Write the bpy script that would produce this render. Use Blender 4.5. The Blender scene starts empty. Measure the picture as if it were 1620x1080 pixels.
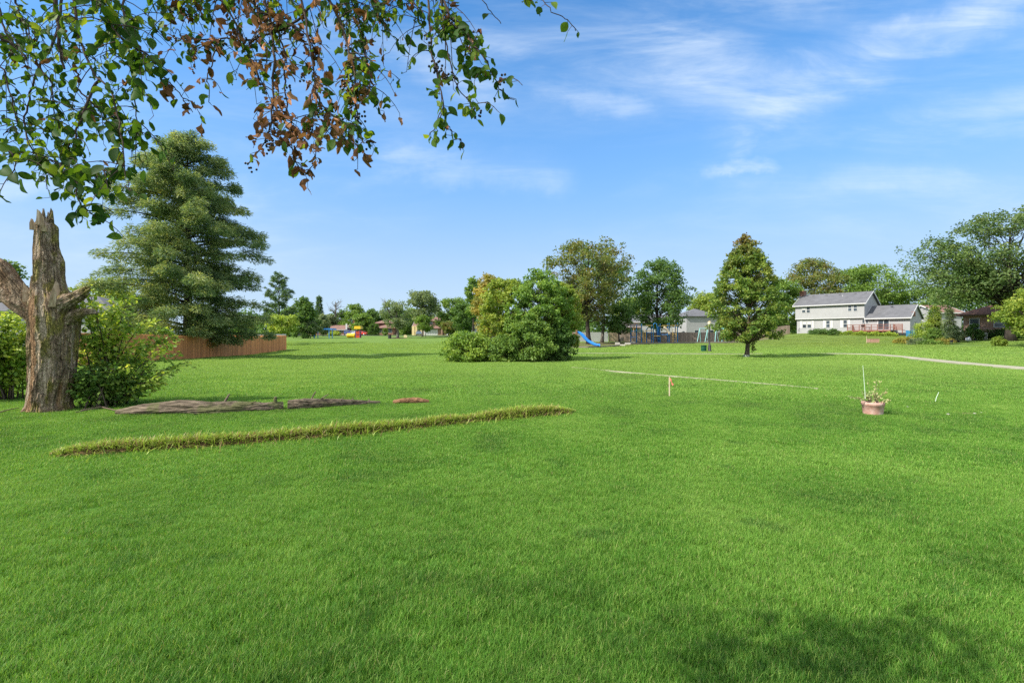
import bpy, math, random
import numpy as np
from mathutils import Vector, noise as mnoise
R = math.radians
SC = bpy.context.scene
COL = SC.collection

# ------------------------------------------------------------------ camera, sky, sun, exposure
EYE, FPX, HOR = 1.6, 765.0, 532.0
cam_d = bpy.data.cameras.new("camera")
cam = bpy.data.objects.new("camera", cam_d)
COL.objects.link(cam)
cam.location = (0, 0, EYE)
cam.rotation_euler = (R(90), 0, 0)
cam_d.sensor_width = 36.0
cam_d.lens = 36.0 * FPX / 1620.0
cam_d.shift_y = -(540.0 - HOR) / 1620.0
cam_d.clip_start = 0.05
cam_d.clip_end = 3000
SC.camera = cam
SC.view_settings.view_transform = 'Standard'
SC.view_settings.look = 'None'
SC.view_settings.gamma = 1.0
SC.view_settings.exposure = 1.0
SC.render.engine = 'CYCLES'
SC.cycles.max_bounces = 16
SC.cycles.use_denoising = False
SC.cycles.sample_clamp_indirect = 4.0
SC.cycles.diffuse_bounces = 9
SC.cycles.transmission_bounces = 12

SUN_EL = 41.0
SUN_AZ = Vector((-0.90, -0.43, 0)).normalized()      # horizontal direction towards the sun
sun_dir = Vector((SUN_AZ.x * math.cos(R(SUN_EL)), SUN_AZ.y * math.cos(R(SUN_EL)), math.sin(R(SUN_EL))))
sd = bpy.data.lights.new("sun", 'SUN')
sd.energy = 3.7
sd.angle = R(0.8)
sd.color = (1.0, 0.94, 0.84)
sun = bpy.data.objects.new("sun", sd)
COL.objects.link(sun)
sun.rotation_euler = sun_dir.to_track_quat('Z', 'Y').to_euler()

W = bpy.data.worlds.new("World")
SC.world = W
W.use_nodes = True
wt = W.node_tree
wt.nodes.clear()
def wn(t, **kw):
    n = wt.nodes.new(t)
    for k, v in kw.items():
        setattr(n, k, v)
    return n
def wl(a, b): wt.links.new(a, b)
def wmath(op, a, b=None, clamp=False):
    n = wn('ShaderNodeMath', operation=op, use_clamp=clamp)
    for i, x in enumerate((a, b)):
        if x is None: continue
        if isinstance(x, (int, float)): n.inputs[i].default_value = x
        else: wl(x, n.inputs[i])
    return n.outputs[0]
sky = wn('ShaderNodeTexSky', sky_type='NISHITA', sun_disc=False)
sky.sun_elevation = R(SUN_EL)
sky.sun_rotation = math.atan2(SUN_AZ.x, SUN_AZ.y)
sky.air_density = 1.0
sky.dust_density = 0.6
sky.ozone_density = 2.0
tc = wn('ShaderNodeTexCoord')
sep = wn('ShaderNodeSeparateXYZ')
wl(tc.outputs['Generated'], sep.inputs[0])
dx, dy, dz = sep.outputs
# high cirrus: a sheet at a fixed height, so it is laid out on (x/z, y/z); wisps also by compass direction (x/y, z/y)
ry = wmath('DIVIDE', 1.0, wmath('MAXIMUM', dy, 0.05))
su = wmath('MULTIPLY', dx, ry)
sv = wmath('MULTIPLY', dz, ry)
cmb = wn('ShaderNodeCombineXYZ')
wl(su, cmb.inputs[0]); wl(sv, cmb.inputs[1])
def wnoise(scale, detail, rough, rot, stretch, dist=0.0, loc=(0, 0, 0)):
    mp = wn('ShaderNodeMapping')
    mp.inputs['Location'].default_value = loc
    mp.inputs['Rotation'].default_value = (0, 0, rot)
    mp.inputs['Scale'].default_value = stretch
    wl(cmb.outputs[0], mp.inputs[0])
    n = wn('ShaderNodeTexNoise')
    n.inputs['Scale'].default_value = scale
    n.inputs['Detail'].default_value = detail
    n.inputs['Roughness'].default_value = rough
    n.inputs['Distortion'].default_value = dist
    wl(mp.outputs[0], n.inputs['Vector'])
    return n.outputs[0]
def wramp(x, a, b, lo=0.0, hi=1.0):
    n = wn('ShaderNodeMapRange', interpolation_type='SMOOTHSTEP')
    n.inputs[1].default_value = a; n.inputs[2].default_value = b
    n.inputs[3].default_value = lo; n.inputs[4].default_value = hi
    wl(x, n.inputs[0])
    return n.outputs[0]
def sd_px(px, py): return ((px - 810) / FPX, (HOR - py) / FPX)
# slow warp of the direction plane so that streaks have soft ragged edges
warp = wmath('MULTIPLY', wmath('SUBTRACT', wnoise(3.0, 6, 0.6, 0, (1, 1, 1)), 0.5), 0.30)
warp2 = wmath('MULTIPLY', wmath('SUBTRACT', wnoise(3.0, 6, 0.6, 0, (1, 1, 1), 0, (5, 3, 0)), 0.5), 0.22)
uu = wmath('ADD', su, warp)
vv = wmath('ADD', sv, warp2)
def wispmask(p0, p1, half, amount):
    (x0, y0), (x1, y1) = sd_px(*p0), sd_px(*p1)
    L = math.hypot(x1 - x0, y1 - y0)
    ex, ey = (x1 - x0) / L, (y1 - y0) / L
    a = wmath('SUBTRACT', uu, x0); b = wmath('SUBTRACT', vv, y0)
    t = wmath('ADD', wmath('MULTIPLY', a, ex), wmath('MULTIPLY', b, ey))
    d = wmath('ABSOLUTE', wmath('SUBTRACT', wmath('MULTIPLY', a, ey), wmath('MULTIPLY', b, ex)))
    m = wramp(d, half / FPX, 0.0)
    m = wmath('MULTIPLY', m, wramp(t, -half / FPX, half / FPX))
    m = wmath('MULTIPLY', m, wramp(t, L + half / FPX, L - half / FPX))
    return wmath('MULTIPLY', m, amount)
fine = wnoise(7.0, 9, 0.62, R(-28), (0.35, 1.6, 1), 0.6)
finer = wramp(fine, 0.34, 0.72, 0.15, 1.0)
wisps = None
for p0, p1, h, am in (((1345, 130), (1660, -50), 60, 0.55), ((1130, 205), (1400, 90), 70, 0.40), ((1215, 130), (1150, 250), 34, 0.40),
                      ((1125, 270), (1215, 262), 22, 0.80), ((1000, 40), (1250, 210), 90, 0.28), ((600, 262), (900, 268), 44, 0.34),
                      ((640, 100), (800, 160), 44, 0.45), ((860, 130), (1010, 165), 34, 0.30), ((1020, -20), (1400, -30), 80, 0.40),
                      ((1300, 285), (1560, 275), 30, 0.18), ((-100, 290), (420, 320), 40, 0.42), ((1400, 220), (1700, 170), 60, 0.22)):
    m = wispmask(p0, p1, h, am)
    wisps = m if wisps is None else wmath('MAXIMUM', wisps, m)
broad = wramp(wnoise(2.2, 7, 0.6, R(-24), (0.4, 1.7, 1), 0.8, (1.3, 4.1, 0)), 0.36, 0.80, 0.0, 0.55)
cl = wmath('ADD', wmath('MULTIPLY', wisps, finer), wmath('MULTIPLY', broad, finer), True)
cl = wmath('MULTIPLY', wmath('MULTIPLY', cl, 0.95), wramp(dy, 0.05, 0.25))
hz = wmath('MULTIPLY', wramp(dz, 0.66, 0.08), 0.94)         # paler air low down
sat = wn('ShaderNodeHueSaturation')
sat.inputs['Saturation'].default_value = 1.36
sat.inputs['Value'].default_value = 1.0
wl(sky.outputs[0], sat.inputs['Color'])
mixh = wn('ShaderNodeMix', data_type='RGBA')
lowc = wn('ShaderNodeMix', data_type='RGBA')
lowc.inputs['A'].default_value = (2.25, 2.95, 3.75, 1); lowc.inputs['B'].default_value = (1.12, 2.15, 3.9, 1)
wl(wramp(dz, 0.0, 0.34), lowc.inputs['Factor']); wl(lowc.outputs['Result'], mixh.inputs['B'])
wl(hz, mixh.inputs['Factor']); wl(sat.outputs[0], mixh.inputs['A'])
mixc = wn('ShaderNodeMix', data_type='RGBA')
mixc.inputs['B'].default_value = (3.7, 4.15, 4.6, 1)
wl(cl, mixc.inputs['Factor']); wl(mixh.outputs['Result'], mixc.inputs['A'])
# added bright cloud veil out of view overhead and behind the camera, for fill light
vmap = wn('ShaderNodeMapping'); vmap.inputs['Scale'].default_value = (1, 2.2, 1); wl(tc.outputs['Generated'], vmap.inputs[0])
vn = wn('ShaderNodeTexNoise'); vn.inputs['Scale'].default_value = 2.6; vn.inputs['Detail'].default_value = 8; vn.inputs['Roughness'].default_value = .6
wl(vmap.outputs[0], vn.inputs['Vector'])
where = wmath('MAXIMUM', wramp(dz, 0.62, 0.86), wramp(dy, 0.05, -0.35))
fill_veil = wmath('MULTIPLY', wmath('MULTIPLY', where, wramp(vn.outputs[0], 0.30, 0.62, 0.35, 0.95)), wramp(dz, 0.0, 0.2))
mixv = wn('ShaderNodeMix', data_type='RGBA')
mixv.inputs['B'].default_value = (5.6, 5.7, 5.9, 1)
wl(fill_veil, mixv.inputs['Factor']); wl(mixc.outputs['Result'], mixv.inputs['A'])
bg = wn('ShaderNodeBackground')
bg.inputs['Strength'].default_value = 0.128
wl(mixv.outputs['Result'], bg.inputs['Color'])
wo = wn('ShaderNodeOutputWorld')
wl(bg.outputs[0], wo.inputs[0])

# ------------------------------------------------------------------ terrain height
_py = np.array([-400, 300, 560, 700, 950, 1150, 1280, 1450, 1600, 2200], float)
_yy = np.array([0, 20, 30, 36, 40, 50, 60, 70, 80, 95, 110, 130, 155, 170, 250, 700], float)
_tab = np.array([
    [0, 0, -.02, -.05, -.05, -.05, 0, .10, .25, .55, .85, 1.25, 1.85, 2.10, 2.20, 2.3],
    [0, 0, -.05, -.15, -.20, -.30, -.10, .10, .25, .55, .85, 1.25, 1.85, 2.10, 2.20, 2.3],
    [0, 0, -.12, -.26, -.34, -.38, -.16, .05, .22, .52, .82, 1.25, 1.85, 2.10, 2.20, 2.3],
    [0, 0, -.08, -.18, -.22, -.24, -.08, .05, .20, .50, .80, 1.20, 1.70, 2.00, 2.20, 2.3],
    [0, 0, 0, 0, 0, 0, 0, .03, .30, .50, .50, .60, .90, 1.0, 1.2, 1.6],
    [0, 0, 0, 0, 0, 0, .05, .15, .40, .50, .50, .60, .90, 1.0, 1.2, 1.6],
    [0, 0, .04, .10, .12, .15, .22, .50, 1.15, 2.20, 2.3, 2.3, 2.3, 2.3, 2.4, 2.5],
    [0, 0, .04, .12, .16, .25, .50, .90, 1.40, 2.20, 2.3, 2.3, 2.3, 2.3, 2.4, 2.5],
    [0, 0, .04, .12, .20, .55, 1.35, 1.6, 1.80, 2.20, 2.3, 2.3, 2.3, 2.3, 2.4, 2.5],
    [0, 0, .04, .12, .20, .55, 1.35, 1.6, 1.80, 2.20, 2.3, 2.3, 2.3, 2.3, 2.4, 2.5]])
def gz(x, y):
    x = np.asarray(x, float); y = np.asarray(y, float)
    px = 810 + FPX * x / np.maximum(y, 4.0)
    px = np.clip(px, _py[0], _py[-1] - 1e-6); yc = np.clip(y, 0, _yy[-1] - 1e-6)
    i = np.clip(np.searchsorted(_py, px, 'right') - 1, 0, len(_py) - 2)
    j = np.clip(np.searchsorted(_yy, yc, 'right') - 1, 0, len(_yy) - 2)
    a = (px - _py[i]) / (_py[i + 1] - _py[i]); a = a * a * (3 - 2 * a)
    b = (yc - _yy[j]) / (_yy[j + 1] - _yy[j])
    return (_tab[i, j] * (1 - a) * (1 - b) + _tab[i + 1, j] * a * (1 - b) + _tab[i, j + 1] * (1 - a) * b + _tab[i + 1, j + 1] * a * b)
def G(x, y): return float(gz(x, y))
def XY(px, Y): return ((px - 810) / FPX * Y, Y)
def PZ(py, Y): return EYE + (HOR - py) / FPX * Y

# ------------------------------------------------------------------ mesh helpers
class MB:
    """collects geometry and links it as ONE mesh object"""
    def __init__(self):
        self.V = []; self.F = []; self.n = 0
    def add(self, verts, faces):
        verts = np.asarray(verts, np.float32).reshape(-1, 3)
        self.V.append(verts)
        if isinstance(faces, np.ndarray):
            self.F.append(faces + self.n)
        else:
            by = {}
            for f in faces: by.setdefault(len(f), []).append(f)
            for k, l in by.items(): self.F.append(np.array(l, np.int64) + self.n)
        self.n += len(verts)
        return self
    def box(self, c, s, rz=0.0, taper=1.0):
        x, y, z = s[0] / 2, s[1] / 2, s[2] / 2
        v = np.array([(-x, -y, -z), (x, -y, -z), (x, y, -z), (-x, y, -z), (-x * taper, -y * taper, z), (x * taper, -y * taper, z), (x * taper, y * taper, z), (-x * taper, y * taper, z)])
        if rz:
            cs, sn = math.cos(rz), math.sin(rz)
            v = np.stack([v[:, 0] * cs - v[:, 1] * sn, v[:, 0] * sn + v[:, 1] * cs, v[:, 2]], 1)
        return self.add(v + np.array(c), [(0, 3, 2, 1), (4, 5, 6, 7), (0, 1, 5, 4), (1, 2, 6, 5), (2, 3, 7, 6), (3, 0, 4, 7)])
    def span(self, a, b):
        a = np.array(a, float); b = np.array(b, float)
        return self.box((a + b) / 2, np.abs(b - a))
    def tube(self, pts, rad, n=6, cap=True, wob=None):
        pts = np.asarray(pts, float); m = len(pts)
        rad = np.full(m, float(rad)) if np.isscalar(rad) else np.asarray(rad, float)
        tan = np.gradient(pts, axis=0)
        tan /= np.maximum(np.linalg.norm(tan, axis=1, keepdims=True), 1e-9)
        ref = np.array((0, 0, 1.0)) if abs(tan[:, 2]).mean() < 0.8 else np.array((1.0, 0, 0))
        a = np.cross(tan, ref); a /= np.maximum(np.linalg.norm(a, axis=1, keepdims=True), 1e-9)
        b = np.cross(tan, a)
        th = np.arange(n) * 2 * math.pi / n
        ring = a[:, None, :] * np.cos(th)[None, :, None] + b[:, None, :] * np.sin(th)[None, :, None]
        rr = rad[:, None] if wob is None else rad[:, None] * wob
        v = pts[:, None, :] + ring * rr[..., None]
        i = np.arange(m - 1)[:, None] * n; k = np.arange(n)[None, :]; k2 = (k + 1) % n
        f = np.stack([i + k, i + k2, i + n + k2, i + n + k], -1).reshape(-1, 4)
        base = self.n
        self.add(v.reshape(-1, 3), f)
        if cap:
            self.F.append(np.array([list(range(n))[::-1]], np.int64) + base)
            self.F.append(np.array([list(range(n))], np.int64) + base + (m - 1) * n)
        return self
    def lathe(self, prof, n=16, c=(0, 0, 0), cap=True):
        prof = np.asarray(prof, float); m = len(prof)
        th = np.arange(n) * 2 * math.pi / n
        v = np.stack([prof[:, 0][:, None] * np.cos(th), prof[:, 0][:, None] * np.sin(th), np.repeat(prof[:, 1][:, None], n, 1)], -1) + np.array(c)
        i = np.arange(m - 1)[:, None] * n; k = np.arange(n)[None, :]; k2 = (k + 1) % n
        f = np.stack([i + k, i + k2, i + n + k2, i + n + k], -1).reshape(-1, 4)
        base = self.n
        self.add(v.reshape(-1, 3), f)
        if cap:
            self.F.append(np.array([list(range(n))[::-1]], np.int64) + base)
            self.F.append(np.array([list(range(n))], np.int64) + base + (m - 1) * n)
        return self
    def prism(self, poly, d0, d1, axis='y'):
        """poly in (x,z), extruded along y from d0 to d1 (axis 'x': poly in (y,z))"""
        k = len(poly)
        mk = (lambda p, d: (p[0], d, p[1])) if axis == 'y' else (lambda p, d: (d, p[0], p[1]))
        v = [mk(p, d0) for p in poly] + [mk(p, d1) for p in poly]
        f = [tuple(range(k)), tuple(range(2 * k - 1, k - 1, -1))] + [(i, k + i, k + (i + 1) % k, (i + 1) % k) for i in range(k)]
        return self.add(v, f)
    def slab(self, quad, t):
        """a thick sheet: quad of 4 points, thickness t downwards"""
        q = np.array(quad, float)
        v = np.concatenate([q, q - np.array((0, 0, t))])
        return self.add(v, [(0, 1, 2, 3), (7, 6, 5, 4), (0, 4, 5, 1), (1, 5, 6, 2), (2, 6, 7, 3), (3, 7, 4, 0)])
    def scatter(self, tv, tf, cen, fr, sc):
        """copies of a small template at points, with frames (N,3,3 columns) and scales"""
        tv = np.asarray(tv, np.float32); N = len(cen); M = len(tv)
        sc = np.asarray(sc, np.float32)
        if sc.ndim == 1: sc = sc[:, None].repeat(3, 1)
        v = np.einsum('nij,nmj->nmi', fr.astype(np.float32), tv[None] * sc[:, None, :]) + np.asarray(cen, np.float32)[:, None, :]
        base = self.n
        self.V.append(v.reshape(-1, 3).astype(np.float32))
        by = {}
        for f in tf: by.setdefault(len(f), []).append(f)
        off = (np.arange(N) * M)[:, None, None]
        for k, l in by.items():
            self.F.append((np.array(l, np.int64)[None] + off).reshape(-1, k) + base)
        self.n += N * M
        return self
    def mesh(self, name):
        me = bpy.data.meshes.new(name)
        v = np.concatenate(self.V).astype(np.float32)
        tot = np.concatenate([np.full(len(f), f.shape[1], np.int32) for f in self.F]) if self.F else np.zeros(0, np.int32)
        idx = np.concatenate([f.reshape(-1) for f in self.F]).astype(np.int32) if self.F else np.zeros(0, np.int32)
        me.vertices.add(len(v)); me.vertices.foreach_set("co", v.reshape(-1))
        me.loops.add(len(idx)); me.loops.foreach_set("vertex_index", idx)
        me.polygons.add(len(tot))
        st = np.zeros(len(tot), np.int32)
        if len(tot): st[1:] = np.cumsum(tot)[:-1]
        me.polygons.foreach_set("loop_start", st)
        me.update(calc_edges=True)
        me.validate()
        return me
    def build(self, name, mat, parent=None, smooth=False):
        me = self.mesh(name)
        me.polygons.foreach_set("use_smooth", np.full(len(me.polygons), smooth, bool))
        o = bpy.data.objects.new(name, me)
        COL.objects.link(o)
        if mat: me.materials.append(mat)
        if parent: o.parent = parent
        return o
def tag(o, label=None, cat=None, group=None, kind=None):
    for k, v in (("label", label), ("category", cat), ("group", group), ("kind", kind)):
        if v: o[k] = v
    return o
def thing(name, label, cat, loc=(0, 0, 0), rz=0.0, group=None):
    o = bpy.data.objects.new(name, None)
    COL.objects.link(o)
    o.location = loc; o.rotation_euler = (0, 0, rz)
    return tag(o, label, cat, group)
def at(px, Y, dz=0.0):
    x, y = XY(px, Y)
    return (x, y, G(x, y) + dz)
def nrm(a): return a / np.maximum(np.linalg.norm(a, axis=-1, keepdims=True), 1e-9)
def frames(normal, axis):
    n = nrm(normal); x = nrm(axis - (axis * n).sum(-1, keepdims=True) * n); y = np.cross(n, x)
    return np.stack([x, y, n], -1)
def rsphere(rng, n): return nrm(rng.normal(size=(n, 3)))
def curve(p0, p1, p2, n=6):
    t = np.linspace(0, 1, n)[:, None]
    return (1 - t) ** 2 * np.array(p0) + 2 * t * (1 - t) * np.array(p1) + t * t * np.array(p2)
KITE_V = [(0, 0, 0), (.45, .32, .05), (1, 0, -.05), (.45, -.32, .05)]
KITE_F = [(0, 3, 2, 1)]
LEAF_V = [(0, 0, 0), (.22, .27, .06), (.55, .30, .05), (.82, .16, 0), (1, 0, -.08), (.82, -.16, 0), (.55, -.30, .05), (.22, -.27, .06), (.5, 0, -.02)]
LEAF_F = [(0, 8, 2, 1), (8, 4, 3, 2), (0, 7, 6, 8), (8, 6, 5, 4)]

# ------------------------------------------------------------------ materials
def nodes(name):
    m = bpy.data.materials.new(name)
    m.use_nodes = True
    nt = m.node_tree
    nt.nodes.clear()
    out = nt.nodes.new('ShaderNodeOutputMaterial')
    return m, nt, out
def N(nt, t, **kw):
    n = nt.nodes.new(t)
    for k, v in kw.items(): setattr(n, k, v)
    return n
def rgba(c): return (c[0], c[1], c[2], 1.0)
def ramp(nt, fac, stops, interp='LINEAR'):
    r = N(nt, 'ShaderNodeValToRGB')
    r.color_ramp.interpolation = interp
    e = r.color_ramp.elements
    while len(e) < len(stops): e.new(0.5)
    for el, (p, c) in zip(e, stops):
        el.position = p; el.color = rgba(c)
    nt.links.new(fac, r.inputs[0])
    return r.outputs[0]
def noise_tex(nt, vec, scale, detail=4, rough=0.55, dist=0.0):
    n = N(nt, 'ShaderNodeTexNoise')
    n.inputs['Scale'].default_value = scale; n.inputs['Detail'].default_value = detail
    n.inputs['Roughness'].default_value = rough; n.inputs['Distortion'].default_value = dist
    if vec is not None: nt.links.new(vec, n.inputs['Vector'])
    return n.outputs[0]
def mapping(nt, vec, scale=(1, 1, 1), rot=(0, 0, 0), loc=(0, 0, 0)):
    m = N(nt, 'ShaderNodeMapping')
    m.inputs['Scale'].default_value = scale; m.inputs['Rotation'].default_value = rot; m.inputs['Location'].default_value = loc
    nt.links.new(vec, m.inputs[0])
    return m.outputs[0]
def mixc_(nt, fac, a, b, mode='MIX'):
    m = N(nt, 'ShaderNodeMix', data_type='RGBA', blend_type=mode)
    for s, x in (('Factor', fac), ('A', a), ('B', b)):
        if isinstance(x, (int, float)): m.inputs[s].default_value = x
        elif isinstance(x, tuple): m.inputs[s].default_value = rgba(x)
        else: nt.links.new(x, m.inputs[s])
    return m.outputs['Result']
def mth(nt, op, a, b=None, clamp=False):
    n = N(nt, 'ShaderNodeMath', operation=op, use_clamp=clamp)
    for i, x in enumerate((a, b)):
        if x is None: continue
        if isinstance(x, (int, float)): n.inputs[i].default_value = x
        else: nt.links.new(x, n.inputs[i])
    return n.outputs[0]
def mrange(nt, x, a, b, lo=0.0, hi=1.0):
    n = N(nt, 'ShaderNodeMapRange', interpolation_type='SMOOTHSTEP')
    for i, v in enumerate((a, b, lo, hi)): n.inputs[i + 1].default_value = v
    nt.links.new(x, n.inputs[0])
    return n.outputs[0]
def objco(nt):
    t = N(nt, 'ShaderNodeTexCoord')
    return t.outputs['Object']
def princ(nt, out, color, rough=0.7, spec=0.3, bump=None, bstr=0.3, bdist=0.02, metal=0.0):
    p = N(nt, 'ShaderNodeBsdfPrincipled')
    if isinstance(color, tuple): p.inputs['Base Color'].default_value = rgba(color)
    else: nt.links.new(color, p.inputs['Base Color'])
    if isinstance(rough, (int, float)): p.inputs['Roughness'].default_value = rough
    else: nt.links.new(rough, p.inputs['Roughness'])
    p.inputs['Specular IOR Level'].default_value = spec
    p.inputs['Metallic'].default_value = metal
    if bump is not None:
        b = N(nt, 'ShaderNodeBump')
        b.inputs['Strength'].default_value = bstr; b.inputs['Distance'].default_value = bdist
        nt.links.new(bump, b.inputs['Height']); nt.links.new(b.outputs[0], p.inputs['Normal'])
    nt.links.new(p.outputs[0], out.inputs[0])
    return p
def plain(name, c, rough=0.6, var=0.18, scale=3.0, spec=0.3, bstr=0.15, metal=0.0):
    """a worn, slightly uneven single-colour surface"""
    m, nt, out = nodes(name)
    v = objco(nt)
    n1 = noise_tex(nt, v, scale, 5, 0.6); n2 = noise_tex(nt, v, scale * 9, 3, 0.6)
    f = mth(nt, 'ADD', mth(nt, 'MULTIPLY', n1, 0.65), mth(nt, 'MULTIPLY', n2, 0.35))
    lo = tuple(x * (1 - var * 1.6) for x in c); hi = tuple(min(1, x * (1 + var * 1.2)) for x in c)
    col = ramp(nt, f, [(0.3, lo), (0.5, c), (0.72, hi)])
    princ(nt, out, col, rough, spec, n2, bstr, 0.01, metal)
    return m
def leafmat(name, cols, trans=0.47, accent=None, acc_z=None, rough=0.45, nscale=0.7, spec=0.26):
    """leaf colours vary from leaf to leaf and from bough to bough"""
    m, nt, out = nodes(name)
    g = N(nt, 'ShaderNodeNewGeometry')
    v = objco(nt)
    f = mth(nt, 'ADD', mth(nt, 'MULTIPLY', g.outputs['Random Per Island'], 0.55), mth(nt, 'MULTIPLY', mrange(nt, noise_tex(nt, v, nscale, 3), 0.3, 0.7), 0.45))
    cols = [(r_ * 3.1, g_ * 2.75, b_ * 3.1) for r_, g_, b_ in cols]
    k = len(cols)
    col = ramp(nt, f, [(0.08 + 0.84 * i / (k - 1), c) for i, c in enumerate(cols)])
    if accent:
        a = mth(nt, 'MULTIPLY', mrange(nt, noise_tex(nt, v, nscale * 0.8, 3), 0.45, 0.66), 0.8)
        if acc_z:
            s = N(nt, 'ShaderNodeSeparateXYZ'); nt.links.new(v, s.inputs[0])
            a = mth(nt, 'ADD', mth(nt, 'MULTIPLY', a, 0.45), mrange(nt, s.outputs[2], acc_z[0], acc_z[1]), True)
        a = mth(nt, 'MULTIPLY', a, mrange(nt, g.outputs['Random Per Island'], 0.1, 0.6, 0.25, 1.0))
        col = mixc_(nt, a, col, accent)
    p = N(nt, 'ShaderNodeBsdfPrincipled')
    nt.links.new(col, p.inputs['Base Color'])
    p.inputs['Roughness'].default_value = rough; p.inputs['Specular IOR Level'].default_value = spec
    t = N(nt, 'ShaderNodeBsdfTranslucent')
    tcol = mixc_(nt, 1.0, col, (1.25, 1.15, 0.55), 'MULTIPLY')
    nt.links.new(tcol, t.inputs[0])
    mx = N(nt, 'ShaderNodeMixShader'); mx.inputs[0].default_value = trans
    nt.links.new(p.outputs[0], mx.inputs[1]); nt.links.new(t.outputs[0], mx.inputs[2])
    nt.links.new(mx.outputs[0], out.inputs[0])
    return m
def barkmat(name, c0=(.05, .04, .03), c1=(.16, .13, .10), scale=6.0, moss=None, along=(1, 1, .22)):
    m, nt, out = nodes(name)
    v = objco(nt)
    n1 = noise_tex(nt, mapping(nt, v, along), scale, 8, 0.65, 0.4)
    col = ramp(nt, n1, [(0.3, c0), (0.5, tuple((a + b) / 2 for a, b in zip(c0, c1))), (0.7, c1)])
    if moss:
        col = mixc_(nt, mrange(nt, noise_tex(nt, v, 2.4, 5), 0.48, 0.62, 0, .8), col, moss)
    princ(nt, out, col, 0.9, 0.15, n1, 0.8, 0.05)
    return m
# ------------------------------------------------------------------ lawn
def lawn_color(nt, pos, island=None):
    big = noise_tex(nt, pos, 0.16, 4, 0.55)
    mid = noise_tex(nt, pos, 0.75, 5, 0.6, 0.3)
    f = mth(nt, 'ADD', mth(nt, 'MULTIPLY', big, 0.5), mth(nt, 'MULTIPLY', mid, 0.5))
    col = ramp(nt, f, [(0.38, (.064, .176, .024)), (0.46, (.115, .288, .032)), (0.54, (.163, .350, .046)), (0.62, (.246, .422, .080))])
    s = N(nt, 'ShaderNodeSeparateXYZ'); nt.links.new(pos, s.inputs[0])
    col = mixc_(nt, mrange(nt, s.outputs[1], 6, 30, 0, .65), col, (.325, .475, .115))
    # dryer striped mowing in the far yards
    far = mrange(nt, s.outputs[1], 38, 80)
    right = mrange(nt, s.outputs[0], 24, 46)
    dry = mth(nt, 'ADD', mth(nt, 'MULTIPLY', far, mth(nt, 'MULTIPLY', right, 0.7)), mth(nt, 'MULTIPLY', far, 0.22))
    col = mixc_(nt, dry, col, (.30, .37, .09))
    w = N(nt, 'ShaderNodeTexWave', wave_type='BANDS', bands_direction='X')
    w.inputs['Scale'].default_value = 0.16; w.inputs['Distortion'].default_value = 1.0; w.inputs['Detail'].default_value = 2
    nt.links.new(mapping(nt, pos, (1, 1, 1), (0, 0, R(52))), w.inputs[0])
    st = mth(nt, 'MULTIPLY', mth(nt, 'MULTIPLY', far, right), mth(nt, 'MULTIPLY', w.outputs['Fac'], 0.5))
    col = mixc_(nt, st, col, (.16, .27, .05))
    # a few bluish clumps of coarser grass
    cl_ = mrange(nt, noise_tex(nt, mapping(nt, pos, (1, 1, 1), (0, 0, 0), (7, 3, 0)), 1.5, 3, 0.5), 0.62, 0.72, 0, .55)
    col = mixc_(nt, cl_, col, (.050, .155, .030))
    if island is not None:
        col = mixc_(nt, mrange(nt, island, 0.66, 1.0, 0, .8), col, (.40, .54, .12))
        col = mixc_(nt, mrange(nt, island, 0.42, 0.0, 0, .8), col, (.045, .115, .014))
        col = mixc_(nt, mth(nt, 'MULTIPLY', mth(nt, 'GREATER_THAN', island, 0.972), 0.7), col, (.42, .36, .18))
    return col
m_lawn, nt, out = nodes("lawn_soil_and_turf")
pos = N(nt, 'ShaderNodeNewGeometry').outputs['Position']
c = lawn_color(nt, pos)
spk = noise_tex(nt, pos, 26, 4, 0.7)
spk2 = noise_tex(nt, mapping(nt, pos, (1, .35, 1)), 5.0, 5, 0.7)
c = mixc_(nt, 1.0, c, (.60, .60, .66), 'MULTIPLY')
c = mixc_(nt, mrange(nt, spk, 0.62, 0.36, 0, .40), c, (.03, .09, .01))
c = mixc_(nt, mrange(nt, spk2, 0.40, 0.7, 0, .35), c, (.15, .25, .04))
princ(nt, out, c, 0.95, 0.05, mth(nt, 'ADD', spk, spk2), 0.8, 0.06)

def sinhspace(lo, hi, n, k):
    t = np.linspace(-1, 1, n); s = np.sinh(k * t) / math.sinh(k)
    return np.where(s < 0, -s * lo, s * hi)
gx = sinhspace(-700, 700, 181, 5.2)
gy = np.concatenate([np.linspace(-40, 0, 9), 1.0 + (np.exp(np.linspace(0, 4.2, 170)) - 1) / (math.exp(4.2) - 1) * 760])
X_, Y_ = np.meshgrid(gx, gy)
Z_ = gz(X_, Y_)
nx, ny = len(gx), len(gy)
i = np.arange(ny - 1)[:, None] * nx; k = np.arange(nx - 1)[None, :]
mb = MB().add(np.stack([X_, Y_, Z_], -1).reshape(-1, 3), np.stack([i + k, i + k + 1, i + nx + k + 1, i + nx + k], -1).reshape(-1, 4))
tag(mb.build("lawn", m_lawn, smooth=True), kind='structure')

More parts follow.
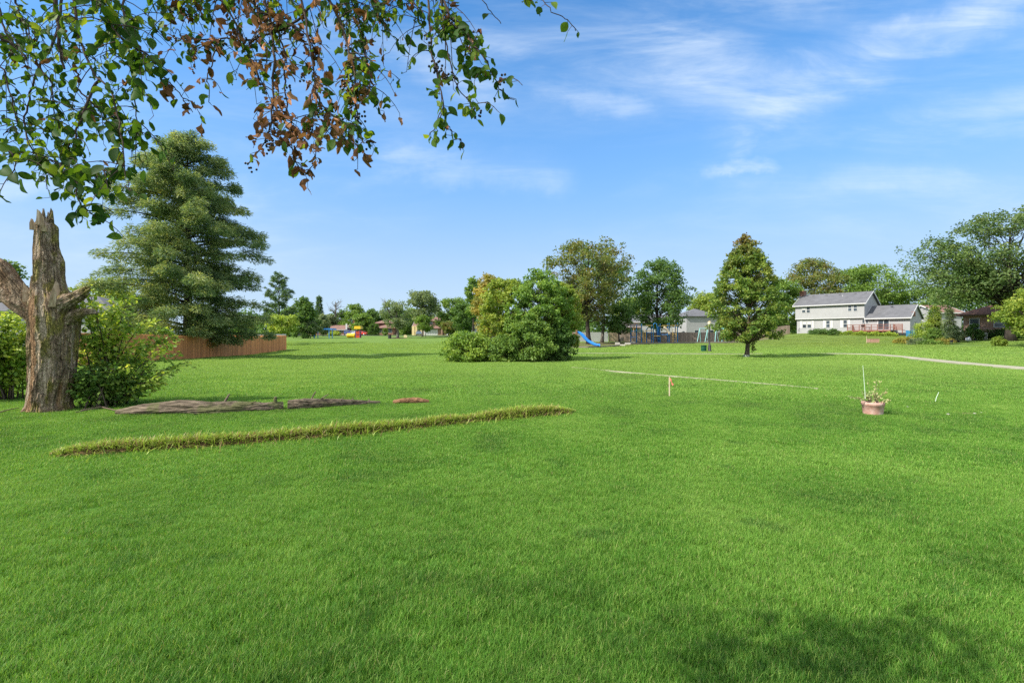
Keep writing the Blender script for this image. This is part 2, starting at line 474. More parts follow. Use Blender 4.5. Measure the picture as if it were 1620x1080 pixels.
# blades: a few patches of turf, instanced over the lawn by the object's own geometry nodes
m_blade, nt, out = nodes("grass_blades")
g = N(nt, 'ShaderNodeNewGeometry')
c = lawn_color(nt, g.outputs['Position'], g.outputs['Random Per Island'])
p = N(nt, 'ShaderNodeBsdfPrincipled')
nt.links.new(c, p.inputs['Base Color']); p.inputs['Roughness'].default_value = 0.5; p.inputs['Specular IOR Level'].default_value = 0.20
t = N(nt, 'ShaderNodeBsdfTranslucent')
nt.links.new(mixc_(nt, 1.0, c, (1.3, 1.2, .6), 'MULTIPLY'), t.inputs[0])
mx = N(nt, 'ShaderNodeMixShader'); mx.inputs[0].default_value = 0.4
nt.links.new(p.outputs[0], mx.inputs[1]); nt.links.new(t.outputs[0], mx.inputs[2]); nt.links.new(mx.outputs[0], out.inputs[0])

def blades(rng, base, length, width, lean, az=None, droop=0.5):
    """N grass blades: 7 vertices each (two quads and a tip)"""
    n = len(base)
    az = rng.uniform(0, 2 * math.pi, n) if az is None else az
    d = np.stack([np.cos(az), np.sin(az), np.zeros(n)], 1)
    sd_ = np.stack([-np.sin(az + rng.normal(0, .6, n)), np.cos(az), np.zeros(n)], 1); sd_ = nrm(sd_)
    V = []
    for tt, wv in ((0, .8), (.4, 1.0), (.75, .7), (1.0, 0)):
        h = length * (tt - droop * lean * tt * tt * .6)
        off = length * lean * tt ** 1.7
        c = base + d * off[:, None]; c[:, 2] += h
        if wv: V += [c - sd_ * (width * wv / 2)[:, None], c + sd_ * (width * wv / 2)[:, None]]
        else: V.append(c)
    V = np.stack(V, 1)
    o = (np.arange(n) * 7)[:, None]
    return V.reshape(-1, 3), np.concatenate([o + np.array([[0, 1, 3, 2]]), o + np.array([[2, 3, 5, 4]])]), o + np.array([[4, 5, 6]])

def build_grass():
    rng = np.random.default_rng(11)
    mb = MB(); kid = []
    # lod: patch radius, blades, length, width
    LOD = [(0.30, 5600, (.020, .060), (.0015, .0030)), (0.55, 6800, (.022, .060), (.0026, .0048)), (1.25, 6500, (.03, .066), (.0062, .0115)), (2.6, 5000, (.04, .07), (.020, .034))]
    NV = 4
    for l, (r, n, (h0, h1), (w0, w1)) in enumerate(LOD):
        for v in range(NV):
            rr = r * np.sqrt(rng.random(n)); th = rng.uniform(0, 2 * math.pi, n)
            b = np.stack([rr * np.cos(th), rr * np.sin(th), np.full(n, -0.004)], 1)
            ln = rng.uniform(h0, h1, n) * (0.75 + 0.5 * (np.sin(b[:, 0] * 17 + v) * np.sin(b[:, 1] * 19 + v) * .5 + .5))
            V, q, t3 = blades(rng, b, ln, rng.uniform(w0, w1, n), rng.uniform(.1, .95, n))
            base = mb.n
            mb.V.append(V.astype(np.float32)); mb.F += [q + base, t3 + base]; mb.n += len(V)
            kid.append(np.full(len(V), l * NV + v))
    pts, rot, scl = [], [], []
    def zone(y0, y1, s, l, sc0=1.0, sc1=1.0):
        P = []
        for y in np.arange(y0, y1, s):
            hw = y * 1.2 + (4.5 if l < 2 else 6)
            for x in np.arange(-hw, hw, s): P.append((x, y))
        P = np.array(P) + rng.uniform(-.5, .5, (len(P), 2)) * s
        # keep the path and the bare patch clear
        x, y = P[:, 0], P[:, 1]
        keep = rng.random(len(P)) < np.clip((y1 - P[:, 1]) / (y1 - y0) * 2.2, .12, 1) if l == 3 else np.ones(len(P), bool)
        pp = np.interp(y, [p[1] for p in FOOT], [p[0] for p in FOOT])
        if l >= 1: keep &= ~((np.abs(x - pp) < (.34 if l == 1 else .45)) & (y > 15.4) & (y < 28))
        keep &= ~seg_near(P, WALK, 2.2 if l == 3 else 1.55)
        P = P[keep]
        pts.append(np.stack([P[:, 0], P[:, 1], gz(P[:, 0], P[:, 1])], 1))
        rot.append(np.stack([rng.normal(0, .008, len(P)), rng.normal(0, .008, len(P)), rng.uniform(0, 6.28, len(P))], 1))
        z = (P[:, 1] - y0) / (y1 - y0)
        h = rng.uniform(.92, 1.08, len(P)) * (sc0 + (sc1 - sc0) * z) * np.clip([1 + .20 * mnoise.fractal(Vector((q[0] * .75, q[1] * .75, 4.2)), 1, 2, 3) for q in P], .6, 1.5)
        scl.append(np.stack([np.ones(len(P)), np.ones(len(P)), h], 1))
        kid.append(np.full(len(P), -(l + 1)))
    zone(.3, 5.4, .33, 0)
    zone(5.2, 13, .55, 1)
    zone(12.6, 34, 1.25, 2)
    zone(33, 112, 2.9, 3, 1.0, .6)
    P = np.concatenate(pts)
    mb.V.append(P.astype(np.float32)); mb.n += len(P)
    o = mb.build("lawn_grass", m_blade)
    tag(o, "short mown green grass blades covering the lawn", "grass", kind='stuff')
    me = o.data
    kid = np.concatenate(kid).astype(np.int32)
    nb = len(me.vertices) - len(P)
    a = me.attributes.new("kid", 'INT', 'POINT'); a.data.foreach_set("value", kid)
    for nm, arr in (("rot", rot), ("scl", scl)):
        full = np.zeros((len(me.vertices), 3), np.float32); full[nb:] = np.concatenate(arr)
        a = me.attributes.new(nm, 'FLOAT_VECTOR', 'POINT'); a.data.foreach_set("vector", full.reshape(-1))
    ng = bpy.data.node_groups.new("turf_spread", 'GeometryNodeTree')
    ng.interface.new_socket("Geometry", in_out='INPUT', socket_type='NodeSocketGeometry')
    ng.interface.new_socket("Geometry", in_out='OUTPUT', socket_type='NodeSocketGeometry')
    gi = ng.nodes.new('NodeGroupInput'); go = ng.nodes.new('NodeGroupOutput')
    ka = ng.nodes.new('GeometryNodeInputNamedAttribute'); ka.data_type = 'INT'; ka.inputs['Name'].default_value = "kid"
    def vec(nm):
        n = ng.nodes.new('GeometryNodeInputNamedAttribute'); n.data_type = 'FLOAT_VECTOR'; n.inputs['Name'].default_value = nm
        return n.outputs['Attribute']
    def sel(kv):
        c = ng.nodes.new('FunctionNodeCompare'); c.data_type = 'INT'; c.operation = 'EQUAL'
        ng.links.new(ka.outputs['Attribute'], c.inputs[2]); c.inputs[3].default_value = kv
        s = ng.nodes.new('GeometryNodeSeparateGeometry'); s.domain = 'POINT'
        ng.links.new(gi.outputs[0], s.inputs['Geometry']); ng.links.new(c.outputs[0], s.inputs['Selection'])
        return s.outputs['Selection']
    e2r = ng.nodes.new('FunctionNodeEulerToRotation'); ng.links.new(vec("rot"), e2r.inputs[0])
    sv_ = vec("scl")
    jo = ng.nodes.new('GeometryNodeJoinGeometry')
    for l in range(len(LOD)):
        j = ng.nodes.new('GeometryNodeJoinGeometry')
        for v in range(NV):
            gti = ng.nodes.new('GeometryNodeGeometryToInstance')
            ng.links.new(sel(l * NV + v), gti.inputs[0]); ng.links.new(gti.outputs[0], j.inputs[0])
        iop = ng.nodes.new('GeometryNodeInstanceOnPoints')
        ng.links.new(sel(-(l + 1)), iop.inputs['Points']); ng.links.new(j.outputs[0], iop.inputs['Instance'])
        iop.inputs['Pick Instance'].default_value = True
        ri = ng.nodes.new('FunctionNodeRandomValue'); ri.data_type = 'INT'
        ri.inputs[4].default_value = 0; ri.inputs[5].default_value = NV - 1
        ng.links.new(ri.outputs[2], iop.inputs['Instance Index'])
        ng.links.new(e2r.outputs[0], iop.inputs['Rotation']); ng.links.new(sv_, iop.inputs['Scale'])
        ng.links.new(iop.outputs[0], jo.inputs[0])
    ng.links.new(jo.outputs[0], go.inputs[0])
    md = o.modifiers.new("turf_spread", 'NODES'); md.node_group = ng

def seg_near(P, line, d):
    r = np.zeros(len(P), bool)
    for (a, b) in zip(line[:-1], line[1:]):
        a = np.array(a); b = np.array(b); ab = b - a
        t = np.clip(((P - a) @ ab) / (ab @ ab), 0, 1)
        r |= np.linalg.norm(P - (a + t[:, None] * ab), axis=1) < d
    return r
def gp(px, py, it=30):
    """ground point met by the sight line through a pixel"""
    y = 1.6 * FPX / max(py - HOR, 1)
    for _ in range(it):
        x = (px - 810) / FPX * y
        y = 0.5 * y + 0.5 * (EYE - G(x, y)) * FPX / max(py - HOR, .5)
    return ((px - 810) / FPX * y, y)

# concrete walk at the right and the narrow strip of old footpath across the lawn
WALK = [gp(1700, 590), gp(1620, 583), gp(1550, 577.5), gp(1480, 570.5), gp(1420, 564), gp(1375, 560.3)]
WALK += [(WALK[-1][0] - 4, WALK[-1][1] + 2.2), (WALK[-1][0] - 10, WALK[-1][1] + 4.2), (WALK[-1][0] - 18, WALK[-1][1] + 5.6), (WALK[-1][0] - 30, WALK[-1][1] + 6.2)]
FOOT = [gp(1300, 617), gp(1240, 611), gp(1180, 606), gp(1060, 596), gp(960, 587), gp(900, 581.5)]
m_conc, nt, out = nodes("weathered_concrete")
v = N(nt, 'ShaderNodeNewGeometry').outputs['Position']
n1 = noise_tex(nt, v, 1.3, 6, .6); n2 = noise_tex(nt, v, 30, 4, .6)
col = ramp(nt, n1, [(0.3, (.24, .225, .15)), (0.55, (.35, .33, .24)), (0.75, (.43, .41, .31))])
princ(nt, out, mixc_(nt, mrange(nt, n2, .55, .3, 0, .4), col, (.25, .25, .18)), .9, .2, n2, .4, .01)
def ribbon(name, line, widths, mat, lift, thick, sub=10):
    L = np.array(line); t = np.arange(len(L))
    tt = np.linspace(0, len(L) - 1, (len(L) - 1) * sub + 1)
    # smooth the control polygon
    x = np.interp(tt, t, L[:, 0]); y = np.interp(tt, t, L[:, 1])
    k_ = np.ones(7) / 7
    xs = np.convolve(np.pad(x, 3, 'edge'), k_, 'valid'); ys = np.convolve(np.pad(y, 3, 'edge'), k_, 'valid')
    d = nrm(np.stack([np.gradient(xs), np.gradient(ys)], 1)); nn = np.stack([-d[:, 1], d[:, 0]], 1)
    w = np.interp(tt, np.linspace(0, len(L) - 1, len(widths)), widths)
    a = np.stack([xs, ys], 1) + nn * (w / 2)[:, None]; b = np.stack([xs, ys], 1) - nn * (w / 2)[:, None]
    za = gz(a[:, 0], a[:, 1]) + lift; zb = gz(b[:, 0], b[:, 1]) + lift
    m = len(a)
    V = np.concatenate([np.column_stack([a, za]), np.column_stack([b, zb]), np.column_stack([a, za - thick]), np.column_stack([b, zb - thick])])
    i = np.arange(m - 1)
    F = np.concatenate([np.stack([i, i + 1, m + i + 1, m + i], 1), np.stack([i, 2 * m + i, 2 * m + i + 1, i + 1], 1), np.stack([m + i, m + i + 1, 3 * m + i + 1, 3 * m + i], 1)])
    return tag(MB().add(V, F).build(name, mat), kind='structure')
ribbon("concrete_walk", WALK, [1.3, 1.25, 1.2, 1.1, 1.0, .8, .45, .3, .25, .2], m_conc, .05, .2)
ribbon("lawn_edging_strip", FOOT, [.02, .04, .055, .055, .04, .02], m_conc, .05, .2)
build_grass()

# ------------------------------------------------------------------ the ragged strip of long grass
def build_strip():
    rng = np.random.default_rng(5)
    ctrl = [gp(84, 722), gp(200, 714), gp(330, 706), gp(470, 694), gp(600, 683), gp(740, 668), gp(840, 658), gp(905, 653)]
    L = np.array(ctrl); seg = np.linalg.norm(np.diff(L, axis=0), axis=1); s = np.concatenate([[0], np.cumsum(seg)])
    tot = s[-1]
    def along(u): return np.stack([np.interp(u, s, L[:, 0]), np.interp(u, s, L[:, 1])], 1)
    d = nrm(L[-1] - L[0]); nv = np.array([-d[1], d[0]])
    m_soil = plain("dry_thatch", (.11, .075, .035), .95, .35, 14, .05, .6)
    # a low bank of thatch
    u = np.linspace(0, tot, 160); cpt = along(u)
    mb = MB(); prof = [(-.20, -.02), (-.13, .055), (-.04, .10), (.10, .10), (.3, -.02)]
    rows = []
    for (o, h) in prof:
        q = cpt + nv * (o + rng.normal(0, .015, (160, 1)))
        e = np.minimum(1, np.minimum(u, tot - u) / .25)
        rows.append(np.column_stack([q, gz(q[:, 0], q[:, 1]) + h * e + rng.normal(0, .010, 160) * (h > 0)]))
    V = np.stack(rows); i = np.arange(4)[:, None] * 160; k = np.arange(159)[None]
    mb.add(V.reshape(-1, 3), np.stack([i + k, i + k + 1, i + 160 + k + 1, i + 160 + k], -1).reshape(-1, 4))
    tag(mb.build("thatch_bank", m_soil, smooth=True), kind='structure')
    m_long, nt, out = nodes("long_grass_blades")
    g = N(nt, 'ShaderNodeNewGeometry')
    f = mth(nt, 'ADD', mth(nt, 'MULTIPLY', g.outputs['Random Per Island'], .75), mth(nt, 'MULTIPLY', noise_tex(nt, g.outputs['Position'], 1.6, 3), .25))
    col = ramp(nt, f, [(0.05, (.24, .12, .05)), (0.20, (.40, .29, .13)), (0.30, (.36, .36, .08)), (0.5, (.25, .38, .04)), (0.75, (.44, .55, .07)), (.95, (.14, .29, .03))])
    p = N(nt, 'ShaderNodeBsdfPrincipled'); nt.links.new(col, p.inputs['Base Color']); p.inputs['Roughness'].default_value = .5
    t = N(nt, 'ShaderNodeBsdfTranslucent'); nt.links.new(col, t.inputs[0])
    mx = N(nt, 'ShaderNodeMixShader'); mx.inputs[0].default_value = .35
    nt.links.new(p.outputs[0], mx.inputs[1]); nt.links.new(t.outputs[0], mx.inputs[2]); nt.links.new(mx.outputs[0], out.inputs[0])
    n = 16000
    u = rng.uniform(0, tot, n); clump = np.round(u / .11) * .11 + rng.normal(0, .03, n); u = np.clip(np.where(rng.random(n) < .7, clump, u), 0, tot)
    o = np.where(rng.random(n) < .16, rng.normal(.05, .24, n), rng.normal(.03, .085, n))
    q = along(u) + nv * o[:, None]
    base = np.column_stack([q, gz(q[:, 0], q[:, 1]) + np.where(np.abs(o - .03) < .16, .045, 0)])
    ln = rng.uniform(.08, .25, n) * (.62 + .6 * np.array([.5 + .5 * mnoise.noise(Vector((q * 2.3, 1.5, 0))) for q in u])) * np.clip(np.minimum(u + .12, tot + .12 - u) / .55, .3, 1)
    az = np.where(rng.random(n) < .55, math.atan2(-nv[1], -nv[0]) + rng.normal(0, .8, n), rng.uniform(0, 6.28, n))
    V, qd, t3 = blades(rng, base, ln, rng.uniform(.008, .017, n), rng.uniform(.3, 1.3, n), az, .75)
    mb = MB(); mb.V.append(V.astype(np.float32)); mb.F += [qd, t3]; mb.n = len(V)
    tag(mb.build("long_grass", m_long), "ragged strip of long yellowing grass across the lawn in front of the fallen logs", "grass", kind='stuff')
build_strip()

# ------------------------------------------------------------------ dead trunk
def fbm(p, sc, oct=4):
    return mnoise.fractal(Vector((p[0] * sc[0], p[1] * sc[1], p[2] * sc[2])), 1.0, 2.1, oct)
m_dead, nt, out = nodes("dead_bark")
v = objco(nt)
s = N(nt, 'ShaderNodeSeparateXYZ'); nt.links.new(v, s.inputs[0])
fur = noise_tex(nt, mapping(nt, v, (1, 1, .30)), 11, 9, .68, .5)
def cracks(nt, v, scale, zs, w):
    wv = N(nt, 'ShaderNodeVectorMath', operation='ADD')
    nz = N(nt, 'ShaderNodeTexNoise'); nz.inputs['Scale'].default_value = scale * .9; nz.inputs['Detail'].default_value = 3
    nt.links.new(v, nz.inputs['Vector'])
    sc_v = N(nt, 'ShaderNodeVectorMath', operation='SCALE'); sc_v.inputs['Scale'].default_value = .16
    nt.links.new(nz.outputs['Color'], sc_v.inputs[0]); nt.links.new(mapping(nt, v, (1, 1, zs)), wv.inputs[0]); nt.links.new(sc_v.outputs[0], wv.inputs[1])
    vo = N(nt, 'ShaderNodeTexVoronoi', feature='DISTANCE_TO_EDGE'); vo.inputs['Scale'].default_value = scale
    nt.links.new(wv.outputs[0], vo.inputs['Vector'])
    return mrange(nt, vo.outputs['Distance'], 0.0, w)
ck = mth(nt, 'MULTIPLY', cracks(nt, v, 7.5, .36, .13), mth(nt, 'ADD', mth(nt, 'MULTIPLY', cracks(nt, v, 19, .5, .16), .5), .5))
big = noise_tex(nt, mapping(nt, v, (1, 1, .35)), 2.2, 5, .55, .3)
col = ramp(nt, fur, [(0.32, (.035, .026, .018)), (0.42, (.21, .15, .095)), (0.53, (.38, .29, .195)), (.68, (.58, .47, .34))])
strip_ = mrange(nt, noise_tex(nt, mapping(nt, v, (1.6, 1.6, .22), (0, 0, 0), (3, 1, 0)), 2.3, 5, .6, .3), .54, .62)
wood = ramp(nt, noise_tex(nt, mapping(nt, v, (1, 1, .08)), 24, 6, .7), [(0.3, (.20, .125, .07)), (.5, (.46, .33, .21)), (.7, (.62, .50, .37))])
col = mixc_(nt, mth(nt, 'MULTIPLY', strip_, .85), col, wood)
rot_ = mth(nt, 'MULTIPLY', mrange(nt, s.outputs[0], -.02, -.24), mrange(nt, noise_tex(nt, mapping(nt, v, (1.5, 1.5, .25)), 3.2, 5), .42, .56))
col = mixc_(nt, mth(nt, 'MULTIPLY', rot_, .55), col, (.30, .175, .09))
def attr(nm):
    n = N(nt, 'ShaderNodeAttribute'); n.attribute_name = nm
    return n.outputs['Fac']
woodp = ramp(nt, noise_tex(nt, mapping(nt, v, (1, 1, .07)), 26, 6, .72), [(0.3, (.15, .105, .07)), (.5, (.44, .345, .24)), (.7, (.66, .55, .42))])
woodr = ramp(nt, noise_tex(nt, mapping(nt, v, (1, 1, .25)), 20, 6, .7), [(0.3, (.07, .04, .022)), (.5, (.25, .15, .08)), (.7, (.46, .31, .18))])
mossf = mth(nt, 'MULTIPLY', mrange(nt, noise_tex(nt, mapping(nt, v, (1.4, 1.4, .7), (0, 0, 0), (0, 5, 1)), 3.0, 7, .62), .46, .58), mrange(nt, s.outputs[0], -.35, .05))
moss = ramp(nt, noise_tex(nt, v, 22, 4), [(.35, (.17, .155, .035)), (.65, (.38, .335, .075))])
col = mixc_(nt, mth(nt, 'MULTIPLY', mossf, .85), col, moss)
col = mixc_(nt, mth(nt, 'MULTIPLY', mth(nt, 'SUBTRACT', 1.0, ck), .55), col, (.045, .032, .022))
col = mixc_(nt, attr('bare_wood'), col, woodp)
col = mixc_(nt, attr('rotten_wood'), col, woodr)
princ(nt, out, col, .92, .12, mth(nt, 'ADD', mth(nt, 'MULTIPLY', fur, .8), ck), .9, .04)

def bark_tube(mb, rows, nang, fur_amp, seed, lob=0.12, jag=0.0, zsc=.35, fsc=5.0, bare=None):
    """rows: (centre xyz, right-vector half widths rx, ry). Furrowed, lobed closed tube; jag breaks the last ring into splinters"""
    m = len(rows); V = np.zeros((m, nang, 3))
    for r_, (c, rx, ry) in enumerate(rows):
        for a in range(nang):
            th = a * 2 * math.pi / nang
            ca, sa = math.cos(th), math.sin(th)
            px_, py_, pz_ = ca, sa, c[2]
            l = mnoise.fractal(Vector((ca * 1.3 + seed, sa * 1.3, pz_ * .5)), 1, 2, 3) * lob
            f1 = mnoise.noise(Vector((ca * fsc + seed, sa * fsc, pz_ * zsc * 4 + 3)))
            f2 = mnoise.noise(Vector((ca * fsc * 2.7, sa * fsc * 2.7 + seed, pz_ * zsc * 9)))
            k = 1 + l
            fr = -abs(f1) * fur_amp * 1.6 - abs(f2) * fur_amp * .8 + fur_amp
            if bare:
                bv = bare(th, pz_); bareness.append(bv); fr -= .05 * min(1, max(bv)); fr *= 1 - .55 * min(1, max(bv))
            V[r_, a] = (c[0] + ca * (rx * k + fr), c[1] + sa * (ry * k + fr), c[2])
    if jag:
        for a in range(nang):
            th = a * 2 * math.pi / nang
            j = mnoise.fractal(Vector((math.cos(th) * 2.2 + seed, math.sin(th) * 2.2, 7.7)), 1, 2, 4)
            for q, wq in ((1, 1.0), (2, .75), (3, .5), (4, .25)):
                V[m - q, a, 2] += j * jag * wq
    i = np.arange(m - 1)[:, None] * nang; k = np.arange(nang)[None]; k2 = (k + 1) % nang
    base = mb.n
    mb.add(V.reshape(-1, 3), np.stack([i + k, i + k2, i + nang + k2, i + nang + k], -1).reshape(-1, 4))
    top = V[-1].mean(0) - np.array((0, 0, .12 if jag else 0.02))
    mb.add([top], np.zeros((0, 3), np.int64))
    kk = np.arange(nang)
    mb.F.append(np.stack([base + (m - 1) * nang + kk, base + (m - 1) * nang + (kk + 1) % nang, np.full(nang, base + m * nang)], 1))
    return mb
SY = 10.4; SPX = SY / FPX
stump_root = thing("tree_stump", "tall broken dead tree trunk with flaking mossy bark standing beside the bushes", "tree stump", at(80, SY))
def sx(px): return (px - 80) * SPX
def sz(py): return (HOR - py) * SPX + EYE - stump_root.location.z
prof = [(656, 32, 124), (650, 34, 120), (640, 37, 116), (620, 39, 119), (600, 40, 124), (575, 41, 127), (560, 41, 128), (540, 41, 130), (520, 41, 132), (500, 41, 133), (485, 42, 128), (472, 44, 121), (462, 46, 113),
        (455, 48, 108), (448, 50, 106), (436, 52, 104), (425, 52, 103), (413, 52, 103), (405, 52, 99), (399, 52, 96), (390, 53, 93), (375, 54, 92), (362, 55, 92), (357, 55, 91), (352, 57, 84), (346, 63, 83), (341, 66, 81)]
zz = np.array([sz(p[0]) for p in prof]); le = np.array([sx(p[1]) for p in prof]); ri_ = np.array([sx(p[2]) for p in prof])
zs = np.linspace(zz[0], zz[-1], 250)
rows = []
for z in zs:
    a = np.interp(z, zz, le); b = np.interp(z, zz, ri_)
    flare = 1 + .10 * math.exp(-max(z, 0) / .2)
    hw = (b - a) / 2 * .64; rows.append((((a + b) / 2, 0.0, z), hw * flare, hw * flare))
bareness = []
STRIPS = ((-108, 15, -.2, 2.6, 1), (-76, 11, 1.55, 3.15, 0), (-66, 13, .35, 1.25, 0), (-88, 9, .9, 1.8, 0), (2, 7, 1.0, 2.45, 0), (14, 6, 1.6, 2.6, 1), (-40, 22, 3.55, 4.6, 0), (-110, 30, 3.2, 4.6, 0), (-128, 14, .0, 1.2, 0), (-20, 8, .0, .7, 1))
def bare(th, z):
    d = math.degrees(th); d = d - 360 if d > 180 else d
    w = mnoise.noise(Vector((z * 1.6, 3.3, 0))) * 9 + mnoise.noise(Vector((z * 6, 9.1, d * .02))) * 5
    n = mnoise.fractal(Vector((math.cos(th) * 4, math.sin(th) * 4, z * 1.4)), 1, 2, 3)
    out_ = [0.0, 0.0]
    for (c_, hw, z0, z1, kind) in STRIPS:
        e = (hw - abs(d + w - c_)) / 5.0 + n * 1.1
        e = min(e, (z - z0) / .16 + n, (z1 - z) / .16 + n)
        out_[kind] = max(out_[kind], min(1, max(0, e)))
    return out_
mb = MB(); bark_tube(mb, rows, 240, .036, 3.1, .11, .27, .30, 6.5, bare)
st_o = mb.build("trunk", m_dead, stump_root, smooth=False)
bareness += [[0, 0]] * (len(st_o.data.vertices) - len(bareness))
for j_, nm in enumerate(("bare_wood", "rotten_wood")):
    at_ = st_o.data.attributes.new(nm, 'FLOAT', 'POINT'); at_.data.foreach_set("value", np.array([q[j_] for q in bareness], np.float32))
def limb(name, pts, radii, seed, jag, fur=.02):
    """a broken limb: a bark tube bent along a path"""
    pts = np.array(pts, float); t = np.linspace(0, 1, len(pts)); tt = np.linspace(0, 1, 40)
    P = np.stack([np.interp(tt, t, pts[:, q]) for q in range(3)], 1); Rr = np.interp(tt, t, radii) * .82
    k_ = np.ones(5) / 5
    P = np.stack([np.convolve(np.pad(P[:, q], 2, 'edge'), k_, 'valid') for q in range(3)], 1)
    n = 48; th = np.arange(n) * 2 * math.pi / n
    wob = np.ones((40, n))
    for r_ in range(40):
        for a in range(n):
            ca, sa = math.cos(th[a]), math.sin(th[a])
            l = mnoise.fractal(Vector((ca * 1.4 + seed, sa * 1.4, r_ * .05)), 1, 2, 3) * .22
            f = -abs(mnoise.noise(Vector((ca * 4 + seed, sa * 4, r_ * .09)))) * .34 + .12
            wob[r_, a] = 1 + l + f
    mb = MB().tube(P, Rr, n, True, wob)
    vv_ = mb.V[0].reshape(40, n, 3); d = nrm(P[-1] - P[-4])
    for a in range(n):
        j = mnoise.fractal(Vector((math.cos(th[a]) * 2.5 + seed, math.sin(th[a]) * 2.5, 1.7)), 1, 2, 4)
        for q, wq in ((1, 1.), (2, .8), (3, .6), (4, .4), (5, .2)): vv_[40 - q, a] += d * j * jag * wq
    mb.V[0] = vv_.reshape(-1, 3).astype(np.float32)
    return mb.build(name, m_dead, stump_root)
limb("broken_limb", [(sx(62), .02, sz(492)), (sx(44), -.05, sz(472)), (sx(24), -.1, sz(446)), (sx(8), -.12, sz(424)), (sx(-2), -.12, sz(414))], [.24, .22, .19, .185, .13], 2.0, .22)
limb("broken_limb", [(sx(60), .0, sz(505)), (sx(40), -.16, sz(484)), (sx(16), -.24, sz(462)), (sx(-12), -.28, sz(452)), (sx(-50), -.3, sz(448))], [.2, .16, .13, .12, .10], 5.0, .1)
limb("broken_limb", [(sx(98), -.1, sz(496)), (sx(112), -.16, sz(480)), (sx(130), -.2, sz(473)), (sx(146), -.22, sz(464)), (sx(152), -.22, sz(459))], [.20, .19, .15, .12, .06], 8.0, .16)
limb("broken_limb", [(sx(112), -.05, sz(506)), (sx(128), -.10, sz(497)), (sx(142), -.12, sz(494)), (sx(158), -.13, sz(493))], [.16, .13, .09, .06], 11.0, .06)
# broken shards of wood standing up round the shoulder and the top
rng = np.random.default_rng(12)
m_shard, nt, out = nodes("splintered_wood")
v = objco(nt)
cw = ramp(nt, noise_tex(nt, mapping(nt, v, (1, 1, .08)), 22, 6, .7), [(0.3, (.13, .085, .05)), (.5, (.38, .28, .18)), (.7, (.60, .49, .36))])
princ(nt, out, cw, .9, .1, noise_tex(nt, mapping(nt, v, (1, 1, .1)), 30, 4), .6, .02)
for (px, py, h, w, lean) in ((60, 470, .30, .07, -.08), (62, 456, .26, .06, -.02), (101, 470, .34, .08, .06), (106, 478, .28, .06, .10), 
                             (81, 360, .14, .05, .01), (66, 358, .12, .05, -.01), (73, 350, .22, .07, .0)):
    mb = MB()
    fy = -.20 if py < 460 else -.32
    if py > 600: fy = -.25
    b0 = np.array((sx(px), fy * rng.uniform(.6, 1.1), sz(py) - .12)); t0 = b0 + np.array((lean, rng.normal(0, .03), h + .12))
    u_ = np.array((.72, .69, 0)) * w; q_ = np.array((.69, -.72, 0)) * w * .5
    m_ = (b0 + t0) / 2 + rng.normal(0, .012, 3)
    k1 = rng.uniform(.2, .8)
    V_ = [b0 - u_ - q_, b0 + u_ - q_, b0 + u_ + q_, b0 - u_ + q_, m_ - u_ * .9 - q_ * .8, m_ + u_ * .75 - q_ * .8, m_ + u_ * .75 + q_ * .8, m_ - u_ * .9 + q_ * .8, t0 - u_ * k1, t0 + u_ * (1 - k1) * .3 - np.array((0, 0, .35 * h * rng.random()))]
    mb.add(V_, [(0, 1, 5, 4), (1, 2, 6, 5), (2, 3, 7, 6), (3, 0, 4, 7), (4, 5, 9, 8), (6, 7, 8, 9), (5, 6, 9), (7, 4, 8)])
    mb.build("splinter", m_shard, stump_root)
# litter of dead sticks and bark at its foot
def stick(name, p0, p1, r, mat, bend=.05):
    p0 = np.array(p0, float); p1 = np.array(p1, float)
    mid = (p0 + p1) / 2 + np.array((random.uniform(-bend, bend), random.uniform(-bend, bend), random.uniform(0, bend)))
    return MB().tube(curve(p0, mid, p1, 6), np.linspace(r, r * .5, 6), 6).build(name, mat)
m_stick = barkmat("dry_stick_bark", (.07, .05, .035), (.24, .18, .13), 20)
random.seed(4)
for i_, (a, b, r, lab) in enumerate((((150, 646, .05), (196, 655, .02), .016, "dead stick lying nearest the fallen log at the trunk's foot"), ((128, 652, .02), (172, 648, .06), .013, "thin dead stick crossing the others at the trunk's foot"),
                          ((120, 655, .02), (160, 650, .03), .010, "thinnest dead stick on the grass just right of the dead trunk"), ((0, 655, .02), (30, 650, .05), .014, "dead stick on bare soil left of the dead trunk"))):
    pa, pb = gp(a[0], a[1]), gp(b[0], b[1])
    o = stick("dead_stick", (pa[0], pa[1], a[2] + .02), (pb[0], pb[1], b[2] + .02), r, m_stick)
    tag(o, lab, "stick", "dead sticks at the foot of the trunk")

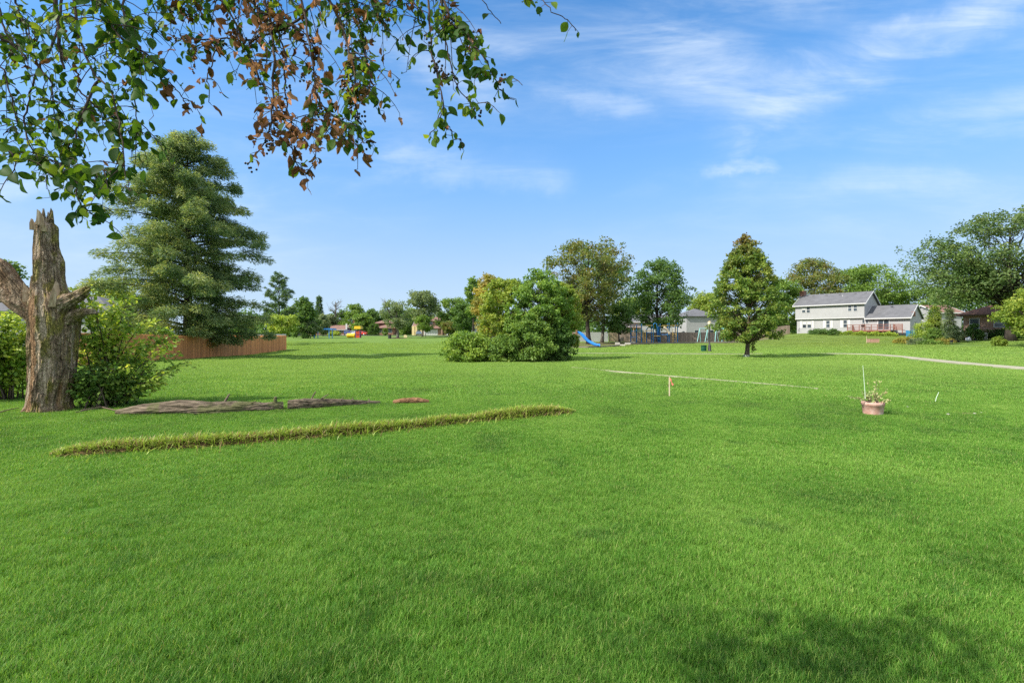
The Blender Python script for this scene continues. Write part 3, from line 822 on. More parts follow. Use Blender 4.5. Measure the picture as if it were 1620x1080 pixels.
# fallen logs
m_log = barkmat("log_bark", (.03, .022, .015), (.26, .205, .145), 16, (.12, .125, .05), (.2, 1, 1))
m_rotten = barkmat("rotten_wood", (.08, .04, .02), (.34, .19, .10), 12)
def log(name, label, pts, radii, mat, seed, n=64, knots=()):
    pts = np.array(pts, float); t = np.linspace(0, 1, len(pts)); M = 130; tt = np.linspace(0, 1, M)
    P = np.stack([np.interp(tt, t, pts[:, q]) for q in range(3)], 1); Rr = np.interp(tt, t, radii)
    k_ = np.ones(7) / 7
    P = np.stack([np.convolve(np.pad(P[:, q], 3, 'edge'), k_, 'valid') for q in range(3)], 1)
    th = np.arange(n) * 2 * math.pi / n; wob = np.ones((M, n))
    for r_ in range(M):
        for a in range(n):
            ca, sa = math.cos(th[a]), math.sin(th[a])
            wob[r_, a] = 1 + mnoise.fractal(Vector((ca + seed, sa, r_ * .032)), 1, 2, 3) * .24 - abs(mnoise.noise(Vector((ca * 5 + seed, sa * 5, r_ * .07)))) * .26 - abs(mnoise.noise(Vector((ca * 11 + seed, sa * 11, r_ * .2)))) * .12 + .12
    base = Vector((P[:, 0].mean(), P[:, 1].mean(), 0)); base.z = G(base.x, base.y)
    root = thing(name, label, "log", base, 0, "rotting logs lying in a line on the lawn")
    P -= np.array(base)
    MB().tube(P, Rr, n, True, wob).build("bark", mat, root)
    for (i0, d, L_, r) in knots:
        p = P[int(i0 * (M - 1))]; d = np.array(d, float)
        MB().tube(curve(p, p + d * L_ * .6 + np.array((0, 0, .03)), p + d * L_, 6), np.linspace(r, r * .55, 6), 7).build("branch_stub", mat, root)
def lp(px, py, dz): 
    x, y = gp(px, py); return (x, y, G(x, y) + dz)
log("fallen_log", "thickest grey log with a pale worn end by the bush", [lp(184, 656, .04), lp(220, 656, .085), lp(280, 655, .12), lp(330, 654, .10), lp(375, 652, .10), lp(420, 650, .075), lp(449, 648, .08)], [.06, .115, .148, .14, .12, .11, .09], m_log, 1.0,
    knots=((.58, (.35, .3, .85), .34, .03), (.93, (.1, -.2, 1), .22, .05), (.5, (-.6, .3, .6), .2, .025), (.72, (.8, -.1, .45), .30, .02), (.83, (-.5, -.3, .8), .16, .018), (.3, (.5, -.5, .7), .14, .02)))
log("fallen_log", "middle grey log with a forked twig sticking up", [lp(455, 648, .10), lp(480, 647, .11), lp(512, 645, .10), lp(545, 643, .08), lp(575, 641, .06), lp(602, 639, .04)], [.10, .115, .10, .08, .055, .03], m_log, 6.0,
    knots=((.26, (.45, .1, .9), .30, .022), (.32, (.75, .1, .55), .38, .016), (.88, (-.4, .1, .7), .12, .02), (.55, (.6, -.2, .6), .22, .014), (.7, (-.3, .2, .8), .15, .014)))
log("fallen_log", "short reddish rotten chunk at the far end of the logs", [lp(622, 639, .04), lp(640, 639, .07), lp(660, 638.5, .07), lp(679, 638, .04)], [.045, .075, .075, .04], m_rotten, 9.0)

# ------------------------------------------------------------------ marker stake, pot, plant and stake by it
m_stakew = plain("raw_pine", (.62, .50, .34), .8, .2, 20)
m_ribbon = plain("pink_ribbon", (.80, .22, .16), .5, .1, 5)
p = lp(1059, 628, 0)
r_ = thing("marker_stake", "thin pale wooden stake with a pink ribbon standing in the lawn", "stake", p)
h = 32 * p[1] / FPX
mb = MB().box((0, 0, h / 2), (.026, .018, h)); mb.add([(-.013, -.009, -.12), (.013, -.009, -.12), (0, 0, -.2)], [(0, 1, 2)])
mb.build("post", m_stakew, r_)
rp = [(.013, -.012, h * .97), (.05, -.016, h * .86), (.065, -.012, h * .72), (.10, -.02, h * .66), (.115, -.015, h * .70)]
MB().add([q for a in rp for q in (a, (a[0] - .012, a[1], a[2] - .05))], [(2 * i, 2 * i + 1, 2 * i + 3, 2 * i + 2) for i in range(4)]).build("ribbon", m_ribbon, r_)

m_terra, nt, out = nodes("weathered_terracotta")
v = objco(nt); n1 = noise_tex(nt, v, 7, 6, .65); n2 = noise_tex(nt, mapping(nt, v, (1, 1, 2)), 3, 4)
col = ramp(nt, n1, [(.3, (.34, .17, .125)), (.5, (.50, .30, .24)), (.68, (.62, .46, .40))])
col = mixc_(nt, mrange(nt, n2, .5, .68, 0, .6), col, (.60, .52, .46))
princ(nt, out, col, .9, .15, n1, .3, .01)
m_soil = plain("potting_soil", (.05, .035, .022), .95, .4, 20)
p = lp(1381, 656, 0)
pot = thing("plant_pot", "round weathered terracotta pot with a sparse dry plant growing in it", "plant pot", p)
s_ = p[1] / FPX
RT, RB, H_ = 15.3 * s_, 12.8 * s_, 20.5 * s_
MB().lathe([(RB, -.01), (RB, .0), (RB + (RT - RB) * .72, H_ * .74), (RT, H_ * .76), (RT * 1.01, H_ * .98), (RT * .99, H_), (RT * .92, H_), (RT * .90, H_ * .82), (.0, H_ * .80)], 40).build("clay_body", m_terra, pot, True)
MB().lathe([(RT * .9, H_ * .83), (RT * .5, H_ * .90), (.0, H_ * .92)], 24, cap=False).build("soil", m_soil, pot, True)
rng = np.random.default_rng(3)
m_dry = leafmat("dry_plant_leaves", [(.06, .10, .03), (.13, .16, .06), (.22, .18, .10)], .3)
st = MB(); cen, nn_, ax = [], [], []
for k in range(30):
    a = rng.uniform(0, 6.28); L_ = rng.uniform(.12, .32) if k > 3 else rng.uniform(.42, .52)
    out_ = rng.uniform(.3, 1.15) if k > 3 else rng.uniform(.05, .25)
    b0 = np.array((math.cos(a) * .06, math.sin(a) * .06, H_ * .9)); d = np.array((math.cos(a) * out_, math.sin(a) * out_, 1.0)) * L_
    if out_ > .8: d[2] *= .35
    C_ = curve(b0, b0 + d * .6 + np.array((0, 0, .05)), b0 + d, 7)
    st.tube(C_, np.linspace(.004, .002, 7), 4)
    for _ in range(14 if k > 3 else 10):
        cen.append(C_[rng.integers(2, 7)] + rng.normal(0, .012, 3)); nn_.append(rng.normal(size=3)); ax.append(d + rng.normal(0, .2, 3))
st.build("stems", barkmat("dry_stems", (.08, .06, .04), (.22, .17, .12), 20), pot)
MB().scatter(LEAF_V, LEAF_F, np.array(cen), frames(np.array(nn_), np.array(ax)), rng.uniform(.022, .05, len(cen))).build("leaves", m_dry, pot)
m_pale = plain("pale_green_plastic", (.52, .62, .50), .5, .1, 8)
o = MB().tube([(0, 0, -.05), (-.012, 0, .25), (-.055, 0, .80)], [.006, .006, .004], 6).build("plant_cane", m_pale)
o.location = (p[0] - .15, p[1] + .0, p[2] + H_ * .78 - .0)
tag(o, "slender pale cane pushed into the terracotta pot", "cane")
q = lp(1478, 637, 0)
o = MB().tube([(0, 0, -.08), (.05, 0, .12), (.11, 0, .26)], [.007, .007, .005], 6).build("leaning_cane", m_pale)
o.location = q
tag(o, "short pale cane leaning out of the lawn right of the pot", "cane")
# bare patch with stones
m_dirt = plain("bare_soil", (.20, .15, .09), .95, .35, 8, .05, .5)
cx_, cy_ = gp(1525, 655)
th = np.linspace(0, 2 * math.pi, 40, endpoint=False)
rr = np.array([1 + .4 * mnoise.fractal(Vector((math.cos(a) * 1.5, math.sin(a) * 1.5, 2)), 1, 2, 3) for a in th])
ring = np.stack([cx_ + np.cos(th) * rr * .45, cy_ + np.sin(th) * rr * .22], 1)
mb = MB().add(np.concatenate([np.column_stack([ring, gz(ring[:, 0], ring[:, 1]) + .012]), [(cx_, cy_, G(cx_, cy_) + .035)]]), [(i, (i + 1) % 40, 40) for i in range(40)])
tag(mb.build("bare_soil_patch", m_dirt, smooth=True), kind='structure')
m_stone = plain("pale_stone", (.36, .34, .29), .85, .2, 10)
def rock(name, c, r, mat, seed, sq=(1, 1, .7)):
    th = np.linspace(0, math.pi, 9); ph = np.linspace(0, 2 * math.pi, 14, endpoint=False)
    V = []
    for t_ in th:
        for f in ph:
            d = Vector((math.sin(t_) * math.cos(f), math.sin(t_) * math.sin(f), math.cos(t_)))
            k = r * (1 + .35 * mnoise.fractal(d * 1.6 + Vector((seed, 0, 0)), 1, 2, 2))
            V.append((d.x * k * sq[0], d.y * k * sq[1], d.z * k * sq[2]))
    i = np.arange(8)[:, None] * 14; k = np.arange(14)[None]; k2 = (k + 1) % 14
    o = MB().add(V, np.stack([i + k, i + 14 + k, i + 14 + k2, i + k2], -1).reshape(-1, 4)).build(name, mat, smooth=True)
    o.location = c
    return o
for px, py, r, lab in ((1542, 656, .032, "largest pale stone on the bare patch right of the pot"), (1500, 657, .03, "pale pebble at the left end of the bare patch"), (1552, 654, .022, "smallest pale pebble at the right end of the bare patch"), (1436, 645, .026, "pale pebble alone in the grass just right of the pot")):
    q = lp(px, py, .02)
    tag(rock("stone", q, r, m_stone, px), lab, "stone", "stones lying by the bare patch")
# ------------------------------------------------------------------ trees
B_BROWN = barkmat("brown_bark", (.045, .034, .025), (.15, .12, .09), 5)
B_GREY = barkmat("grey_bark", (.07, .065, .055), (.22, .20, .17), 5)
B_DARK = barkmat("dark_bark", (.02, .017, .013), (.075, .062, .05), 5)
L_DARK = leafmat("dark_green_leaves", [(.018, .045, .010), (.035, .075, .016), (.060, .105, .024)])
L_MID = leafmat("mid_green_leaves", [(.028, .062, .012), (.055, .105, .018), (.095, .150, .030)])
L_OAK = leafmat("olive_oak_leaves", [(.026, .050, .012), (.055, .085, .020), (.105, .120, .030)], accent=(.23, .15, .035))
L_YEL = leafmat("yellow_green_leaves", [(.040, .078, .012), (.080, .125, .018), (.145, .185, .030)])
L_LIME = leafmat("bright_lime_leaves", [(.055, .105, .016), (.10, .155, .022), (.17, .22, .04)])
L_GREY = leafmat("grey_green_leaves", [(.035, .062, .028), (.065, .10, .042), (.105, .14, .06)])
L_RED = leafmat("turning_leaves", [(.06, .085, .018), (.12, .13, .025), (.19, .16, .035)], accent=(.17, .125, .035), acc_z=(9.0, 16))
L_NEED = leafmat("needle_sprays", [(.024, .052, .022), (.062, .102, .038), (.150, .182, .066)], trans=.42)
L_PINE = leafmat("pine_needles", [(.018, .042, .014), (.035, .070, .022), (.07, .11, .03)], trans=.2)

def env_round(t): return np.sqrt(np.clip(1 - (2 * t - 1) ** 2, 0, 1)) ** .8
def env_oval(t): return np.clip((t ** .45) * ((1 - t) ** .55) / .53, 0, 1)
def env_cone(t): return np.clip(np.minimum(1, t / .13 + .45) * (1 - t) ** .72, 0, 1)
def env_vase(t): return np.clip((.35 + .9 * t) * np.sqrt(np.clip(1 - t ** 3.5, 0, 1)), 0, 1)
def env_dome(t): return np.sqrt(np.clip(1 - t ** 2, 0, 1)) * np.clip(.72 + t, 0, 1)
def env_maple(t): return np.interp(t, [0, .08, .2, .38, .6, .8, .92, 1], [.70, .92, .97, .93, .76, .50, .29, .06])
ENV = dict(round=env_round, oval=env_oval, cone=env_cone, vase=env_vase, dome=env_dome, maple=env_maple)

def grow(root, H, Wd, cb, tr, shape, nleaf, lsize, lmat, bmat, seed, nclump=46, crad=.15, lean=0.0, open_=0.0, limbs=True, stray=22, ruff=.28, template='kite', fork=None, depthw=None):
    """trunk (with limbs) and crown under root. H height, Wd crown width, cb crown base height, tr trunk radius"""
    rng = np.random.default_rng(seed)
    env = ENV[shape]; Wr = Wd / 2; CH = H - cb
    cs, rs = [], []
    tries = 0
    dmin = crad * Wd * (1.0 + open_)
    while len(cs) < nclump and tries < 6000:
        tries += 1
        t = rng.random() ** .9; a = rng.uniform(0, 6.283)
        Rm = Wr * env(np.array(t)) * (1 + ruff * mnoise.noise(Vector((math.cos(a) * 1.7 + seed, math.sin(a) * 1.7, t * 4))))
        rad = Rm * (rng.random() ** .42)
        rc = crad * Wd * rng.uniform(.6, 1.15)
        rad = max(0, min(rad, Rm - rc * .55))
        c = np.array((math.cos(a) * rad + lean * t * CH, math.sin(a) * rad * (depthw or 1), cb + t * CH * .97))
        if c[2] + rc * .8 > H: c[2] = H - rc * .8
        if any(np.linalg.norm(c - q) < dmin * rng.uniform(.55, 1) for q in cs): continue
        cs.append(c); rs.append((rc, rc, rc * rng.uniform(.55, .8)))
    for _ in range(stray):                                     # thin sprays that break the outline
        t = rng.random(); a = rng.uniform(0, 6.283)
        Rm = Wr * float(env(np.array(t))) * rng.uniform(.92, 1.12)
        cs.append(np.array((math.cos(a) * Rm + lean * t * CH, math.sin(a) * Rm * (depthw or 1), cb + t * CH * 1.0)))
        q = crad * Wd * rng.uniform(.22, .42); rs.append((q, q, q * .75))
    cs = np.array(cs); rs = np.array(rs)
    # leaves
    wgt = rs[:, 0] ** 2; pick = rng.choice(len(cs), nleaf, p=wgt / wgt.sum())
    d = rsphere(rng, nleaf)
    # small tufts within a bough
    rr = rng.random(nleaf) ** .45
    p = cs[pick] + d * rs[pick] * rr[:, None]
    tuft = np.stack([[mnoise.noise(Vector(q * (2.1 / (crad * Wd)))) for q in p[:1]]])  # keep one sample so seeds stay stable
    cell = crad * Wd * .42
    ctr = (np.floor(p / cell) + .5) * cell + (np.sin(np.floor(p / cell) * 12.9898 + np.roll(np.floor(p / cell), 1, 1) * 78.233) * .5) * cell
    p = p + (ctr - p) * rng.uniform(.0, .62, (nleaf, 1))
    nn = d * .55 + rng.normal(size=(nleaf, 3)) * .55 + np.array((0, 0, .45))
    ax = d + rng.normal(size=(nleaf, 3)) * .7 + np.array((0, 0, -.35))
    tv, tf = (KITE_V, KITE_F) if template == 'kite' else (LEAF_V, LEAF_F)
    MB().scatter(tv, tf, p, frames(nn, ax), lsize * rng.uniform(.65, 1.4, nleaf)).build("crown", lmat, root)
    # trunk, leader and limbs
    mb = MB()
    top = np.array((lean * CH * .8, 0, cb + CH * .80))
    P = curve((0, 0, -.15), (rng.normal(0, .03) * H, rng.normal(0, .02) * H, H * .38), top, 12)
    rad = np.interp(np.linspace(0, 1, 12), [0, .05, .12, .35, 1], [tr * 1.5, tr * 1.12, tr, tr * .72, tr * .12])
    mb.tube(P, rad, 12)
    if limbs:
        order = np.argsort(-rs[:, 0])[:min(len(cs), nclump)]
        for j in order:
            c = cs[j]
            hd = math.hypot(c[0], c[1])
            z0 = np.clip(c[2] - hd * rng.uniform(.55, 1.0), cb * .82, top[2] * .95)
            u = np.interp(z0, P[:, 2], np.arange(12)); s0 = np.array([np.interp(u, np.arange(12), P[:, q]) for q in range(3)])
            r0 = np.interp(u, np.arange(12), rad) * .36
            mid = s0 * .5 + c * .5 + np.array((0, 0, .10 * hd)) + rng.normal(0, .04 * Wd, 3)
            mb.tube(curve(s0, mid, c, 6), np.linspace(r0, max(.012, r0 * .16), 6), 5, False)
            for _ in range(2):
                e = c + rsphere(rng, 1)[0] * rs[j] * .9
                mb.tube(curve(mid, (mid + e) / 2 + rng.normal(0, .03 * Wd, 3), e, 4), np.linspace(r0 * .38, .01, 4), 4, False)
    mb.build("trunk", bmat, root, True)
    return root

def tree(name, label, px, Y, top_py, wpx, cb_py, lmat, bmat, shape, nleaf, lsize, seed, cat="tree", group=None, tr=None, **kw):
    p = at(px, Y)
    root = thing(name, label, cat, p, 0, group)
    s = Y / FPX
    H = PZ(top_py, Y) - p[2]; Wd = wpx * s; cb = max(.15, PZ(cb_py, Y) - p[2])
    return grow(root, H, Wd, cb, tr or max(.06, H * .018), shape, nleaf, lsize, lmat, bmat, seed, **kw)

def conifer(name, label, px, Y, top_py, wpx, prof, lmat, bmat, nbr, nleaf, lsize, seed, cat="conifer", droop=.1, base=.05, tr=None, puff=1.0, spread=1.0, flat=.5, low=0.0):
    rng = np.random.default_rng(seed)
    p = at(px, Y); root = thing(name, label, cat, p)
    H = PZ(top_py, Y) - p[2]; Wr = wpx * Y / FPX / 2; tr = tr or H * .016
    mb = MB(); mb.tube(curve((0, 0, -.2), (.01 * H, 0, H * .5), (0, 0, H * .985), 14), np.interp(np.linspace(0, 1, 14), [0, .04, .1, 1], [tr * 1.5, tr * 1.1, tr, .02]), 12)
    cs, rs, ax_ = [], [], []
    for k in range(nbr):
        t = (k + rng.random()) / nbr
        z = H * (base + (1 - base) * (1 - (1 - t) ** 1.0)) * .99
        a = k * 2.399963 + rng.normal(0, .35)
        L_ = Wr * np.interp(z / H, prof[0], prof[1]) * rng.uniform(.74, 1.08)
        if rng.random() < .10: L_ *= .6
        d = np.array((math.cos(a), math.sin(a), 0))
        tip = np.array((0, 0, z)) + d * L_ + np.array((0, 0, L_ * (.12 - droop) * spread))
        mid = np.array((0, 0, z)) + d * L_ * .5 + np.array((0, 0, L_ * .10 * spread))
        B = curve((0, 0, z - L_ * .08), mid, tip, 7)
        mb.tube(B, np.linspace(max(.02, tr * .28 * min(1, L_ / Wr + .2)), .012, 7), 5, False)
        m = max(2, int(round(L_ / (puff * 1.0))) + 1)
        side = np.array((-d[1], d[0], 0))
        for q in range(m):
            u = .30 + .72 * (q + rng.random() * .8) / m
            c = np.array([np.interp(u * 6, np.arange(7), B[:, i]) for i in range(3)])
            w = puff * rng.uniform(.55, 1.0) * (1.1 - .35 * u)
            for sgn in ((-1, 1) if rng.random() < .75 else (0,)):
                cc = c + side * sgn * w * rng.uniform(.3, .9) * (1.15 - u * .6)
                cs.append(cc + np.array((0, 0, rng.normal(0, .10 * puff)))); rs.append((w * .75, w * .75, w * .75 * flat)); ax_.append(d + side * sgn * .5)
    # leading shoot
    for q in range(6):
        cs.append(np.array((rng.normal(0, .03 * Wr), rng.normal(0, .03 * Wr), H * (.93 + .012 * q)))); rs.append((puff * .34,) * 3); ax_.append(np.array((0, 0, 1.)))
    cs = np.array(cs); rs = np.array(rs); ax_ = np.array(ax_)
    w = rs[:, 0] ** 2; pick = rng.choice(len(cs), nleaf, p=w / w.sum()); dd = rsphere(rng, nleaf)
    P = cs[pick] + dd * rs[pick] * (rng.random((nleaf, 1)) ** .5)
    P[:, 2] += low
    P[:, 2] -= .18 * puff * ((P - cs[pick])[:, 0] ** 2 + (P - cs[pick])[:, 1] ** 2) / np.maximum(rs[pick, 0] ** 2, .01)
    ax = ax_[pick] * 1.0 + dd * .6 + rng.normal(size=(nleaf, 3)) * .4 + np.array((0, 0, -.30))
    nn = np.array((0, 0, .8)) + dd * .4 + rng.normal(size=(nleaf, 3)) * .5
    sc = lsize * rng.uniform(.6, 1.35, nleaf)
    MB().scatter(KITE_V, KITE_F, P, frames(nn, ax), np.stack([sc, sc * .46, sc], 1)).build("crown", lmat, root)
    mb.build("trunk", bmat, root, True)
    return root

PROF_BIG = ([0, .06, .12, .22, .36, .44, .55, .68, .80, .88, .95, 1], [.86, .97, 1.0, .98, 1.0, .97, .88, .78, .65, .46, .30, .10])
PROF_PINE = ([0, .2, .35, .55, .75, .9, 1], [.8, 1.0, .95, .9, .62, .38, .1])
PROF_SPR = ([0, .1, 1], [.9, 1, .05])
conifer("conifer_tree", "tall broad conifer with billowing sprays towering over the brown wooden fence", 296, 41, 213, 256, PROF_BIG, L_NEED, B_DARK, 116, 215000, .235, 21, base=.075, droop=.14, puff=1.22, tr=.36, flat=.70, spread=1.0)
conifer("pine_tree", "dark open pine with upswept boughs just right of the tallest conifer", 441, 85, 431, 60, PROF_PINE, L_PINE, B_DARK, 34, 9000, .40, 22, cat="pine", base=.22, droop=-.45, puff=.72, flat=.5)
conifer("spruce_tree", "small pointed spruce rising behind the low brick ranch house", 505, 190, 468, 20, PROF_SPR, L_PINE, B_DARK, 44, 5000, .7, 23, cat="spruce", base=.1, droop=.15, puff=1.1)

tree("deciduous_tree", "pale green tree behind the dead trunk and the left bushes", 165, 62, 442, 100, 535, L_YEL, B_GREY, 'round', 9000, .34, 31)
tree("deciduous_tree", "tree showing leaves beyond the leftmost broken limb", 2, 52, 410, 70, 500, L_MID, B_GREY, 'round', 6000, .3, 32)
tree("deciduous_tree", "small lime green tree just beyond the fence corner", 446, 78, 497, 46, 528, L_LIME, B_GREY, 'round', 6000, .26, 33, nclump=34)
tree("deciduous_tree", "dark rounded tree between the pine and the small spruce", 480, 122, 469, 48, 530, L_DARK, B_DARK, 'dome', 9000, .45, 34)
tree("deciduous_tree", "low dark tree behind the lime green tree by the fence corner", 458, 140, 484, 44, 530, L_DARK, B_DARK, 'dome', 6000, .5, 35)
tree("lawn_tree", "small spreading tree on the far lawn with a short bare trunk", 491, 122, 508, 34, 523, L_GREY, B_BROWN, 'dome', 5000, .34, 36, nclump=30, tr=.13)
tree("deciduous_tree", "grey green tree behind the small spreading lawn tree", 511, 148, 496, 22, 527, L_GREY, B_GREY, 'oval', 4500, .42, 37, nclump=26)
tree("deciduous_tree", "broad dark green tree standing behind the brick houses on the far road", 560, 192, 480, 48, 526, L_MID, B_GREY, 'dome', 9000, .6, 38)
tree("deciduous_tree", "round dark tree above the hip roofed brick house", 590, 200, 488, 34, 524, L_DARK, B_GREY, 'dome', 6000, .6, 39)
tree("deciduous_tree", "dense light green tree in front of the brick house by the parked cars", 573, 166, 496, 36, 527, L_MID, B_GREY, 'round', 6500, .5, 40)
tree("deciduous_tree", "dense scrubby tree in front of the dead bare tree", 521, 178, 497, 30, 528, L_GREY, B_GREY, 'dome', 5000, .55, 41)
tree("deciduous_tree", "dark scrubby tree behind the far brick ranch house", 541, 200, 490, 30, 528, L_DARK, B_GREY, 'dome', 5000, .6, 42)

tree("deciduous_tree", "grey green tree in the gap left of the dark far tree by the carport", 692, 186, 482, 40, 528, L_GREY, B_GREY, 'dome', 6000, .6, 143)
tree("deciduous_tree", "low tree behind the far two storey house with the garage", 652, 200, 486, 44, 528, L_MID, B_GREY, 'dome', 6000, .62, 144)
tree("deciduous_tree", "low tree seen between the leaning tree and the hip roofed house", 612, 205, 492, 36, 528, L_MID, B_GREY, 'dome', 5000, .62, 145)
tree("deciduous_tree", "low dark tree seen beyond the blue shade frame", 494, 200, 490, 34, 528, L_DARK, B_GREY, 'dome', 5000, .62, 146)
def bare_tree(name, label, px, Y, top_py, wpx, seed, bmat, tr=.2):
    rng = np.random.default_rng(seed); p = at(px, Y); root = thing(name, label, "tree", p)
    H = PZ(top_py, Y) - p[2]; Wr = wpx * Y / FPX / 2; mb = MB()
    mb.tube(curve((0, 0, -.2), (.1, 0, H * .5), (0, 0, H), 10), np.linspace(tr * 1.3, tr * .2, 10), 9)
    br = MB()
    for k in range(26):
        z = H * rng.uniform(.35, .97); a = rng.uniform(0, 6.28); L_ = Wr * rng.uniform(.4, 1.1) * (1.25 - z / H * .6)
        e = np.array((math.cos(a) * L_, math.sin(a) * L_, z + L_ * rng.uniform(.3, 1.0)))
        C_ = curve((0, 0, z), e * .5 + np.array((0, 0, z * .5)), e, 6); br.tube(C_, np.linspace(tr * .36, .03, 6), 5, False)
        for _ in range(4):
            s0 = C_[rng.integers(2, 6)]; br.tube([s0, s0 + rng.normal(0, .3 * L_, 3) + np.array((0, 0, .35 * L_))], [.05, .02], 4, False)
    mb.build("trunk", bmat, root, True); br.build("branches", bmat, root, True)
    return root
bare_tree("dead_tree", "leafless dead tree among the trees behind the far houses", 531, 180, 477, 26, 5, B_GREY, .45)

lt = tree("lawn_tree", "leaning open tree with a bare crooked limb in a ring of mulch", 629, 124, 474, 46, 518, L_GREY, B_GREY, 'round', 5200, .36, 43, lean=-.12, nclump=34, tr=.34, open_=.3)
rng = np.random.default_rng(8)
mb = MB(); mb.tube([(0, 0, 3.2), (-1.6, 0, 5.8), (-2.6, 0, 7.6), (-3.4, .2, 10.2)], [.26, .2, .15, .05], 7)
for _ in range(12):
    s0 = np.array((rng.uniform(-3.2, -1.4), 0, 0)); s0[2] = np.interp(-s0[0], [1.4, 3.4], [5.6, 10]); mb.tube([s0, s0 + np.array((rng.uniform(-1.6, .4), rng.normal(0, .6), rng.uniform(.3, 1.6)))], [.06, .02], 4, False)
mb.build("bare_limb", B_GREY, lt, True)
px_, Yy = at(628, 124), 124
mb = MB().lathe([(2.3, -.05), (2.2, .10), (.5, .22), (0, .22)], 24, cap=False)
o = mb.build("mulch_ring", plain("dark_mulch", (.055, .035, .022), .95, .4, 6)); o.location = at(630, 123.6); tag(o, kind='structure')

tree("deciduous_tree", "tall grey green tree left of the far white garage door", 668, 142, 459, 54, 512, L_GREY, B_GREY, 'vase', 9500, .46, 44, crad=.14)
tree("deciduous_tree", "thin young tree standing before the far garage", 673, 138, 498, 30, 522, L_MID, B_GREY, 'round', 3500, .36, 45, nclump=24, tr=.1)
tree("deciduous_tree", "dark tree right of the far garage, behind the low bush", 716, 148, 470, 54, 522, L_MID, B_DARK, 'round', 9000, .48, 46)
tree("deciduous_tree", "small reddish tree near the far carport", 711, 135, 508, 30, 526, L_OAK, B_DARK, 'round', 3500, .36, 47, nclump=24)
tree("deciduous_tree", "dark tree filling the gap left of the turning maple", 735, 128, 478, 40, 525, L_DARK, B_DARK, 'round', 7500, .42, 48)
tree("deciduous_tree", "slim tall tree with a tufted top left of the turning maple", 749, 112, 436, 30, 500, L_MID, B_DARK, 'oval', 5500, .38, 49, open_=.25)
tree("maple_tree", "maple turning yellow and brown behind the big shrubs", 776, 76, 431, 62, 530, L_RED, B_DARK, 'oval', 12000, .30, 50, cat="maple", nclump=60)

tree("oak_tree", "biggest olive oak above the blue slide, with an open branching crown", 932, 80, 378, 150, 505, L_OAK, B_DARK, 'vase', 16500, .32, 51, cat="oak", nclump=105, crad=.09, open_=.3, tr=.38, stray=60, ruff=.35)
tree("oak_tree", "pale trunked oak standing just behind the biggest oak", 952, 90, 404, 100, 512, L_DARK, B_GREY, 'round', 9000, .36, 52, cat="oak", nclump=50, open_=.15, tr=.30)
tree("oak_tree", "dark wide tree rising behind the blue climbing frame", 1042, 97, 408, 112, 516, L_DARK, B_DARK, 'dome', 16000, .40, 53, cat="oak", nclump=78, crad=.115, open_=.12, tr=.36, stray=50)
tree("deciduous_tree", "small dark tree between the slide and the climbing frame", 980, 85, 482, 46, 527, L_DARK, B_DARK, 'round', 7000, .28, 54, nclump=36, tr=.16)
tree("deciduous_tree", "yellow green tree beside the white house behind the board fence", 1115, 138, 462, 56, 512, L_YEL, B_GREY, 'round', 8000, .46, 55)
tree("deciduous_tree", "pale tree filling the gap behind the two dark oaks", 1000, 150, 470, 60, 520, L_YEL, B_GREY, 'round', 6500, .55, 56)
tree("deciduous_tree", "far tree glimpsed behind the grey roof left of the dark wide tree", 905, 150, 478, 60, 522, L_MID, B_GREY, 'round', 6500, .55, 57)

mp = tree("maple_tree", "young maple with a reddish top standing alone on the lawn", 1181, 35.5, 371, 112, 538, L_YEL, B_BROWN, 'maple', 32000, .15, 58, cat="maple", nclump=210, crad=.074, tr=.15, stray=130, ruff=.22, template='kite')
mp.children[0].data.materials[0] = leafmat("maple_leaves", [(.018, .048, .009), (.042, .086, .014), (.082, .130, .022), (.135, .172, .035)], accent=(.24, .15, .05), acc_z=(7.0, 9.2), nscale=1.1)
# hanging side shoot on the maple's trunk
rng = np.random.default_rng(9)
sh = MB().tube([(.12, -.05, 1.75), (.36, -.1, 1.45), (.44, -.1, .95), (.36, -.1, .55)], [.03, .02, .015, .008], 5)
sh.build("side_shoot", B_BROWN, mp, True)
n = 130; pp = np.stack([rng.normal(.42, .10, n), rng.normal(-.1, .10, n), rng.uniform(.5, 1.7, n)], 1)
MB().scatter(KITE_V, KITE_F, pp, frames(rng.normal(size=(n, 3)), rng.normal(size=(n, 3)) + np.array((0, 0, -1))), rng.uniform(.1, .2, n)).build("shoot_leaves", L_OAK, mp)
o = MB().lathe([(.24, -.05), (.22, .16), (.19, .24), (.17, .24), (.17, .1)], 18, cap=False).build("tree_guard", plain("pale_plastic_collar", (.22, .26, .19), .6, .15, 8), mp)

tree("deciduous_tree", "tall tree behind the left end of the white house's roof", 1286, 130, 407, 112, 505, L_OAK, B_GREY, 'dome', 14000, .46, 61, nclump=90, crad=.10, stray=50)
tree("deciduous_tree", "broad tree reaching out above the white house's gable", 1366, 126, 419, 122, 478, L_MID, B_DARK, 'dome', 14000, .46, 62, nclump=70, crad=.11, lean=.1, stray=40)
tree("deciduous_tree", "dark tree low behind the white house's single storey wing", 1402, 132, 458, 52, 510, L_DARK, B_DARK, 'round', 7000, .48, 63)
tree("deciduous_tree", "shady tree at the left corner of the white house", 1243, 104, 440, 54, 520, L_MID, B_DARK, 'round', 9500, .36, 64)
tree("deciduous_tree", "low dark tree behind the maple, left of the white house", 1216, 118, 486, 50, 524, L_DARK, B_DARK, 'dome', 6500, .42, 65)
tree("deciduous_tree", "tree seen in the gap right of the white house's wing", 1462, 120, 452, 70, 515, L_MID, B_GREY, 'round', 8000, .45, 66)
L_SPREAD = leafmat("spreading_tree_leaves", [(.018, .040, .012), (.038, .070, .020), (.082, .118, .036)])
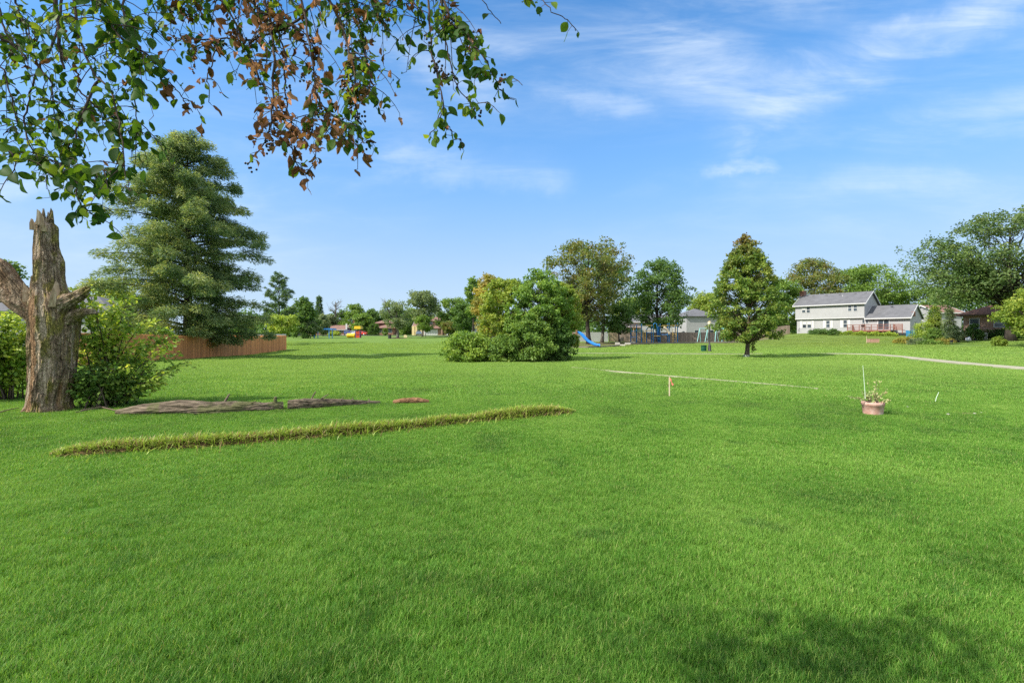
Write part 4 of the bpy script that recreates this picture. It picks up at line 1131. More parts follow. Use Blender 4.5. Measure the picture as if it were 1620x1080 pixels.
big = tree("spreading_tree", "huge spreading tree whose boughs cover the brick house's roof", 1598, 57, 331, 176, 476, L_SPREAD, B_DARK, 'round', 24000, .25, 67, nclump=110, crad=.095, tr=.42, stray=110, ruff=.42, open_=.12)
rng = np.random.default_rng(17)
mb = MB(); crown2 = []
s_ = 57 / FPX; tz = (HOR - 478) * s_ + EYE - big.location.z
for (ex, ez) in ((1455, 420), (1470, 398), (1490, 382), (1500, 408), (1478, 438), (1450, 452), (1455, 474), (1472, 462), (1500, 440), (1522, 424), (1518, 458), (1492, 478), (1532, 396), (1545, 440), (1548, 410), (1512, 388), (1535, 470)):
    e = np.array(((ex - 1598) * s_, rng.normal(0, 1.1), (HOR - ez) * s_ + EYE - big.location.z))
    b0 = np.array((0, 0, tz + rng.uniform(-.3, 1.6)))
    C_ = curve(b0, (e * .5 + b0 * .5) + np.array((0, 0, .9)), e, 9); mb.tube(C_, np.linspace(.15, .02, 9), 6, False)
    for u in range(5, 9):
        for _ in range(150): crown2.append(C_[u] + rng.normal(size=3) * np.array((.68, .7, .42)))
    for _ in range(5):
        t_ = e + rng.normal(size=3) * np.array((.8, .9, .7)); mb.tube(curve(C_[6], (C_[6] + t_) / 2 + (0, 0, .2), t_, 5), np.linspace(.03, .01, 5), 4, False)
        for _ in range(36): crown2.append(t_ + rng.normal(size=3) * .26)
mb.build("low_limbs", B_DARK, big, True)
crown2 = np.array(crown2); n = len(crown2)
MB().scatter(KITE_V, KITE_F, crown2, frames(rng.normal(size=(n, 3)) + np.array((0, 0, .6)), rng.normal(size=(n, 3))), .24 * rng.uniform(.6, 1.3, n)).build("low_boughs", leafmat("low_bough_leaves", [(.018, .042, .011), (.038, .072, .018), (.080, .120, .034)]), big)
tree("young_tree", "yellow green young tree at the right edge in front of the brick house", 1640, 47, 452, 100, 529, L_YEL, B_DARK, 'oval', 12000, .20, 68, nclump=58, crad=.12, tr=.12)
tree("deciduous_tree", "dark tree in shade far behind the brick house", 1560, 100, 440, 150, 515, L_DARK, B_DARK, 'dome', 12000, .42, 69)

# the wood that closes the view beyond all the yards
rng = np.random.default_rng(77); mb = MB()
for k in range(150):
    a = rng.uniform(-62, 62); Yd = rng.uniform(235, 300); x = math.tan(R(a)) * Yd; H_ = rng.uniform(9, 14); w = rng.uniform(5, 9)
    n = 420; d = rsphere(rng, n); d[:, 2] = np.abs(d[:, 2])
    bump = np.array([1 + .3 * mnoise.noise(Vector((q[0] * 2.2 + k, q[1] * 2.2, q[2] * 2.2))) for q in d])
    p = d * np.array((w, w, H_)) * (bump * rng.uniform(.75, 1.0, n))[:, None] + np.array((x, Yd, G(x, Yd)))
    mb.scatter(KITE_V, KITE_F, p, frames(d + rng.normal(size=(n, 3)) * .5, rng.normal(size=(n, 3))), rng.uniform(1.2, 2.4, n))
tag(mb.build("distant_wood", L_DARK), "dark far-off wood closing the view beyond the yards", "wood", kind='stuff')

# ------------------------------------------------------------------ shrubs
def shrub(name, label, px, Y, top_py, wpx, lmat, nleaf, lsize, seed, group=None, shape='dome', nclump=34, crad=.16, cat="shrub", template='kite', base_z=None, stems=9, **kw):
    p = at(px, Y); root = thing(name, label, cat, p, 0, group)
    H = PZ(top_py, Y) - p[2]; Wd = wpx * Y / FPX
    grow(root, H, Wd, .04 * H, .03, shape, nleaf, lsize, lmat, B_BROWN, seed, nclump=nclump, crad=crad, template=template, **kw)
    root.children[1].name = "stems"; root.children[0].name = "leaves"
    return root
shrub("shrub", "low spreading bright green shrub at the left end of the shrub clump", 741, 32.5, 524, 92, leafmat("low_shrub_leaves", [(.035, .080, .012), (.070, .125, .018), (.13, .19, .032)]), 14000, .13, 81, crad=.13, nclump=60, stray=40)
shrub("shrub", "low dark shrub joining the bright low shrub to the tall ones", 797, 31.5, 531, 62, L_MID, 8000, .13, 82, crad=.15, nclump=36)
tree("shrub_tree", "yellow green shrubby tree at the left of the tall shrub clump", 800, 35, 440, 82, 552, L_YEL, B_BROWN, 'round', 14000, .17, 83, cat="shrub", nclump=80, crad=.1, tr=.08, stray=100, ruff=.4)
tree("shrub_tree", "tallest shrub of the clump, dark green and leafy to the ground", 852, 33, 426, 108, 568, leafmat("tall_shrub_leaves", [(.026, .060, .012), (.055, .11, .018), (.115, .18, .034)]), B_BROWN, 'oval', 22000, .165, 84, cat="shrub", nclump=110, crad=.09, tr=.09, stray=130, ruff=.4)
tree("shrub_tree", "light green feathery shrub at the right of the tall shrub clump", 889, 34.5, 447, 60, 560, L_YEL, B_BROWN, 'round', 12000, .16, 85, cat="shrub", nclump=60, crad=.12, tr=.07, stray=36)
shrub("vine_shrub", "shaggy pale leaved shrub at the front foot of the tall clump", 838, 31.2, 500, 84, L_MID, 11000, .14, 86, crad=.13, nclump=52, stray=30)
shrub("vine_shrub", "dark skirt of leaves at the right foot of the tall clump", 884, 32.3, 512, 56, L_DARK, 8000, .15, 87, crad=.15, nclump=36)

# bushes at the dead trunk: long wands with larger leaves
def bush(name, label, base, wands, lmat, nper, lsize, seed, spread=.16, fill=0, fillbox=None, bmat=None):
    rng = np.random.default_rng(seed); root = thing(name, label, "bush", base)
    st = MB(); cen, nn, ax = [], [], []
    for (e, sag, *thin) in wands:
        e = np.array(e, float); b0 = np.array((rng.normal(0, .12), rng.normal(0, .12), -.03)) + np.array((e[0] * .18, e[1] * .18, 0))
        C_ = curve(b0, np.array((e[0] * .45, e[1] * .45, e[2] * .8 + sag)), e, 12)
        st.tube(C_, np.linspace(.018, .004, 12), 5)
        for k in range(int(nper * (thin[0] if thin else 1))):
            u = rng.uniform(.12, 1.0) ** .8; j = u * 11; i0 = min(10, int(j)); c = C_[i0] + (C_[i0 + 1] - C_[i0]) * (j - i0)
            tw = rsphere(rng, 1)[0] * np.array((1, 1, .7)) * spread * rng.uniform(.2, 1.5) * (1.2 - .5 * u)
            cen.append(c + tw); nn.append(np.array((0, 0, .8)) + rng.normal(size=3) * .6); ax.append(tw + (C_[11] - C_[6]) * .3 + np.array((0, 0, -.12)) + rng.normal(0, .06, 3))
            if k % 6 == 0: st.tube([c, c + tw * .9], [.004, .002], 4, False)
    if fill:
        lo, hi = np.array(fillbox[0]), np.array(fillbox[1]); c0 = (lo + hi) / 2; h = (hi - lo) / 2
        d = rsphere(rng, fill); p = c0 + d * h * (rng.random((fill, 1)) ** .4)
        p += .12 * np.sin(p[:, [1, 2, 0]] * 7)
        for q, dd in zip(p, d): cen.append(q); nn.append(dd * .5 + np.array((0, 0, .6)) + rng.normal(size=3) * .5); ax.append(dd + np.array((0, 0, -.3)) + rng.normal(size=3) * .5)
    st.build("stems", bmat or B_BROWN, root, True)
    MB().scatter(LEAF_V, LEAF_F, np.array(cen), frames(np.array(nn), np.array(ax)), lsize * rng.uniform(.55, 1.3, len(cen))).build("leaves", lmat, root)
    return root
L_BUSH = leafmat("bush_leaves", [(.030, .070, .010), (.070, .125, .016), (.13, .185, .026), (.22, .26, .05)], trans=.45, nscale=1.6)
L_BUSHD = leafmat("shaded_bush_leaves", [(.018, .048, .009), (.04, .08, .012), (.08, .12, .02)], trans=.4, nscale=1.6)
Yb = 11.2; sb = Yb / FPX
bb = at(168, Yb)
def bw(px, py, dy=0.0): return ((px - 168) * sb, dy, (HOR - py) * sb + EYE - bb[2])
rng = np.random.default_rng(41)
wands = []
for (px, py) in ((140, 500), (150, 482), (165, 470), (178, 476), (190, 488), (205, 495), (214, 508), (228, 516), (240, 520), (200, 520), (185, 510), (155, 510), (132, 530), (128, 560), (220, 545), (236, 545), (160, 540), (180, 540), (245, 535), (205, 470), (188, 462)):
    wands.append((bw(px, py, rng.normal(0, .55)), rng.uniform(.1, .5)))
for (px, py) in ((262, 560), (285, 578), (300, 572), (275, 592), (255, 585), (292, 588), (262, 604), (240, 575), (250, 612), (278, 560)):
    wands.append((bw(px, py, rng.normal(-.1, .35)), rng.uniform(-.1, .25), .42))
bush("leafy_bush", "bright leafy bush with arching boughs just right of the dead trunk", bb, wands, L_BUSH, 150, .10, 42, fill=1300, fillbox=(bw(120, 640, -.5), bw(215, 535, .9)))
o = [c for c in bpy.data.objects if c.name == "leafy_bush"][0]
shrub_d = bush("leafy_bush", "dark dense low bush tucked between the dead trunk and the log", at(160, 10.75), [((rng.normal(0, .45), rng.normal(0, .25), rng.uniform(.5, 1.0)), .1) for _ in range(12)], L_BUSHD, 90, .085, 43, fill=1500, fillbox=((-.62, -.35, .0), (.62, .5, .98)))
bl = at(8, 12.0); sl = 12.0 / FPX
bush("leafy_bush", "dense leafy bush filling the left edge beside the dead trunk", bl, [(((rng.uniform(-60, 42)) * sl, rng.normal(0, .5), (HOR - rng.uniform(470, 560)) * sl + EYE - bl[2]), rng.uniform(.1, .4)) for _ in range(24)], L_BUSH, 150, .10, 44, fill=3600, fillbox=((-60 * sl, -.6, .0), (42 * sl, .9, 2.25)))

shrub("shrub", "clipped round dark bush, wider one under the white house's windows", 1295, 91.5, 519, 29, L_DARK, 4500, .16, 91, crad=.2, nclump=24, stray=0, ruff=.05, group="clipped bushes along the white house")
shrub("shrub", "clipped round dark bush, smaller one next to the deck", 1319, 88.5, 519.5, 17, L_DARK, 3000, .16, 92, crad=.2, nclump=20, stray=0, ruff=.05, group="clipped bushes along the white house")
for k_, (px, Y, top, w, lm, lab) in enumerate((
    (1462, 66, 508, 36, L_LIME, "lime green loose shrub beside the blue bin at the white house"), (1480, 63, 519, 30, L_MID, "mid green shrub in the garden bed before the arborvitae"),
    (1508, 61, 515, 32, L_GREY, "grey green rounded shrub at the right end of the garden bed"), (1432, 64, 533, 30, L_RED, "low reddish shrub at the left end of the garden bed"),
    (1470, 60, 537, 34, L_MID, "low green plant mound in front of the garden bed"), (1496, 59.5, 535, 30, L_RED, "low rusty plant mound at the front right of the garden bed"),
    (1450, 61, 535, 24, L_GREY, "low grey green plant mound in the garden bed"), (1541, 60.2, 512, 26, L_DARK, "dark shrub under the brick house's window"), (1576, 60.3, 519, 30, L_DARK, "low dark shrub beside the air conditioner"),
    (1612, 58, 516, 44, L_DARK, "dark shrub under the young tree at the right edge"), (1581, 50, 532, 17, L_YEL, "small round lone bush on the lawn before the brick house"))):
    shrub("shrub", lab, px, Y, top, w, lm, 3600, .15, 100 + k_, nclump=26, crad=.17, stray=14)
conifer("arborvitae", "dense yellow green arborvitae between the white house and the brick house", 1479, 69, 484, 27, ([0, .1, .5, .8, 1], [.9, 1, .95, .6, .1]), L_YEL, B_DARK, 70, 9000, .22, 111, cat="evergreen", base=.02, puff=.55, flat=.8)
conifer("spruce_tree", "thin young spruce with see-through tiers left of the brick house", 1502, 66, 488, 32, PROF_SPR, L_GREY, B_DARK, 34, 3600, .26, 112, cat="spruce", base=.1, droop=.12, puff=.5, flat=.35)
for px, lab in ((588, "dark upright evergreen, left one of the pair by the hip roofed house"), (595, "dark upright evergreen, right one of the pair by the hip roofed house")):
    conifer("arborvitae", lab, px, 160, 513, 9, ([0, .1, .5, .8, 1], [.9, 1, .95, .6, .1]), L_DARK, B_DARK, 26, 1600, .5, px, cat="evergreen", base=.02, puff=.8, flat=.8)
shrub("shrub", "small round bush before the hip roofed brick house", 609, 158, 519, 9, L_MID, 1200, .4, 121, nclump=12, stray=4)
shrub("shrub", "yellow flowered low hedge before the far brick ranch", 528, 156, 524, 20, L_LIME, 1800, .4, 122, nclump=18, stray=4)

# ------------------------------------------------------------------ the tree overhead: drooping twigs close to the lens of the yard
def leaf_mesh_frames(rng, n, down):
    nn = rng.normal(size=(n, 3)) * .8 + np.array((0, -.5, .35)); ax = rng.normal(size=(n, 3)) * .55 + np.array((0, 0, -down))
    return frames(nn, ax)
LEAFB_V = [(0, 0, 0), (.06, .14, .03), (.20, .29, .07), (.42, .37, .09), (.62, .33, .07), (.80, .20, .02), (.93, .07, -.05), (1.0, 0, -.10),
           (.93, -.07, -.05), (.80, -.20, .02), (.62, -.33, .07), (.42, -.37, .09), (.20, -.29, .07), (.06, -.14, .03), (.22, 0, 0), (.45, 0, -.01), (.66, 0, -.03), (.84, 0, -.06)]
LEAFB_F = [(0, 14, 1), (1, 14, 2), (14, 15, 3, 2), (15, 16, 4, 3), (16, 17, 5, 4), (17, 6, 5), (17, 7, 6), (0, 13, 14), (13, 12, 14), (12, 11, 15, 14), (11, 10, 16, 15), (10, 9, 17, 16), (9, 8, 17), (8, 7, 17)]
BITE_V = [(x, y * (.35 if i in (3, 4) else (.6 if i in (9,) else 1)), z + .03 * math.sin(i * 2.1)) for i, (x, y, z) in enumerate(LEAFB_V)]
BITE2_V = [(x * (.8 if i in (7, 6, 8) else 1), y * (.45 if i in (10, 11) else (.7 if i in (5,) else 1)), z + .04 * math.sin(i * 1.3 + 1)) for i, (x, y, z) in enumerate(LEAFB_V)]
CURL_V = [(x, y * .62, z + .32 * (y * 2) ** 2 - .10 * math.sin(x * 4) + .07 * math.sin(i * 1.9)) for i, (x, y, z) in enumerate(LEAFB_V)]
CURL2_V = [(x * .9, y * .42 + .10 * math.sin(x * 5), z + .55 * (y * 2) ** 2 + .12 * math.sin(x * 6 + i)) for i, (x, y, z) in enumerate(LEAFB_V)]
L_OVER, nt, out = nodes("overhead_leaves")
g = N(nt, 'ShaderNodeNewGeometry'); f = g.outputs['Random Per Island']
col = ramp(nt, f, [(.05, (.026, .070, .012)), (.45, (.046, .112, .016)), (.75, (.080, .165, .024)), (.97, (.17, .25, .035))])
n1 = noise_tex(nt, g.outputs['Position'], 60, 4, .6)
col = mixc_(nt, mrange(nt, n1, .62, .72, 0, .7), col, (.12, .085, .03))
p = N(nt, 'ShaderNodeBsdfPrincipled'); nt.links.new(col, p.inputs['Base Color']); p.inputs['Roughness'].default_value = .55; p.inputs['Specular IOR Level'].default_value = .15
t = N(nt, 'ShaderNodeBsdfTranslucent'); nt.links.new(mixc_(nt, 1.0, col, (1.9, 1.55, .5), 'MULTIPLY'), t.inputs[0])
mx = N(nt, 'ShaderNodeMixShader'); mx.inputs[0].default_value = .5
nt.links.new(p.outputs[0], mx.inputs[1]); nt.links.new(t.outputs[0], mx.inputs[2]); nt.links.new(mx.outputs[0], out.inputs[0])
L_DEAD = leafmat("dry_brown_leaves", [(.026, .014, .007), (.058, .031, .014), (.10, .056, .027), (.16, .095, .048)], trans=.18, spec=.04, rough=.8, nscale=3)
B_TWIG = barkmat("twig_bark", (.045, .032, .028), (.13, .095, .08), 18)
M_BERRY = plain("black_berries", (.012, .010, .014), .35, .2, 30, .5)

def build_overhead():
    rng = np.random.default_rng(2024)
    root = thing("overhanging_tree", "leafy branches hanging in from above with green and withered brown leaves", "tree", (-5.6, -5.2, 0))
    base = np.array(root.location)
    tw = MB(); G_ = []; D_ = []; BR = []
    def P3(px, py, d):
        d *= .50
        return np.array(((px - 810) / FPX * d, d, EYE + (HOR - py) / FPX * d))
    def spline(pts, n):
        pts = np.array(pts); t = np.linspace(0, len(pts) - 1, n)
        Q = np.stack([np.interp(t, np.arange(len(pts)), pts[:, q]) for q in range(3)], 1)
        k = np.ones(5) / 5
        return np.stack([np.convolve(np.pad(Q[:, q], 2, 'edge'), k, 'valid') for q in range(3)], 1)
    def leafat(c, size, dead, down=1.0):
        # a short stalk, the leaf hanging from its end
        size *= .50
        d = nrm(rng.normal(size=3) * np.array((1, 1, .6)) + np.array((0, 0, -.35 * down)))
        e = c + d * rng.uniform(.010, .022)
        tw.tube([c, e], [.0008, .0006], 3, False)
        (D_ if dead else G_).append((e, size, d))
    def twig(pts, r0, nleaf, deadf, size=.055, side=0, sidelen=.16, berries=0, u0=.15):
        if pts[0][2] > EYE + .66 * pts[0][1]: STARTS.append(np.array(pts[0]))
        C_ = spline(pts, max(10, len(pts) * 5)); m = len(C_)
        C_ = C_ + np.cumsum(rng.normal(0, .0024, C_.shape), 0); r0 *= .66
        tw.tube(C_, np.linspace(r0, max(.0010, r0 * .3), m), 5, False)
        for _ in range(nleaf):
            i = int(m * rng.uniform(u0, 1.0)) - 1; leafat(C_[max(0, i)], size * .98 * rng.uniform(.55, 1.35), rng.random() < deadf)
        for _ in range(side):
            i = int((m - 1) * rng.uniform(.1, .95)); d = nrm(rng.normal(size=3) * np.array((1, .8, .8)) + np.array((0, 0, -.55))); L_ = .64 * sidelen * rng.uniform(.5, 1.3)
            S = curve(C_[i], C_[i] + d * L_ * .6 + np.array((0, 0, .02)), C_[i] + d * L_ + np.array((0, 0, -.25 * L_)), 6)
            tw.tube(S, np.linspace(.0014, .0007, 6), 4, False)
            for q in range(1, 6):
                if rng.random() < .85: leafat(S[q], size * .98 * rng.uniform(.5, 1.3), rng.random() < deadf)
        for _ in range(berries):
            c0 = C_[int((m - 1) * rng.uniform(.3, 1))] + np.array((rng.normal(0, .013), rng.normal(0, .013), -.01))
            for _ in range(rng.integers(4, 10)): BR.append(c0 + rng.normal(0, .008, 3))
    STARTS = []
    T = lambda *a: [P3(*q) for q in a]
    # left mass
    twig(T((70, -120, 2.8), (88, -10, 2.7), (97, 70, 2.7), (103, 118, 2.65)), .013, 16, .05, side=10)
    twig(T((110, -60, 2.6), (132, 50, 2.55), (150, 112, 2.5), (190, 155, 2.5), (197, 215, 2.45), (208, 290, 2.4)), .006, 34, .03, .062, 16, .17)
    twig(T((98, -20, 2.9), (84, 60, 2.85), (58, 105, 2.8), (44, 150, 2.8), (32, 192, 2.75), (62, 232, 2.7), (92, 268, 2.7)), .006, 26, .03, .06, 12, .2)
    twig(T((-30, 90, 2.6), (10, 110, 2.6), (22, 150, 2.6), (32, 192, 2.6), (10, 210, 2.6)), .004, 12, .03, .05, 6)
    twig(T((160, 120, 2.7), (134, 168, 2.65), (118, 205, 2.6), (100, 230, 2.6), (95, 248, 2.6)), .006, 24, .03, .062, 12, .17)
    twig(T((-40, 40, 2.7), (0, 66, 2.7), (28, 98, 2.7)), .010, 8, .03, .05, 4)
    twig(T((-30, 230, 2.5), (12, 235, 2.45), (30, 262, 2.4), (10, 298, 2.4)), .004, 12, 0, .07, 4, .14)
    twig(T((95, 248, 2.6), (105, 270, 2.55), (122, 290, 2.5), (128, 318, 2.5), (112, 335, 2.5)), .004, 22, 0, .068, 7, .13)
    twig(T((92, 268, 2.7), (80, 250, 2.7), (60, 245, 2.7), (35, 240, 2.7)), .003, 14, 0, .062, 6, .14)
    twig(T((130, 275, 2.5), (155, 262, 2.5), (170, 270, 2.5), (182, 268, 2.5)), .003, 18, 0, .066, 6, .12)
    twig(T((140, -30, 2.4), (165, 40, 2.4), (205, 80, 2.4), (230, 100, 2.4)), .005, 28, .02, .07, 14, .16)
    twig(T((190, -40, 2.7), (200, 30, 2.65), (210, 90, 2.6), (222, 150, 2.6), (232, 195, 2.6), (236, 232, 2.6)), .005, 34, .04, .058, 16, .17)
    twig(T((20, -60, 2.9), (20, 10, 2.9), (40, 40, 2.9), (60, 70, 2.9)), .006, 22, .02, .055, 12, .2)
    twig(T((-20, -40, 2.6), (0, 20, 2.6), (10, 60, 2.6), (20, 90, 2.6)), .006, 18, .02, .055, 10, .2)
    twig(T((150, -40, 2.9), (170, 10, 2.9), (190, 30, 2.9), (220, 40, 2.9)), .005, 24, .04, .055, 12, .2)
    twig(T((120, 140, 2.8), (150, 170, 2.8), (175, 180, 2.8), (205, 200, 2.8), (230, 205, 2.8)), .004, 24, .02, .058, 12, .16)
    twig(T((60, 100, 2.7), (80, 140, 2.7), (75, 180, 2.7), (85, 215, 2.7)), .004, 14, .02, .058, 8, .16)
    twig(T((205, 285, 2.42), (212, 296, 2.4), (220, 304, 2.4)), .002, 4, 0, .075)
    # brown part
    twig(T((520, -20, 2.7), (482, 12, 2.65), (440, 46, 2.6), (395, 52, 2.6), (345, 56, 2.6), (290, 60, 2.6), (245, 48, 2.6)), .006, 30, .55, .052, 18, .2, berries=4)
    twig(T((410, -30, 2.6), (428, 60, 2.6), (431, 130, 2.55), (425, 190, 2.5), (405, 215, 2.5), (372, 258, 2.5)), .006, 22, .9, .058, 9, .12, berries=4, u0=.4)
    twig(T((240, 100, 2.5), (262, 128, 2.5), (282, 152, 2.5), (296, 176, 2.5), (303, 192, 2.5)), .003, 9, .75, .055, 2, .08)
    twig(T((345, 56, 2.6), (340, 90, 2.6), (334, 130, 2.6), (333, 165, 2.6)), .003, 9, .85, .058, 2, .1)
    twig(T((440, 46, 2.6), (450, 90, 2.6), (452, 150, 2.55), (458, 200, 2.5), (462, 250, 2.5), (478, 275, 2.5)), .004, 34, .85, .058, 10, .12, berries=3, u0=.3)
    twig(T((330, -30, 2.6), (365, 20, 2.6), (400, 80, 2.6), (425, 118, 2.6)), .005, 26, .5, .056, 12, .18, berries=2)
    twig(T((380, -40, 2.6), (410, 10, 2.6), (450, 30, 2.6), (500, 60, 2.6)), .006, 26, .55, .056, 14, .2, berries=3)
    twig(T((500, -40, 2.5), (540, 50, 2.45), (552, 120, 2.4), (556, 190, 2.4), (568, 250, 2.4)), .006, 56, .42, .056, 20, .13, berries=7)
    twig(T((476, -10, 2.6), (494, 80, 2.55), (503, 150, 2.5), (498, 215, 2.5)), .005, 40, .72, .056, 14, .12, berries=4)
    twig(T((520, -30, 2.7), (566, 40, 2.7), (578, 100, 2.65), (582, 165, 2.6), (590, 150, 2.6)), .005, 30, .35, .05, 12, .14)
    twig(T((503, 150, 2.5), (520, 190, 2.5), (540, 205, 2.5), (545, 240, 2.5)), .003, 26, .5, .06, 8, .1, berries=3)
    twig(T((552, 120, 2.4), (575, 150, 2.4), (600, 140, 2.4)), .002, 9, .2, .05, 2, .08)
    twig(T((505, 215, 2.5), (500, 245, 2.5), (488, 262, 2.5)), .002, 9, .9, .045, 0)
    # green right part
    for a in ((590, 3, 26), (640, 2.8, 24), (690, 2.7, 22), (560, 2.6, 20)):
        twig(T((a[0] - 20, -60, a[1]), (a[0], -10, a[1]), (a[0] + 14, 22, a[1]), (a[0] + 24, 52, a[1])), .005, a[2], .12, .055, 14, .18)
    twig(T((672, -40, 2.5), (676, 40, 2.5), (678, 95, 2.45), (688, 145, 2.4), (695, 192, 2.4), (672, 228, 2.4)), .0045, 17, .04, .055, 5, .10, berries=4, u0=.3)
    twig(T((690, -30, 2.5), (718, 22, 2.5), (745, 42, 2.45), (772, 66, 2.4), (800, 108, 2.4), (838, 138, 2.4)), .0055, 26, .06, .055, 9, .11, berries=3)
    twig(T((700, 20, 2.5), (712, 90, 2.45), (722, 130, 2.4), (738, 165, 2.4), (752, 186, 2.4)), .003, 15, .06, .055, 5, .09, berries=3)
    twig(T((735, 35, 2.5), (742, 70, 2.5), (738, 100, 2.5)), .003, 14, .05, .055, 5, .1)
    twig(T((752, -10, 2.4), (775, 18, 2.4), (800, 40, 2.4)), .0018, 1, .1, .05)
    twig(T((845, -20, 2.4), (862, 8, 2.4), (890, 34, 2.4), (916, 56, 2.4)), .002, 6, .15, .05, 0)
    twig(T((820, -30, 2.4), (832, -6, 2.4), (842, 8, 2.4)), .002, 5, .1, .05, 1, .06)
    twig(T((695, 192, 2.4), (708, 205, 2.4), (712, 220, 2.4), (718, 232, 2.4)), .002, 6, .05, .05, 1, .06)
    for x0 in (232, 268, 300, 335, 372, 415, 455):
        twig(T((x0, -70, 2.75), (x0 + 8, -22, 2.72), (x0 + 22, 8, 2.7), (x0 + 32, 26, 2.7)), .004, 12, .22, .052, 8, .15)
    # limbs that carry it all, out of the picture above, and the crown over the near lawn
    bl_ = MB()
    hub = np.array((-3.2, -2.4, 4.0))
    bl_.tube(curve((-5.6, -5.2, 2.6), (-5.0, -4.0, 4.3), hub, 9), np.linspace(.15, .08, 9), 10)
    ends = [P3(70, -190, 2.8), P3(500, -150, 2.7), P3(690, -130, 2.5), P3(390, -160, 2.6), P3(170, -170, 2.7), P3(-20, -150, 2.6), P3(840, -110, 2.4), P3(600, -150, 2.8)]
    for e in ends:
        Q = curve(hub, (hub * .55 + e * .45) + np.array((rng.normal(0, .15), 0, .55)), e, 14)
        Q[1:-1] += np.cumsum(rng.normal(0, .018, (12, 3)), 0) * np.linspace(1, 0, 12)[:, None]
        bl_.tube(Q, np.linspace(.026, .007, 14), 8)
        for k in range(5, 14):
            for _ in range(2):
                d = nrm(rng.normal(size=3)) * rng.uniform(.10, .26); S = curve(Q[k], Q[k] + d * .5, Q[k] + d + np.array((0, 0, -.05)), 5)
                if S[-1][2] < EYE + .75 * S[-1][1] + .04: continue
                tw.tube(S, np.linspace(.002, .0008, 5), 4, False)
                for q in range(1, 5): leafat(S[q], .06 * rng.uniform(.6, 1.3), False)
    for s0 in STARTS:
        e = min(ends, key=lambda q: np.linalg.norm(q - s0))
        bl_.tube(curve(e, (e + s0) / 2 + np.array((0, 0, .05)), s0, 7), np.linspace(.007, .0032, 7), 6)
    bl_.V = [v - base for v in bl_.V]
    bl_.build("limbs", B_BROWN, root, True)
    # the crown itself, high over the camera's left: its leaves give the near lawn a soft, broken shade
    up = []
    for _ in range(9):
        z = rng.uniform(6.2, 9.6); x = rng.uniform(-1.5, 6.5) - .985 * z; y = rng.uniform(.6, 2.9) - .41 * z; r = rng.uniform(.5, 1.0)
        q = np.array((x, y, z)) + rsphere(rng, int(95 * r / .75)) * r * (rng.random((int(95 * r / .75), 1)) ** .45) * np.array((1, 1, .6))
        up.append(q)
        MBt.append((curve((-4.6, -3.6, 4.2), (np.array((-4.6, -3.6, 4.2)) + np.array((x, y, z))) / 2 + np.array((0, 0, .6)), (x, y, z), 7), np.linspace(.03, .006, 7)))
    tb = MB()
    for C_, r in MBt: tb.tube(C_ - base, r, 5, False)
    tb.build("upper_boughs", B_BROWN, root, True)
    up = np.concatenate(up); n = len(up)
    MB().scatter(LEAF_V, LEAF_F, up - base, frames(rng.normal(size=(n, 3)) * .5 + np.array((0, 0, 1)), rng.normal(size=(n, 3))), .085 * rng.uniform(.6, 1.2, n)).build("upper_leaves", L_OVER, root)
    t_ = MB().tube(curve((0, 0, -.2), (.05, 0, 1.3), (0, 0, 2.9), 10), np.linspace(.30, .17, 10), 16); t_.build("trunk", B_BROWN, root, True)
    tw.V = [v - base for v in tw.V]
    tw.build("twigs", B_TWIG, root, True)
    for nm, lst, tmpl, mat in (("leaves", G_, (LEAFB_V, BITE_V, BITE2_V, LEAFB_V), L_OVER), ("withered_leaves", D_, (CURL_V, CURL2_V, CURL_V, BITE_V), L_DEAD)):
        mb = MB(); pos = np.array([q[0] for q in lst]); sz_ = np.array([q[1] for q in lst]); dd = np.array([q[2] for q in lst]); k = rng.integers(0, 4, len(lst))
        nn = rng.normal(size=(len(lst), 3)) * np.array((.8, .9, .5)) + np.array((-.25, -.5, .25)); ax = dd * .7 + rng.normal(size=(len(lst), 3)) * .35 + np.array((0, 0, -.75))
        F_ = frames(nn, ax)
        for j in range(4):
            s = k == j; w = sz_[s]
            mb.scatter(tmpl[j], LEAFB_F, pos[s] - base, F_[s], np.stack([w, w * rng.uniform(.75, 1.1, len(w)), w * rng.uniform(.5, 1.8, len(w))], 1))
        mb.build(nm, mat, root, True)
    th = np.linspace(0, math.pi, 5); sv, sf = [], []
    for t_ in th:
        for f_ in range(6): sv.append((math.sin(t_) * math.cos(f_ * 1.0472), math.sin(t_) * math.sin(f_ * 1.0472), math.cos(t_)))
    sf = [(i * 6 + k, i * 6 + 6 + k, i * 6 + 6 + (k + 1) % 6, i * 6 + (k + 1) % 6) for i in range(4) for k in range(6)]
    br = np.array(BR); bo_ = MB().scatter(sv, sf, br - base, np.repeat(np.eye(3)[None], len(br), 0), np.full(len(br), .0033)).build("berries", M_BERRY, root, True); bo_["kind"] = "stuff"
MBt = []
build_overhead()
